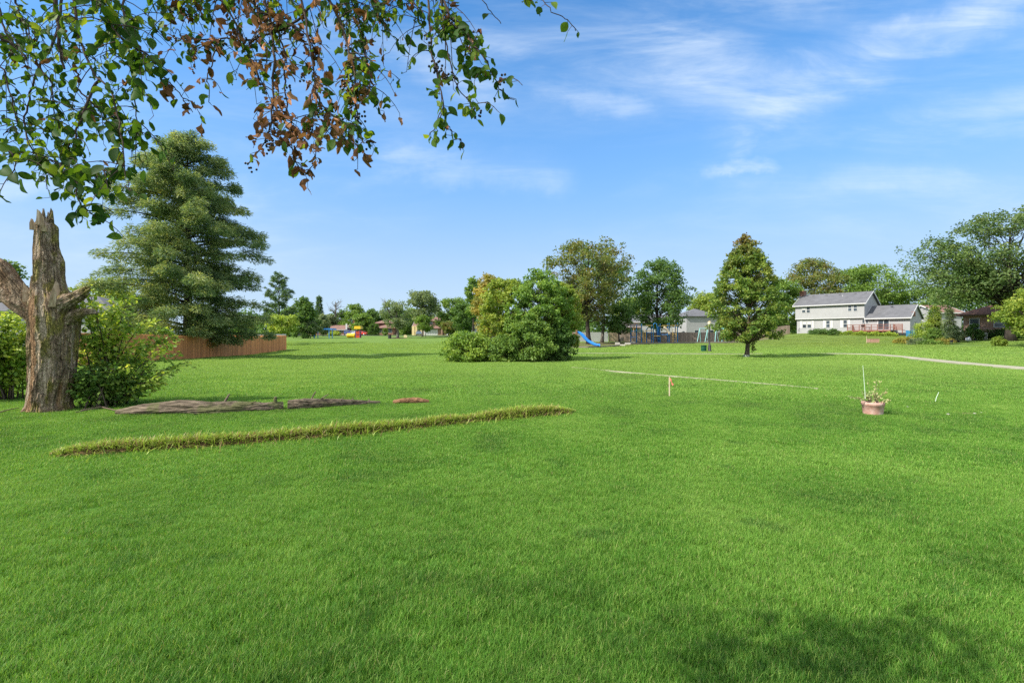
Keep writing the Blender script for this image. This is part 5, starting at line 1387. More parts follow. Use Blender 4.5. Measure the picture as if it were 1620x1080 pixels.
# ------------------------------------------------------------------ built things: materials
def siding(name, c, pitch=.2):
    m, nt, out = nodes(name)
    v = objco(nt); s = N(nt, 'ShaderNodeSeparateXYZ'); nt.links.new(v, s.inputs[0])
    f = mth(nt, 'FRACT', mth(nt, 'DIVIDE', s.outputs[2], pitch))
    n1 = noise_tex(nt, v, .8, 5)
    col = ramp(nt, n1, [(.3, tuple(x * .88 for x in c)), (.7, c)])
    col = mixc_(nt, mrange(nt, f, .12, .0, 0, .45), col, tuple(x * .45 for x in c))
    princ(nt, out, col, .6, .3, f, .6, .02)
    return m
def brick(name, c1, c2, mortar, sc=1.0):
    m, nt, out = nodes(name)
    v = objco(nt); s = N(nt, 'ShaderNodeSeparateXYZ'); nt.links.new(v, s.inputs[0])
    cb_ = N(nt, 'ShaderNodeCombineXYZ'); nt.links.new(mth(nt, 'ADD', s.outputs[0], s.outputs[1]), cb_.inputs[0]); nt.links.new(s.outputs[2], cb_.inputs[1])
    b = N(nt, 'ShaderNodeTexBrick'); nt.links.new(cb_.outputs[0], b.inputs[0])
    b.inputs['Color1'].default_value = rgba(c1); b.inputs['Color2'].default_value = rgba(c2); b.inputs['Mortar'].default_value = rgba(mortar)
    b.inputs['Scale'].default_value = 1.0; b.inputs['Brick Width'].default_value = .22 * sc; b.inputs['Row Height'].default_value = .075 * sc; b.inputs['Mortar Size'].default_value = .008 * sc
    n1 = noise_tex(nt, v, 1.2, 4)
    col = mixc_(nt, mrange(nt, n1, .4, .7, 0, .4), b.outputs[0], tuple(x * .7 for x in c1))
    princ(nt, out, col, .85, .15, b.outputs['Fac'], -.4, .01)
    return m
def shingle(name, c):
    m, nt, out = nodes(name)
    v = objco(nt); n1 = noise_tex(nt, v, 1.1, 5); n2 = noise_tex(nt, mapping(nt, v, (3, 3, 9)), 2.2, 4, .7)
    f = mth(nt, 'ADD', mth(nt, 'MULTIPLY', n1, .5), mth(nt, 'MULTIPLY', n2, .5))
    col = ramp(nt, f, [(.34, tuple(x * .72 for x in c)), (.5, c), (.66, tuple(min(1, x * 1.25) for x in c))])
    princ(nt, out, col, .9, .15, n2, .5, .03)
    return m
def glassmat(name, c=(.03, .04, .05)):
    m, nt, out = nodes(name)
    n1 = noise_tex(nt, objco(nt), .9, 2)
    col = ramp(nt, n1, [(.4, c), (.62, tuple(x * 2.2 + .01 for x in c))])
    princ(nt, out, col, .08, .5, n1, .03, .01)
    return m
M_SIDE = siding("white_siding", (.37, .372, .372)); M_WHITE = plain("white_trim", (.54, .54, .53), .5, .06, 3)
M_CREAM = siding("cream_siding", (.72, .68, .55)); M_GROOF = shingle("grey_shingles", (.125, .127, .135)); M_BROOF = shingle("brown_shingles", (.24, .125, .09))
M_PROOF = shingle("pinkish_brown_shingles", (.21, .125, .10)); M_GLASS = glassmat("window_glass"); M_BRICK = brick("red_brick", (.20, .075, .05), (.27, .11, .07), (.30, .26, .22))
M_BRICKT = brick("tan_brick", (.24, .125, .085), (.31, .18, .125), (.36, .31, .26)); M_DBRICK = brick("dark_red_brick", (.13, .045, .035), (.18, .07, .05), (.2, .16, .14))
M_DECK = plain("red_stained_deck", (.20, .075, .05), .7, .2, 6); M_DARK = plain("dark_metal", (.035, .035, .037), .5, .2, 6); M_BLACK = plain("black_rubber", (.012, .012, .012), .8, .2, 10, .1)

def window(par, c, w, h, sash=True, depth=.06, name="window", axis='y', curtain=None):
    """frame with a pane behind it, on a wall facing -y (axis 'y') or facing +x / -x (axis 'x', depth sign)"""
    t = .06
    f = MB()
    for (dx_, dz_, sw, sh) in ((0, h / 2 - t / 2, w, t), (0, -h / 2 + t / 2, w, t), (-w / 2 + t / 2, 0, t, h - 2 * t), (w / 2 - t / 2, 0, t, h - 2 * t)):
        if axis == 'y': f.box((c[0] + dx_, c[1] - depth / 2, c[2] + dz_), (sw, depth, sh))
        else: f.box((c[0] + depth / 2, c[1] + dx_, c[2] + dz_), (abs(depth), sw, sh))
    if sash:
        if axis == 'y': f.box((c[0], c[1] - depth / 2, c[2]), (w - 2 * t, abs(depth) * .8, .07))
        else: f.box((c[0] + depth / 2, c[1], c[2]), (abs(depth) * .8, w - 2 * t, .07))
    fo = f.build(name, M_WHITE, par)
    pb = MB()
    if axis == 'y': pb.box((c[0], c[1] - .012, c[2]), (w - 2 * t, .02, h - 2 * t))
    else: pb.box((c[0] + .012 * (1 if depth > 0 else -1), c[1], c[2]), (.02, w - 2 * t, h - 2 * t))
    pb.build("pane", M_GLASS, fo)
    if curtain: 
        MB().box((c[0], c[1] - .026, c[2] + h * .22), (w - 2.6 * t, .006, h * .36)).build("blind", plain("window_blind", (.5, .5, .48), .8, .1), fo)
    return fo
def gable_roof(par, x0, x1, y0, y1, ze, zr, ov, og, mat, t=.16, fascia=True, walls=None, axis='x'):
    """ridge along x; eaves at y0 and y1; ov eave overhang, og gable overhang"""
    ym = (y0 + y1) / 2; sl = (zr - ze) / (ym - y0)
    a, b = x0 - og, x1 + og
    f0, f1 = y0 - ov, y1 + ov; zf = ze - sl * ov
    mb = MB()
    mb.slab([(a, f0, zf + t), (b, f0, zf + t), (b, ym, zr + t), (a, ym, zr + t)], t)
    mb.slab([(a, ym, zr + t + .002), (b, ym, zr + t + .002), (b, f1, zf + t), (a, f1, zf + t)], t)
    r = mb.build("roof", mat, par)
    if fascia:
        g = MB()
        g.box(((a + b) / 2, f0 - .035, zf + t * .35), (b - a + .02, .07, .18))
        g.box(((a + b) / 2, f1 + .035, zf + t * .35), (b - a + .02, .07, .18))
        for xx in (a - .03, b + .03):
            for s_, yy in ((1, f0), (-1, f1)):
                P0 = np.array((xx, yy, zf + t * .4)); P1 = np.array((xx, ym, zr + t * .4))
                g.add([P0 + (-.03, 0, -.12), P0 + (.03, 0, -.12), P1 + (.03, 0, -.12), P1 + (-.03, 0, -.12), P0 + (-.03, 0, .13), P0 + (.03, 0, .13), P1 + (.03, 0, .13), P1 + (-.03, 0, .13)],
                      [(0, 1, 2, 3), (7, 6, 5, 4), (0, 4, 5, 1), (3, 2, 6, 7), (1, 5, 6, 2), (0, 3, 7, 4)])
        g.build("fascia", M_WHITE, r)
    return r
def gable_wall(mb, x0, x1, y0, y1, z0, ze, zr):
    """a house body with gabled ends, ridge along x"""
    ym = (y0 + y1) / 2
    mb.prism([(y0, z0), (y1, z0), (y1, ze), (ym, zr), (y0, ze)], x0, x1, 'x')
def hip_roof(par, x0, x1, y0, y1, ze, zr, ov, mat, t=.15, ridge=.4):
    a, b, c, d = x0 - ov, x1 + ov, y0 - ov, y1 + ov
    k = min((b - a) / 2 * (1 - .02), (d - c) / 2); ym = (c + d) / 2; xa, xb = a + k, b - k
    if xb < xa: xa = xb = (a + b) / 2
    V = [(a, c, ze), (b, c, ze), (b, d, ze), (a, d, ze), (xa, ym, zr), (xb + 1e-3, ym, zr), (a, c, ze - t), (b, c, ze - t), (b, d, ze - t), (a, d, ze - t)]
    F = [(0, 1, 5, 4), (2, 3, 4, 5), (1, 2, 5), (3, 0, 4), (6, 7, 1, 0), (7, 8, 2, 1), (8, 9, 3, 2), (9, 6, 0, 3), (9, 8, 7, 6)]
    return MB().add(V, F).build("roof", mat, par)

# ------------------------------------------------------------------ white two storey house with its wing
U = np.array((.62, -.785)); Vd = np.array((.785, .62)); O2 = np.array((58.6, 100.0))
ZB = 2.15
house = thing("white_house", "white two storey house with a grey roof and a lower wing on its right", "house", (O2[0], O2[1], ZB), math.atan2(U[1], U[0]))
def u_of(px, v=0.0):
    k = (px - 810) / FPX; o = O2 + Vd * v
    return (k * o[1] - o[0]) / (U[0] - k * U[1])
def zl(py, u, v=0.0):
    Yq = O2[1] + U[1] * u + Vd[1] * v
    return EYE + (HOR - py) / FPX * Yq - ZB
u1 = u_of(1367.5); u2 = u_of(1439)
zo = 3.05; ze = 5.80; zr = 8.0; zw = 2.95; zwr = 5.15
mb = MB()
mb.span((.15, .38, -.6), (u1 - .1, 7.9, zo)); mb.build("lower_wall", M_SIDE, house)
mb = MB(); gable_wall(mb, 0, u1, 0, 8, zo + .003, ze, zr); mb.build("upper_wall", M_SIDE, house)
MB().span((-.03, -.03, zo - .12), (u1 + .03, .36, zo)).build("overhang_soffit", M_WHITE, house)
gable_roof(house, 0, u1, 0, 8, ze, zr, .45, .35, M_GROOF)
mb = MB(); gable_wall(mb, u1 + .004, u2, .38, 8.2, -.6, zw, zwr); mb.build("wing_wall", M_SIDE, house)
gable_roof(house, u1 + .30, u2, .38, 8.2, zw, zwr, .5, .25, M_GROOF).name = "wing_roof"
for (pl, pr, pt, pbm, vv) in ((1268.5, 1274.6, 485.5, 494.8, 0), (1275.8, 1282, 485.5, 494.8, 0), (1341.3, 1347.6, 482.3, 492.3, 0), (1350, 1356.6, 482.3, 492.3, 0),
                              (1269.5, 1276, 507.3, 518.8, .38), (1277, 1283.8, 507.3, 518.8, .38), (1306.8, 1313.2, 506.8, 518.3, .38), (1334, 1340.6, 506, 518.0, .38)):
    a, b = u_of(pl, vv), u_of(pr, vv); um = (a + b) / 2; t_, b_ = zl(pt, um, vv), zl(pbm, um, vv)
    window(house, (um, vv, (t_ + b_) / 2), b - a, t_ - b_, curtain=(pl in (1268.5, 1269.5, 1277)))
for (pl, pr, pt, pbm) in ((1284.2, 1287.6, 507, 519), (1266, 1269, 507, 519), (1302.2, 1306.2, 506.5, 518.6), (1313.8, 1317.6, 506.5, 518.6), (1329.5, 1333.5, 506, 518.3), (1341.2, 1345.2, 505.5, 518)):
    a, b = u_of(pl, .38), u_of(pr, .38); um = (a + b) / 2; t_, b_ = zl(pt, um, .38), zl(pbm, um, .38)
    s_ = MB().box((um, .355, (t_ + b_) / 2), (b - a, .04, t_ - b_))
    for q in np.linspace(b_ + .08, t_ - .08, 14): s_.box((um, .332, q), ((b - a) * .78, .012, .035))
    s_.build("shutter", M_WHITE, house)
for (pl, pr) in ((1364.3, 1367.6), (1370, 1373.6)):
    a, b = u_of(pl, .38), u_of(pr, .38); um = (a + b) / 2; t_, b_ = zl(504.8, um, .38), zl(511.6, um, .38)
    window(house, (um, .38, (t_ + b_) / 2), b - a + .1, t_ - b_, sash=False)
a, b = u_of(1389, .38), u_of(1407, .38); um = (a + b) / 2
sdr = MB()
hz_ = zl(505, um, .38); z0_ = zl(522, um, .38)
for x in (a, um, b): sdr.box((x, .34, (hz_ + z0_) / 2), (.10, .08, hz_ - z0_))
for z in (z0_ + .05, hz_ - .05): sdr.box((um, .34, z), (b - a, .07, .10))
sd_ = sdr.build("sliding_door", M_WHITE, house)
MB().span((a + .06, .355, z0_ + .1), (b - .06, .375, hz_ - .1)).build("pane", M_GLASS, sd_)
MB().box((u_of(1382, .38), .33, zl(507, 10, .38)), (.16, .09, .26)).build("wall_lamp", M_DARK, house)
window(house, (u2, 4.0, 1.75), .75, 1.0, sash=True, depth=.06, axis='x')
MB().box((u2 + .12, 1.9, 3.45), (.5, .6, .85)).build("wing_chimney", M_BRICK, house)
ch = MB().span((-.55, 3.6, -.4), (.28, 4.9, 8.9)).span((-.62, 3.53, 8.9), (.35, 4.97, 9.06)); c_ = ch.build("chimney", M_BRICK, house)
MB().lathe([(.13, 9.06), (.13, 9.32), (.10, 9.34)], 10, (-.14, 4.25, 0)).build("chimney_flue", M_BRICKT, c_)
for f in (.18, .38, .58, .80, .94):
    MB().box((u1 * f, 3.3, ze + (zr - ze) * 3.3 / 4 + .2), (.4, .34, .16), 0, .8).build("roof_vent", M_GROOF, house)
MB().lathe([(.06, 6.9), (.06, 7.6)], 8, (u1 * .64, 2.6, 0)).build("vent_pipe", M_WHITE, house)
MB().box((u2 - 3.4, 3.4, zwr + .04), (.4, .34, .16), 0, .8).build("roof_vent", M_GROOF, house)
MB().box((u2 - 1.1, .5, zw * .5 - .1), (.09, .09, zw + .3)).build("downspout", M_WHITE, house) if False else None
MB().box((u1 + .12, .33, 1.45), (.09, .08, 2.9)).build("downspout", M_WHITE, house)
# deck with rails and steps
a = u_of(1340, -2.8); b = u_of(1409, -2.8); zd = .62
deck = thing("wooden_deck", "low red stained deck with railings against the white house", "deck", house.location, house.rotation_euler.z)
mb = MB()
for i in range(20): mb.box(((a + b) / 2, -2.72 + i * .155, zd - .02), (b - a, .145, .04))
mb.build("deck_boards", M_DECK, deck)
mb = MB().box(((a + b) / 2, -2.82, zd - .16), (b - a, .05, .24))
for x in np.linspace(a + .1, b - .1, 7): mb.box((x, -2.7, zd - .5), (.12, .12, .8))
mb.build("deck_frame", M_DECK, deck)
mb = MB()
for x in np.linspace(a + .06, b - .06, 8): mb.box((x, -2.76, zd + .5), (.10, .10, 1.0))
for z in (.95, .55, .25): mb.box(((a + b) / 2, -2.76, zd + z), (b - a, .06, .10))
for x in (a + .06, b - .06):
    for z in (.95, .55, .25): mb.box((x, -1.3, zd + z), (.06, 2.8, .09))
    mb.box((x, -.1, zd + .5), (.10, .10, 1.0))
mb.build("railing", M_DECK, deck)
a2 = u_of(1414, -1.6); b2 = u_of(1428, -1.6)
mb = MB().box(((a2 + b2) / 2, -1.0, zd - .02), (b2 - a2, 1.6, .06)); mb.build("landing", M_DECK, deck)
mb = MB()
for x in (a2, b2): mb.box((x, -1.76, zd + .2), (.11, .11, 1.7))
for z in (.95, .75, .55, .35, .15): mb.box(((a2 + b2) / 2, -1.78, zd + z), (b2 - a2, .05, .12))
for i in range(3): mb.box((b2 + .25 + i * .28, -1.0, zd - .18 - i * .18), (.30, 1.3, .06))
mb.build("steps", M_DECK, deck)
# things on the deck
g_ = thing("barbecue_grill", "dark barbecue grill standing on the red deck", "grill", (0, 0, 0)); 
ug = u_of(1365, -1.2); q = O2 + U * ug + Vd * -1.2; g_.location = (q[0], q[1], ZB + zd)
MB().lathe([(.12, .62), (.30, .72), (.32, .86), (.28, 1.0), (.1, 1.1), (0, 1.11)], 14).build("kettle", M_DARK, g_, True)
for an in (0, 2.1, 4.2): MB().tube([(math.cos(an) * .14, math.sin(an) * .14, .68), (math.cos(an) * .3, math.sin(an) * .3, 0)], .018, 6).build("leg", M_DARK, g_)
ut = u_of(1370, -1.6); q = O2 + U * ut + Vd * -1.7
t_ = thing("patio_table", "low dark table on the red deck beside the grill", "table", (q[0], q[1], ZB + zd), house.rotation_euler.z)
MB().box((0, 0, .46), (1.3, .6, .05)).build("table_top", M_DARK, t_)
for x in (-.58, .58):
    for y in (-.24, .24): MB().box((x, y, .22), (.05, .05, .44)).build("leg", M_DARK, t_)
# flowering strip before the deck
rng = np.random.default_rng(3); n = 7000
uu_ = rng.uniform(u_of(1327, -3.8), u_of(1421, -3.4), n); vv_ = -3.7 + rng.normal(0, .28, n)
zz_ = rng.random(n) ** .6 * (.62 + .14 * np.sin(uu_ * 3.1) + .08 * np.sin(uu_ * 7.7))
q = O2[None] + U[None] * uu_[:, None] + Vd[None] * vv_[:, None]
pts = np.column_stack([q, gz(q[:, 0], q[:, 1]) + zz_])
o = MB().scatter(KITE_V, KITE_F, pts, frames(rng.normal(size=(n, 3)) * .6 + np.array((0, 0, .8)), rng.normal(size=(n, 3))), rng.uniform(.1, .24, n)).build("hedge", L_LIME)
tag(o, "long low light green border of plants in front of the red deck", "hedge")
# blue bins at the wing's corner, pole by the house
M_BLUE = plain("blue_plastic", (.03, .17, .33), .45, .12, 4)
for px, Y, lab in ((1438.5, 82.5, "blue wheeled bin at the corner of the white house's wing"), (1445.5, 83.2, "blue bin half hidden in the shrubs right of the white house")):
    b_ = thing("wheeled_bin", lab, "bin", at(px, Y), .3, "blue bins by the white house")
    MB().box((0, 0, .52), (.55, .62, 1.0), 0, 1.12).build("bin_body", M_BLUE, b_)
    MB().box((0, .0, 1.06), (.66, .72, .07), 0, .95).box((0, .36, 1.04), (.5, .08, .06)).build("lid", M_BLUE, b_)
    for x in (-.25, .25): MB().prism([(.14 * math.cos(t), .14 + .14 * math.sin(t)) for t in np.linspace(0, 6.283, 14, endpoint=False)], x - .03, x + .03, 'x').build("wheel", M_BLACK, b_)
yp = thing("yard_hydrant", "small dark standpipe by the left end of the white house", "standpipe", at(1264, 95))
MB().tube([(0, 0, -.1), (0, 0, .95), (.06, 0, 1.05), (.2, 0, 1.0)], .05, 7).box((0, 0, .62), (.5, .06, .06)).build("pipe", M_DARK, yp)

# tan box standing on the grass, thin stake by it
tb = thing("wooden_box", "plain tan box alone on the grass in front of the white house", "box", at(1381, 68), -.25)
M_TANW = plain("raw_reddish_boards", (.36, .22, .16), .8, .15, 5)
w_, h_ = 13.5 * 68 / FPX, 6.2 * 68 / FPX
mb = MB().box((0, 0, h_ / 2), (w_, w_ * .75, h_))
for x in (-w_ / 2 + .05, 0, w_ / 2 - .05): mb.box((x, -w_ * .375 - .012, h_ / 2), (.08, .022, h_ * .99))
mb.build("box_sides", M_TANW, tb); MB().box((0, 0, h_ + .02), (w_ * 1.04, w_ * .8, .04)).build("lid", M_TANW, tb)
sk = thing("garden_stake", "thin pale stake beside the tan box on the grass", "stake", at(1371, 68))
MB().box((0, 0, .42), (.035, .03, 1.0)).add([(-.0175, -.015, .92), (.0175, -.015, .92), (.0175, .015, .92), (-.0175, .015, .92), (0, 0, .99)], [(0, 1, 4), (1, 2, 4), (2, 3, 4), (3, 0, 4)]).build("post", M_stake if False else m_stakew, sk)

# ------------------------------------------------------------------ brick house at the right
bx, by = XY(1524, 62.5); bzg = G(bx + 6, 62)
bh = thing("brick_house", "single storey brick house with a brown roof behind the big spreading tree", "house", (bx, by, bzg), R(-50))
W_, D_ = 15.0, 9.0; hE = 2.95
MB().span((0, 0, -.8), (W_, D_, hE)).build("wall", M_BRICKT, bh)
hip_roof(bh, 0, W_, 0, D_, hE + .05, 5.1, .75, M_BROOF)
window(bh, (1.05, 0, 1.75), .95, 1.5, depth=.07); window(bh, (3.4, 0, 1.9), 1.2, 1.2, depth=.07); window(bh, (9.5, 0, 1.9), 1.6, 1.2, depth=.07)
MB().box((W_ / 2, -.78, hE - .06), (W_ + 1.4, .06, .18)).build("fascia", plain("brown_trim", (.10, .06, .045), .6, .1), bh)
ac = thing("air_conditioner", "pale grey air conditioner unit against the brick house's wall", "air conditioner", at(1552, 60.6), R(-6))
M_ACG = plain("pale_grey_enamel", (.62, .64, .63), .5, .08, 4)
mb = MB().box((0, 0, .45), (.85, .85, .86))
mb.build("casing", M_ACG, ac)
s_ = MB()
for z in np.linspace(.12, .78, 14): s_.box((0, -.432, z), (.76, .02, .022))
s_.build("louvres", M_DARK, ac); MB().lathe([(.36, .885), (.36, .91), (.30, .92), (.06, .92)], 16).build("fan_guard", M_DARK, ac)
m_l = thing("satellite_dish", "small white dish mounted on the brick house's wall", "satellite dish", at(1563, 61.2, .98))
MB().lathe([(.03, 0), (.20, .035), (.32, .10), (.33, .115), (.20, .06), (0, .02)], 18).build("reflector", M_WHITE, m_l, True)
MB().tube([(0, 0, 0), (0, .0, -.35), (0, .0, -1.0)], .025, 6).build("mast", M_DARK, m_l)
for c in m_l.children:
    if c.name.startswith("reflector"): c.rotation_euler = (R(70), 0, R(10))
tub = thing("garden_tub", "white tub tipped on its side by the brick house", "tub", at(1528, 58.5, .28), .4)
o = MB().lathe([(.0, 0), (.22, .0), (.31, .42), (.33, .44), (.28, .42), (.2, .05), (0, .05)], 18).build("bowl", M_WHITE, tub, True); o.rotation_euler = (R(72), 0, R(30))
bn = thing("garden_bench", "low dark bench at the right end of the garden bed", "bench", at(1511, 58), .05)
MB().box((0, 0, .42), (1.1, .36, .06)).build("seat", M_DARK, bn)
for x in (-.42, .42): MB().box((x, 0, .19), (.08, .3, .40)).build("leg", M_DARK, bn)
# pale house glimpsed beyond
def simple_house(name, label, px0, px1, Y, eave_py, ridge_py, wall, roofm, depth=8.0, kind='gable', rz=0.0, wins=(), base=None):
    x0, y0 = XY(px0, Y); x1, _ = XY(px1, Y); zb = G((x0 + x1) / 2, Y)
    h = thing(name, label, "house", (x0, y0, zb), rz); w = x1 - x0
    e = PZ(eave_py, Y) - zb; r = PZ(ridge_py, Y + depth / 2) - zb
    mb = MB()
    if kind == 'gable': gable_wall(mb, 0, w, 0, depth, -.8, e, r - .02); mb.build("wall", wall, h); gable_roof(h, 0, w, 0, depth, e, r, .45, .3, roofm, fascia=True)
    else: mb.span((0, 0, -.8), (w, depth, e)); mb.build("wall", wall, h); hip_roof(h, 0, w, 0, depth, e + .03, r, .55, roofm)
    for (fx, fz, ww, hh) in wins: window(h, (fx * w, 0, fz), ww, hh)
    return h
simple_house("garage", "white garage glimpsed between the young spruce and the brick house", 1484, 1521, 92, 494, 484, M_SIDE, M_PROOF, 7, 'gable', 0, ((.5, 1.6, 1.0, 1.0),))

# ------------------------------------------------------------------ houses beyond the playground
simple_house("white_house", "white house with a slate grey hip roof behind the board fence and the lamp post", 1086, 1142, 122, 500, 488, M_SIDE, M_GROOF, 9, 'hip', .12, ((.3, 2.0, 1.2, 1.3), (.75, 2.0, 1.2, 1.3)))
gh = simple_house("white_house", "white house with a grey gable and brown porch behind the climbing frame", 985, 1062, 118, 509, 499, M_SIDE, M_GROOF, 9, 'gable', -.1, ((.48, 1.5, 1.1, 1.3), (.72, 1.5, 1.3, 1.4), (.9, 1.5, 1.1, 1.3)))
s_ = 118 / FPX
mb = MB().box((14 * s_, -1.6, 3.15), (26 * s_, 3.4, .16)); mb.build("porch_roof", M_BROOF, gh)
for x in (3, 14, 26): MB().box((x * s_, -3.1, 1.5), (.16, .16, 3.1)).build("porch_post", M_TANW, gh)
simple_house("white_house", "pale house with siding seen behind the left bushes and the dead trunk", -70, 163, 47, 492, 468, M_SIDE, M_GROOF, 9, 'hip', .05, ((.75, 1.6, 1.2, 1.2), (.45, 1.6, 1.2, 1.2)))

# ------------------------------------------------------------------ fences
def board_fence(name, label, P0, P1, h, mat, bw=.14, gap=.008, post=2.4, cat="fence", dog=True, z_off=0.0, side=1, rng_seed=1, cap=False):
    rng = np.random.default_rng(rng_seed)
    P0 = np.array(P0); P1 = np.array(P1); L_ = np.linalg.norm(P1 - P0); d = (P1 - P0) / L_; rz = math.atan2(d[1], d[0])
    root = thing(name, label, cat, (P0[0], P0[1], 0), rz)
    n = int(L_ / (bw + gap)); mb = MB()
    for i in range(n):
        u = (i + .5) * (bw + gap); q = P0 + d * u; zg = G(q[0], q[1]) + z_off
        hh = h + rng.normal(0, .012); w = bw / 2; y = rng.normal(0, .003)
        if dog: mb.prism([(u - w, zg + .03), (u + w, zg + .03), (u + w, zg + hh - .05), (u + w * .6, zg + hh), (u - w * .6, zg + hh), (u - w, zg + hh - .05)], y - .009, y + .009)
        else: mb.span((u - w, y - .009, zg + .03), (u + w, y + .009, zg + hh))
    mb.build("boards", mat, root)
    for k in range(int(L_ / post) + 1):
        u = min(k * post, L_ - .05); q = P0 + d * u; zg = G(q[0], q[1]) + z_off
        mb = MB().span((u - .05, .012 * side, zg - .3), (u + .05, (.012 + .09) * side, zg + h - .06)); mb.build("post", mat, root)
    rl = MB()
    for zf in (.25, .5, .82):
        for k in range(int(L_ / post) + 1):
            ua = k * post; ub = min(ua + post, L_)
            if ub - ua < .2: continue
            qa = P0 + d * ua; qb = P0 + d * ub; za = G(*qa) + z_off + h * zf; zb = G(*qb) + z_off + h * zf
            rl.add([(ua, .0115 * side, za), (ub, .0115 * side, zb), (ub, .05 * side, zb), (ua, .05 * side, za), (ua, .0115 * side, za + .09), (ub, .0115 * side, zb + .09), (ub, .05 * side, zb + .09), (ua, .05 * side, za + .09)],
                   [(0, 3, 2, 1), (4, 5, 6, 7), (0, 1, 5, 4), (1, 2, 6, 5), (2, 3, 7, 6), (3, 0, 4, 7)])
    rl.build("rails", mat, root)
    return root
def boardmat(name, c, isl=.5, streak=(.6, .5)):
    m, nt, out = nodes(name)
    g = N(nt, 'ShaderNodeNewGeometry'); v = objco(nt)
    gr = noise_tex(nt, mapping(nt, v, (9, 9, .5)), 6, 6, .65)
    f = mth(nt, 'ADD', mth(nt, 'MULTIPLY', g.outputs['Random Per Island'], isl), mth(nt, 'MULTIPLY', gr, 1 - isl))
    col = ramp(nt, f, [(.2, tuple(x * .68 for x in c)), (.5, c), (.8, tuple(min(1, x * 1.3) for x in c))])
    princ(nt, out, col, .8, .2, gr, .4, .008)
    return m
M_CEDAR = boardmat("reddish_cedar", (.58, .245, .095)); M_GREYB = boardmat("weathered_grey_boards", (.26, .20, .155)); M_TANB = boardmat("pale_board", (.36, .28, .19))
M_VINYL = plain("white_vinyl", (.50, .50, .49), .45, .05, 2)
fs = XY(120, 26.5); fe = XY(452.5, 61)
board_fence("board_fence", "reddish brown board fence running away below the tall conifer", fs, fe, 1.83, M_CEDAR, .14, .006, side=1)
bf2 = board_fence("board_fence", "return of the reddish brown fence turning left at its far corner", (fe[0] - .06, fe[1] + .16), (fe[0] - 8, fe[1] + 1.2), 1.83, M_CEDAR, .14, .006, side=1, rng_seed=2)
board_fence("vinyl_fence", "white vinyl fence showing above the end of the brown fence", (XY(400, 72)), (XY(453, 74)), 1.72, M_VINYL, .2, .004, dog=False, side=1, rng_seed=3, z_off=.12)
board_fence("vinyl_fence", "white vinyl fence behind the oak trunks by the slide", XY(872, 96), XY(963, 98), 1.95, M_VINYL, .24, .002, dog=False, side=1, rng_seed=4)
board_fence("board_fence", "pale new section of board fence next to the white vinyl fence", XY(963.6, 98.2), XY(981, 98.6), 1.9, M_TANB, .14, .004, side=1, rng_seed=5)
board_fence("board_fence", "long weathered grey board fence behind the climbing frame and swings", XY(981.5, 99), XY(1250, 101), 1.95, M_GREYB, .14, .012, side=1, rng_seed=6)

# ------------------------------------------------------------------ playground
M_PB = plain("blue_painted_steel", (.09, .42, .95), .4, .1, 3); M_PY = plain("yellow_painted_steel", (.62, .42, .10), .45, .12, 3); M_TEAL = plain("teal_painted_steel", (.28, .60, .56), .45, .1, 3)
M_MULCH = plain("wood_mulch", (.13, .095, .06), .95, .35, 1.2, .05, .6); M_TIMB = plain("weathered_timber", (.20, .175, .14), .85, .25, 4); M_SLIDE = plain("blue_slide_plastic", (.015, .19, .62), .3, .10, 2, .5)
bed = [gp(888, 550.3), gp(930, 550.5), gp(960, 549.2), gp(985, 546.8), (XY(1000, 80)), (XY(1040, 81)), (XY(1100, 83)), (XY(1170, 84)), (XY(1232, 84)), (XY(1226, 97)), (XY(1100, 97)), (XY(990, 96)), (XY(940, 90)), (XY(895, 86))]
bedp = np.array(bed)
tt = np.linspace(0, len(bedp), 160, endpoint=False); idx = np.arange(len(bedp) + 1); bp2 = np.vstack([bedp, bedp[:1]])
ring = np.stack([np.interp(tt, idx, bp2[:, 0]), np.interp(tt, idx, bp2[:, 1])], 1); cen_ = ring.mean(0)
ringsV = []
for k in np.linspace(1, .02, 9): q = cen_ + (ring - cen_) * k; ringsV.append(np.column_stack([q, gz(q[:, 0], q[:, 1]) + .05]))
i = np.arange(8)[:, None] * 160; k = np.arange(160)[None]; k2 = (k + 1) % 160
tag(MB().add(np.concatenate(ringsV), np.stack([i + k, i + k2, i + 160 + k2, i + 160 + k], -1).reshape(-1, 4)).build("playground_bed", M_MULCH, smooth=True), kind='structure')
def timber(label, Pa, Pb, w=.2, h=.24, mat=None):
    a = np.array(Pa); b = np.array(Pb); L_ = np.linalg.norm(b - a); d = (b - a) / L_
    za, zb = G(*a), G(*b)
    r = thing("edging_timber", label, "timber", (a[0], a[1], za), math.atan2(d[1], d[0]), "timbers edging the playground bed")
    mb = MB(); dz_ = zb - za
    mb.add([(0, -w / 2, -.1), (L_, -w / 2, dz_ - .1), (L_, w / 2, dz_ - .1), (0, w / 2, -.1), (0, -w / 2, h - .015), (L_, -w / 2, dz_ + h - .015), (L_, w / 2, dz_ + h - .015), (0, w / 2, h - .015), (.02, -w / 2 + .03, h), (L_ - .02, -w / 2 + .03, dz_ + h), (L_ - .02, w / 2 - .03, dz_ + h), (.02, w / 2 - .03, h)],
           [(0, 3, 2, 1), (0, 1, 5, 4), (1, 2, 6, 5), (2, 3, 7, 6), (3, 0, 4, 7), (4, 5, 9, 8), (5, 6, 10, 9), (6, 7, 11, 10), (7, 4, 8, 11), (8, 9, 10, 11)])
    mb.build("beam", mat or M_TIMB, r)
    for f in (.08, .5, .92): MB().lathe([(.03, dz_ * f + h), (.03, dz_ * f + h + .012), (.0, dz_ * f + h + .016)], 8, (L_ * f, 0, 0)).build("stake_head", M_DARK, r)
def bp(i, out_=.0): return bedp[i]
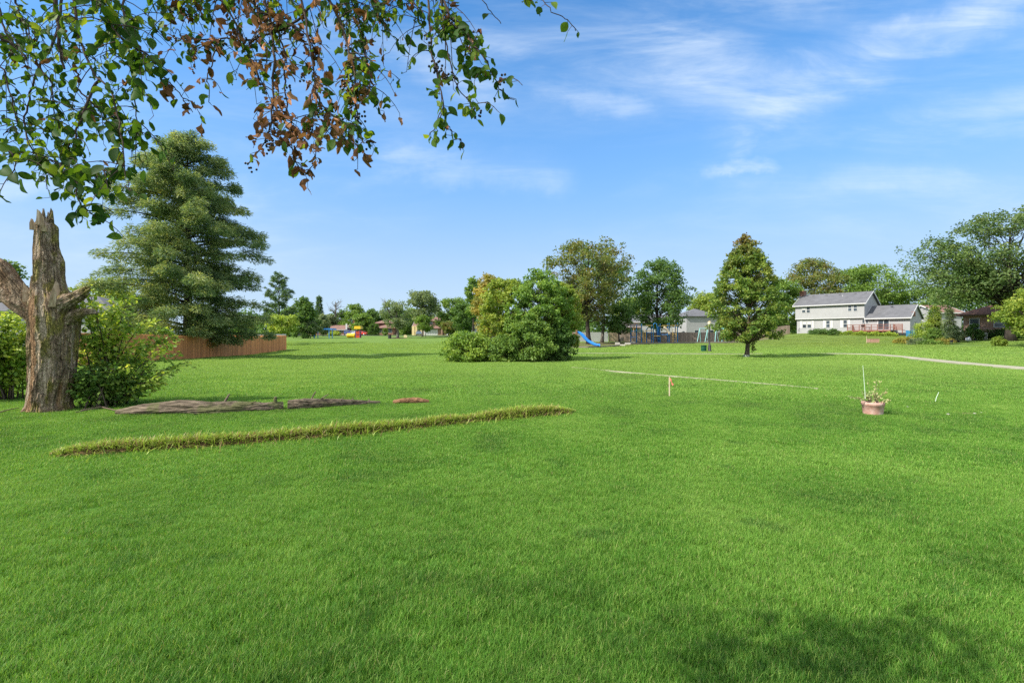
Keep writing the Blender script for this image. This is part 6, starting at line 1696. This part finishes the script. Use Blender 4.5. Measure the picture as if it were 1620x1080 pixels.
for i0, i1, lab in ((0, 1, "edging timber below the blue slide's tail"), (1, 2, "edging timber right of the blue slide's foot"), (2, 3, "short edging timber before the stacked stones"), (4, 5, "edging timber in front of the climbing frame's blue posts"),
                    (5, 6, "edging timber under the right end of the climbing frame"), (6, 7, "edging timber behind the lamp post"), (7, 8, "edging timber behind the young maple's trunk")):
    timber(lab, bedp[i0], bedp[i1])
M_BLOCK = plain("grey_stone_block", (.36, .34, .29), .9, .2, 3)
for px, py, w, h, lab in ((977, 546.8, .78, .52, "tallest grey stone block at the playground's edge"), (985, 547.3, .85, .25, "low grey stone slab lying before the tallest block"), (993, 545.5, .95, .36, "long grey stone block second from the climbing frame"), (1001.5, 544, .8, .34, "grey stone block nearest the climbing frame")):
    x, y = gp(px, py); o = thing("stone_block", lab, "stone block", (x, y, G(x, y)), random.uniform(-.3, .3), "stone blocks edging the playground")
    b_ = MB().box((0, 0, h / 2), (w, .5, h), 0, .9); b_.build("block", M_BLOCK, o)
    md = o.children[0].modifiers.new("edge", 'BEVEL'); md.width = .05; md.segments = 2

# slide
ys = 69.0; ss = ys / FPX; x0, _ = XY(912, ys); zg = G(x0, ys)
sl = thing("playground_slide", "wavy blue plastic slide on a wooden ladder frame left of the climbing frame", "slide", (x0, ys, zg))
cl_ = [(0, 0, 2.10), (.28, -.05, 2.06), (.75, -.25, 1.72), (1.15, -.45, 1.20), (1.55, -.6, .80), (2.0, -.85, .55), (2.45, -1.1, .32), (2.85, -1.3, .26), (3.05, -1.4, .27)]
P = np.array(cl_); t_ = np.linspace(0, 8, 41); P = np.stack([np.interp(t_, np.arange(9), P[:, q]) for q in range(3)], 1)
k5 = np.ones(5) / 5; P = np.stack([np.convolve(np.pad(P[:, q], 2, 'edge'), k5, 'valid') for q in range(3)], 1)
d = nrm(np.gradient(P, axis=0)); sdv = nrm(np.cross(d, np.array((0, 0, 1.0)))); upv = np.cross(sdv, d)
prf = [(-.36, .26), (-.31, .26), (-.27, .06), (-.18, .0), (.18, .0), (.27, .06), (.31, .26), (.36, .26), (.33, .0), (.2, -.07), (-.2, -.07), (-.33, .0)]
V = np.stack([P + sdv * a + upv * b for a, b in prf], 1); m = len(prf)
i = np.arange(40)[:, None] * m; k = np.arange(m)[None]; k2 = (k + 1) % m
mb = MB().add(V.reshape(-1, 3), np.stack([i + k, i + k2, i + m + k2, i + m + k], -1).reshape(-1, 4)); mb.F += [np.array([list(range(m))]), np.array([list(range(m))[::-1]]) + 40 * m]
mb.build("chute", M_SLIDE, sl, True)
M_LADW = plain("weathered_brown_wood", (.22, .12, .065), .85, .2, 5)
fr = MB()
for y in (-.45, .45):
    fr.tube([(.05, y, 2.25), (-1.15, y * 1.2, -.1)], .055, 6); fr.tube([(.0, y, 2.7), (.05, y, -.1)], .055, 6); fr.tube([(-.55, y, 2.2), (.42, y, -.1)], .045, 6)
fr.box((-.15, 0, 1.98), (.6, .9, .07)); fr.build("frame", M_LADW, sl)
for f in np.linspace(.12, .85, 6): MB().tube([(-1.15 + 1.2 * f, -.5, 2.25 * f), (-1.15 + 1.2 * f, .5, 2.25 * f)], .03, 6).build("rung", M_LADW, sl)

# climbing frame
yc = 86.0; sc_ = yc / FPX; x0, _ = XY(998, yc); zg = G(x0 + 4, yc)
cf = thing("climbing_frame", "playground climbing frame of blue posts with yellow ladders and bars", "climbing frame", (x0, yc, zg))
def cz(py): return (HOR - py) * sc_ + EYE - zg
def cx(px): return (px - 998) * sc_
posts = [(998, 0, 515), (1005, -.7, 522), (1009, .8, 513.5), (1011, -1.6, 515), (1017.5, 1.2, 512.5), (1022, -.4, 520), (1030.5, -1.2, 513), (1033, .9, 514), (1042, -.8, 513), (1045, 1.2, 516), (1055, -1.3, 511.5), (1058, .6, 512), (1069, -.9, 511.5), (1071, .9, 514)]
for (px, y, tp) in posts:
    MB().lathe([(.085, -.15), (.085, cz(tp) - .06), (.10, cz(tp) - .06), (.10, cz(tp) - .01), (.02, cz(tp) + .03)], 10, (cx(px), y, 0)).build("post", M_PB, cf, True)
def ladder(pa, pb, y, t0, t1):
    mb = MB()
    for x in (cx(pa), cx(pb)): mb.tube([(x, y, cz(t1)), (x, y, cz(t0))], .04, 6)
    for z in np.linspace(cz(t1) + .2, cz(t0) - .1, 6): mb.tube([(cx(pa), y, z), (cx(pb), y, z)], .03, 5)
    mb.build("ladder", M_PY, cf)
ladder(1013.5, 1017, -1.7, 522, 541); ladder(1061, 1066, -1.2, 520, 541)
def arched(pts, r, mat, nm): MB().tube(pts, r, 7).build(nm, mat, cf)
for (pa, pb, py, y) in ((1019, 1031, 515, -1.1), (1019, 1031, 523, -1.1), (1031, 1042, 531.5, -1.0), (1044, 1055, 515, -1.2), (1055, 1069, 515, -1.1), (1044, 1058, 515.5, .7), (1058, 1070, 515, .8)):
    arched([(cx(pa), y, cz(py)), (cx(pb), y, cz(py))], .06, M_PY, "cross_bar")
arched([(cx(1030.5), -1.2, cz(517)), (cx(1031), -1.2, cz(512.5)), (cx(1033), -1.1, cz(511)), (cx(1036), -1.0, cz(512.5)), (cx(1037), -1.0, cz(518)), (cx(1037), -1.0, cz(541))], .05, M_PB, "arch_bar")
arched([(cx(998), 0, cz(524)), (cx(1009), .8, cz(524))], .035, M_PB, "side_bar"); arched([(cx(998), 0, cz(533)), (cx(1005), -.7, cz(533))], .035, M_PB, "side_bar"); arched([(cx(1022), -.4, cz(526)), (cx(1030), -1.2, cz(526))], .035, M_PB, "side_bar")
mb = MB().box(((cx(1045) + cx(1055)) / 2, 0, cz(529)), (cx(1055) - cx(1045), 2.2, .08)); mb.build("platform", M_PB, cf)
mb = MB()
for i in range(2): pass
C_ = curve((cx(1046), -1.25, cz(518)), (cx(1052), -1.25, cz(520)), (cx(1056), -1.25, cz(529)), 9)
mb.tube(C_, .22, 10); mb.build("tube_slide", plain("tan_plastic", (.60, .50, .36), .5, .08, 2), cf, True)

# swing set
yw = 90.0; sw = yw / FPX; x0, _ = XY(1101, yw); zg = G(x0 + 3, yw)
sg = thing("swing_set", "teal swing frame with A shaped legs before the grey board fence", "swing set", (x0, yw, zg))
def wx(px): return (px - 1101) * sw
zt = (HOR - 519.5) * sw + EYE - zg
for (pt, pb0, pb1) in ((1107, 1099.5, 1112), (1119.5, 1111.5, 1122.5), (1132.5, 1127.5, 1141), (1144.5, 1138, 1152.5)):
    for y_, pb in ((-1.0, pb0), (1.0, pb1)):
        MB().tube([(wx(pt), 0, zt), (wx(pb), y_, -.1)], .05, 7).build("leg", M_TEAL, sg)
for a, b in ((1107, 1119.5), (1132.5, 1144.5)): MB().tube([(wx(a) - .1, 0, zt), (wx(b) + .1, 0, zt)], .055, 8).build("top_bar", M_TEAL, sg)
for px in (1111, 1115.5, 1136.5, 1141):
    mb = MB()
    for dx_ in (-.2, .2): mb.tube([(wx(px) + dx_, 0, zt - .03), (wx(px) + dx_, 0, .48)], .010, 4)
    s_ = mb.build("chain", M_DARK, sg); MB().box((wx(px), 0, .46), (.46, .2, .04)).build("seat", M_BLACK, s_)
# lamp post and bins
lp_ = thing("lamp_post", "black park lamp post with a pale cap standing beside the green bin", "lamp post", at(1122.5, 51)); h = 47 * 51 / FPX
MB().lathe([(.20, -.05), (.20, .10), (.16, .14), (.15, .62), (.11, .72), (.075, .8), (.055, 1.2), (.05, h - .45), (.085, h - .42), (.085, h - .36), (.04, h - .34)], 14).build("pole", M_DARK, lp_, True)
MB().lathe([(.06, h - .35), (.16, h - .28), (.19, h - .12), (.15, h - .02), (.05, h + .04)], 14).build("lantern", plain("frosted_lens", (.62, .56, .42), .3, .05, 3), lp_, True)
MB().lathe([(.20, h - .06), (.17, h + .02), (.05, h + .09), (0, h + .1)], 14, cap=False).build("cap", plain("aged_brass", (.40, .33, .20), .5, .1, 3), lp_, True)
def barrel(name, label, px, Y, wpx, hpx, mat):
    b = thing(name, label, "bin", at(px, Y)); r = wpx * Y / FPX / 2; h = hpx * Y / FPX
    MB().lathe([(r * .93, -.03), (r * .95, .03), (r, .05), (r * .97, .09), (r * .97, h * .48), (r, h * .5), (r * .97, h * .53), (r * .97, h * .93), (r * 1.02, h * .95), (r * 1.02, h), (r * .9, h), (r * .88, h * .2), (0, h * .18)], 22).build("drum", mat, b, True)
    MB().lathe([(r * 1.0, h + .002), (r * 1.04, h + .012), (r * .99, h + .03), (r * .93, h + .012)], 22, cap=False).build("rim", M_DARK, b, True)
barrel("litter_bin", "dark green drum shaped bin beside the lamp post", 1113.3, 51, 8.6, 9.6, plain("dark_green_paint", (.008, .07, .035), .5, .15, 4))
barrel("litter_bin", "black bin beside the leaning tree on the far lawn", 616.5, 121, 5.2, 6.2, M_DARK)
# marker board and pad by the leaning tree
o = thing("garden_board", "small tan board standing on the far lawn right of the leaning tree", "board", at(641.5, 131))
MB().prism([(-.45, 0), (.45, 0), (.45, .55), (.1, .82), (-.45, .75)], -.03, .03).build("panel", plain("tan_board", (.62, .52, .30), .8, .1, 2), o)
for x in (-.3, .3): MB().box((x, .06, .25), (.07, .06, .8)).build("post", M_TIMB, o)
MB().box((.9, .3, .22), (1.6, .05, .09)).build("rail", M_TIMB, o)
o = thing("concrete_pad", "pale concrete pad beside the leaning tree's mulch ring", "slab", at(623, 124.4), .1)
MB().box((0, 0, .08), (1.9, 1.2, .30), 0, .97).build("slab", m_conc, o)

# ------------------------------------------------------------------ far left: yellow play tower, blue frame
yq = 129.0; sq = yq / FPX; x0, _ = XY(567, yq); zg = G(x0, yq)
pt = thing("play_tower", "small red and purple play tower with a yellow roof on the far lawn", "play tower", (x0, yq, zg))
M_YEL = plain("bright_yellow_plastic", (.78, .50, .03), .4, .08, 2); M_RED = plain("red_plastic", (.52, .07, .03), .4, .1, 2); M_PUR = plain("purple_plastic", (.12, .05, .22), .4, .1, 2)
for x in (-.55, .55):
    for y in (-.5, .5): MB().box((x, y, 1.35), (.12, .12, 2.9)).build("post", M_PUR, pt)
MB().box((0, -.52, .35), (.95, .06, .8)).box((0, .52, .35), (.95, .06, .8)).build("panel", M_RED, pt)
MB().box((0, -.52, 1.35), (.95, .06, .75)).box((.52, 0, 1.35), (.06, .9, .75)).build("panel", M_RED, pt)
MB().box((0, 0, .93), (1.1, 1.0, .08)).build("deck", M_PUR, pt)
MB().prism([(-.9, 2.35), (.9, 2.35), (.78, 3.1), (-.78, 3.1)], -.95, -.02).prism([(-.9, 2.351), (.9, 2.351), (.78, 3.1), (-.78, 3.1)], .02, .95).build("roof", M_YEL, pt)
x0, _ = XY(556, yq + .6); td = thing("crawl_tunnel", "fat yellow ribbed crawl tunnel beside the play tower", "play tunnel", (x0, yq + .6, G(x0, yq)))
Pt = [(-1.15 + .115 * i, 0, .62) for i in range(21)]; rr = [.60 + .035 * math.sin(i * 1.9) - (.12 if i in (0, 20) else 0) for i in range(21)]
MB().tube(Pt, rr, 18).build("tunnel", M_YEL, td, True)
for x in (-.8, .8): MB().box((x, 0, .05), (.2, .9, .3)).build("foot", M_YEL, td)
yq = 124.0; x0, _ = XY(497.5, yq); bs = thing("shade_frame", "blue steel frame with a slatted blue top on the far lawn", "play frame", (x0, yq, G(x0 + 2, yq)))
for x in (0, 3.75):
    for y in (0, 2.2): MB().box((x, y, 1.1), (.16, .16, 2.4)).build("post", M_PB, bs)
mb = MB()
for y in np.linspace(-.3, 2.5, 8): mb.box((2.6, y, 2.45), (4.2, .12, .16))
mb.box((2.6, -.4, 2.32), (4.3, .1, .2)).box((2.6, 2.6, 2.32), (4.3, .1, .2)); mb.build("top", M_PB, bs)

# ------------------------------------------------------------------ far houses on the road at the left
def part_house(name, label, px, Y, rz=0.0):
    x, y = XY(px, Y); return thing(name, label, "house", (x, y, G(x, y)), rz), Y / FPX
def zz(py, Y, h): return PZ(py, Y) - h.location.z
h1, s = part_house("brick_house", "low brick ranch house with a pinkish brown roof behind the blue frame", 514, 172)
Y = 172; w = 32 * s
MB().span((-10 * s, 0, -.8), (w, 8, zz(521, Y, h1))).build("wall", M_BRICK, h1); gable_roof(h1, -10 * s, w, 0, 8, zz(521, Y, h1), zz(515, Y + 4, h1), .5, .3, M_PROOF)
MB().span((w + .4, 1, -.8), (w + 6, 8, zz(520, Y, h1))).build("porch_wall", M_DBRICK, h1); gable_roof(h1, w + .4, w + 6, 1, 8, zz(518, Y, h1), zz(514, Y + 4, h1), .5, .3, M_PROOF)
MB().span((w + 1.3, 4.5, 2.0), (w + 4.3, 6.2, zz(503, Y + 5, h1))).build("chimney", M_DBRICK, h1); MB().span((w + .2, -.1, -.8), (w + .7, .3, zz(512, Y, h1))).build("corner_post", M_WHITE, h1)
for x in (5 * s, 16 * s, 26 * s): window(h1, (x, 0, 1.5), 1.4, 1.2)
h2, s = part_house("brick_house", "brick house with two stacked brown hip roofs beside the upright evergreens", 588, 174); Y = 174
MB().span((.6, 3, -.8), (29 * s, 11, zz(511, Y, h2))).build("upper_wall", M_DBRICK, h2); hip_roof(h2, .6, 29 * s, 3, 11, zz(511, Y + 3, h2), zz(505, Y + 7, h2), .8, M_PROOF)
MB().span((8 * s, 0, -.8), (34 * s, 2.95, zz(519, Y, h2))).build("wall", M_BRICK, h2); hip_roof(h2, 8 * s, 35 * s, 0, 6, zz(518.5, Y, h2), zz(512.6, Y + 3, h2), .7, M_PROOF)
for x in (12 * s, 20 * s, 29 * s): window(h2, (x, 0, 1.5), 1.5, 1.3)
window(h2, (5 * s, 3, 1.5), 1.3, 1.3)
h4, s = part_house("brick_house", "brick wing with a brown roof just right of the red car", 573, 182); Y = 182
MB().span((0, 0, -.8), (14 * s, 7, zz(520, Y, h4))).build("wall", M_BRICK, h4); gable_roof(h4, 0, 14 * s, 0, 7, zz(520, Y, h4), zz(514, Y + 3.5, h4), .5, .3, M_PROOF); window(h4, (7 * s, 0, 1.5), 1.3, 1.2)
h3, s = part_house("brick_house", "two storey house with a white double garage door and tan entry columns", 652, 172); Y = 172
MB().span((20 * s, 1.5, -.8), (50 * s, 9, zz(507.5, Y, h3))).build("upper_wall", M_BRICKT, h3); hip_roof(h3, 20 * s, 50 * s, 1.5, 9, zz(507, Y, h3), zz(501, Y + 4, h3), .8, M_PROOF)
MB().span((16 * s, 0, -.8), (46 * s, 1.45, zz(519, Y, h3))).build("wall", M_BRICKT, h3); 
MB().slab([(15 * s, -1.0, zz(519, Y, h3)), (54 * s, -1.0, zz(519, Y, h3)), (54 * s, 1.46, zz(514.5, Y, h3)), (15 * s, 1.46, zz(514.5, Y, h3))], .15).build("lower_roof", M_PROOF, h3)
MB().span((0, 1.2, -.8), (15.6 * s, 8, zz(516, Y, h3))).build("entry_wall", M_CREAM, h3); gable_roof(h3, 0, 15.6 * s, 1.2, 8, zz(516, Y, h3), zz(510, Y + 4, h3), .4, .2, M_PROOF)
d_ = MB()
gw = 22 * s; gx0 = 18.5 * s; gh_ = zz(520.3, Y, h3)
for r_ in range(4):
    for c in range(6): d_.box((gx0 + gw * (c + .5) / 6, -.05, gh_ * (r_ + .5) / 4), (gw / 6 - .06, .06, gh_ / 4 - .06))
d_.box((gx0 + gw / 2, -.015, gh_ / 2), (gw, .03, gh_)); d_.build("garage_door", M_WHITE, h3)
for x in (1.5 * s, 6 * s, 14 * s): MB().box((x, .5, zz(515.5, Y, h3) / 2), (.9 if x < 4 * s else .55, .6, zz(515.5, Y, h3))).build("column", plain("tan_stucco", (.66, .52, .27), .8, .1, 1.5), h3)
for x in (47.5 * s, 53 * s): MB().box((x, -.7, zz(519.5, Y, h3) / 2), (.5, .5, zz(519.5, Y, h3))).build("carport_post", M_BRICKT, h3)
MB().span((46.3 * s, 3.2, -.5), (54 * s, 3.4, zz(519.2, Y, h3))).build("carport_back", M_DARK, h3)
window(h3, (28 * s, 1.5, zz(510.5, Y, h3)), 1.4, 1.1); window(h3, (42 * s, 1.5, zz(510.5, Y, h3)), 1.4, 1.1)
window(h3, (10.5 * s, 1.2, 1.5), 1.1, 1.6)
h5, s = part_house("brick_house", "low dark brick house mostly hidden behind the trees at the fence's far end", 470, 168); Y = 168
MB().span((0, 0, -.8), (36 * s, 8, zz(521, Y, h5))).build("wall", M_BRICK, h5); gable_roof(h5, 0, 36 * s, 0, 8, zz(521, Y, h5), zz(514, Y + 4, h5), .5, .3, M_PROOF); window(h5, (15 * s, 0, 1.5), 1.4, 1.2); window(h5, (27 * s, 0, 1.5), 1.4, 1.2)
simple_house("garage", "small white garage beyond the end of the brown fence", 456, 464, 150, 520.5, 515, M_SIDE, M_PROOF, 5, 'gable', 0, ((.5, 1.4, .7, .7),))
h6 = simple_house("grey_house", "grey house glimpsed right of the far carport", 724, 752, 165, 518, 511, M_SIDE, M_GROOF, 8, 'gable', 0, ((.25, 1.5, 1.2, 1.2), (.7, 1.5, 1.2, 1.2)))

# road and drive before the far houses
def sheet(name, quad, mat, lift):
    q = np.array(quad, float); n = 30
    a = q[0][None] + (q[1] - q[0])[None] * np.linspace(0, 1, n)[:, None]; b = q[3][None] + (q[2] - q[3])[None] * np.linspace(0, 1, n)[:, None]
    V = np.concatenate([np.column_stack([a, gz(a[:, 0], a[:, 1]) + lift]), np.column_stack([b, gz(b[:, 0], b[:, 1]) + lift])]); i = np.arange(n - 1)
    return tag(MB().add(V, np.stack([i, i + 1, n + i + 1, n + i], 1)).build(name, mat), kind='structure')
m_asph = plain("asphalt", (.06, .06, .06), .9, .25, 1.5)
sheet("road", [(-110, 152), (10, 152), (10, 158.5), (-110, 158.5)], m_asph, .05)
sheet("driveway", [XY(541, 157), XY(584, 157), XY(586, 171), XY(540, 171)], m_conc, .07)

# ------------------------------------------------------------------ cars
def car(label, px, Y, rz, paint, suv=False, pickup=False):
    root = thing("parked_car", label, "car", at(px, Y, .07), rz, "cars parked by the far houses")
    L_, Wc = (4.8, 1.85) if suv else (4.5, 1.78); zt = 1.72 if suv else 1.42; zbelt = 1.02 if suv else .92
    if pickup: lower = [(-L_ / 2, .42), (-L_ / 2, 1.0), (-.5, 1.02), (1.2, 1.02), (2.2, .92), (L_ / 2, .72), (L_ / 2, .35)]; cab = [(-.6, 1.0), (-.45, zt), (.75, zt), (1.35, 1.0)]
    elif suv: lower = [(-L_ / 2, .42), (-L_ / 2 + .02, 1.0), (-1.9, zbelt), (1.25, zbelt), (2.15, .95), (L_ / 2, .75), (L_ / 2, .38)]; cab = [(-2.25, zbelt), (-2.0, zt), (.35, zt + .02), (1.25, zbelt)]
    else: lower = [(-L_ / 2, .38), (-L_ / 2 + .05, .88), (-1.7, zbelt), (1.0, zbelt), (2.0, .78), (L_ / 2, .62), (L_ / 2, .32)]; cab = [(-1.9, zbelt), (-1.25, zt), (.15, zt), (1.05, zbelt)]
    mb = MB(); mb.prism(lower, -Wc / 2, Wc / 2)
    body = mb.build("body", paint, root)
    b_ = body.modifiers.new("edge", 'BEVEL'); b_.width = .09; b_.segments = 3; b_.limit_method = 'ANGLE'
    wi = .13; c4 = cab
    V = []
    for y, ins in ((-Wc / 2, 0), (Wc / 2, 0)):
        sg_ = 1 if y > 0 else -1
        V += [(c4[0][0], y - sg_ * .02, c4[0][1] - .02), (c4[1][0], y - sg_ * (.02 + wi), c4[1][1]), (c4[2][0], y - sg_ * (.02 + wi), c4[2][1]), (c4[3][0], y - sg_ * .02, c4[3][1] - .02)]
    cabn = MB().add(V, [(0, 1, 2, 3), (7, 6, 5, 4), (0, 4, 5, 1), (2, 6, 7, 3), (1, 5, 6, 2)])
    cb2 = cabn.build("cabin", paint, root)
    gl = MB()
    def lerp(p, q, f): return (np.array(p) * (1 - f) + np.array(q) * f)
    for o_ in (0, 4):
        A, B, C, D = [np.array(V[o_ + i]) for i in range(4)]; sg_ = -1 if o_ == 0 else 1; nrm_ = np.array((0, sg_ * .012, .003))
        for f0, f1 in ((.06, .48), (.53, .95)):
            q = [lerp(lerp(A, D, f0), lerp(B, C, f0), .14), lerp(lerp(A, D, f1), lerp(B, C, f1), .14), lerp(lerp(A, D, f1), lerp(B, C, f1), .86), lerp(lerp(A, D, f0), lerp(B, C, f0), .86)]
            gl.add([x + nrm_ for x in q], [(0, 1, 2, 3)])
    for (i0, i1, j0, j1, nx_) in ((0, 1, 4, 5, -1), (3, 2, 7, 6, 1)):
        A, B, C, D = np.array(V[i0]), np.array(V[i1]), np.array(V[j1]), np.array(V[j0]); n_ = np.array((nx_ * .012, 0, .008))
        q = [lerp(lerp(A, D, .08), lerp(B, C, .08), .12), lerp(lerp(A, D, .92), lerp(B, C, .92), .12), lerp(lerp(A, D, .92), lerp(B, C, .92), .88), lerp(lerp(A, D, .08), lerp(B, C, .08), .88)]
        gl.add([x + n_ for x in q], [(0, 1, 2, 3)])
    gl.build("windows", M_GLASS, root)
    for x in (-L_ / 2 + .85, L_ / 2 - .85):
        for y in (-Wc / 2 + .06, Wc / 2 - .06):
            w = thing_part("wheel", root)
            MB().prism([(x + .34 * math.cos(t), .34 + .34 * math.sin(t)) for t in np.linspace(0, 6.283, 22, endpoint=False)], y - .11, y + .11).build("tyre", M_BLACK, w)
            sg_ = 1 if y > 0 else -1
            MB().prism([(x + .2 * math.cos(t), .34 + .2 * math.sin(t)) for t in np.linspace(0, 6.283, 16, endpoint=False)], y + sg_ * .09, y + sg_ * .125).build("rim", M_ACG, w)
    for y in (-.6, .6):
        MB().box((L_ / 2 - .02, y, .66), (.08, .36, .14)).build("headlight", M_ACG, root); MB().box((-L_ / 2 + .0, y * 1.1, .82), (.06, .2, .2)).build("tail_light", M_RED, root)
    return root
def thing_part(name, par):
    o = bpy.data.objects.new(name, None); COL.objects.link(o); o.parent = par; return o
def paint(name, c): return plain(name, c, .25, .05, 1, .5)
car("dark blue car facing the lawn on the far driveway", 549, 158.5, R(-70), paint("dark_blue_paint", (.02, .05, .19)), suv=True)
car("silver car parked behind the yellow crawl tunnel", 558, 160, R(-80), paint("silver_paint", (.55, .58, .64)))
car("bright red car parked on the far driveway", 574, 161, R(-30), paint("red_paint", (.50, .05, .03)))
car("dark blue pickup parked near the end of the brown fence", 469.5, 152, R(0), paint("navy_paint", (.015, .06, .13)), pickup=True)
car("grey blue car beside the tan entry columns", 662.5, 166, R(-75), paint("grey_blue_paint", (.10, .14, .20)))
car("black car parked right of the far carport", 716, 160, R(-10), paint("black_paint", (.012, .012, .014)), suv=True)
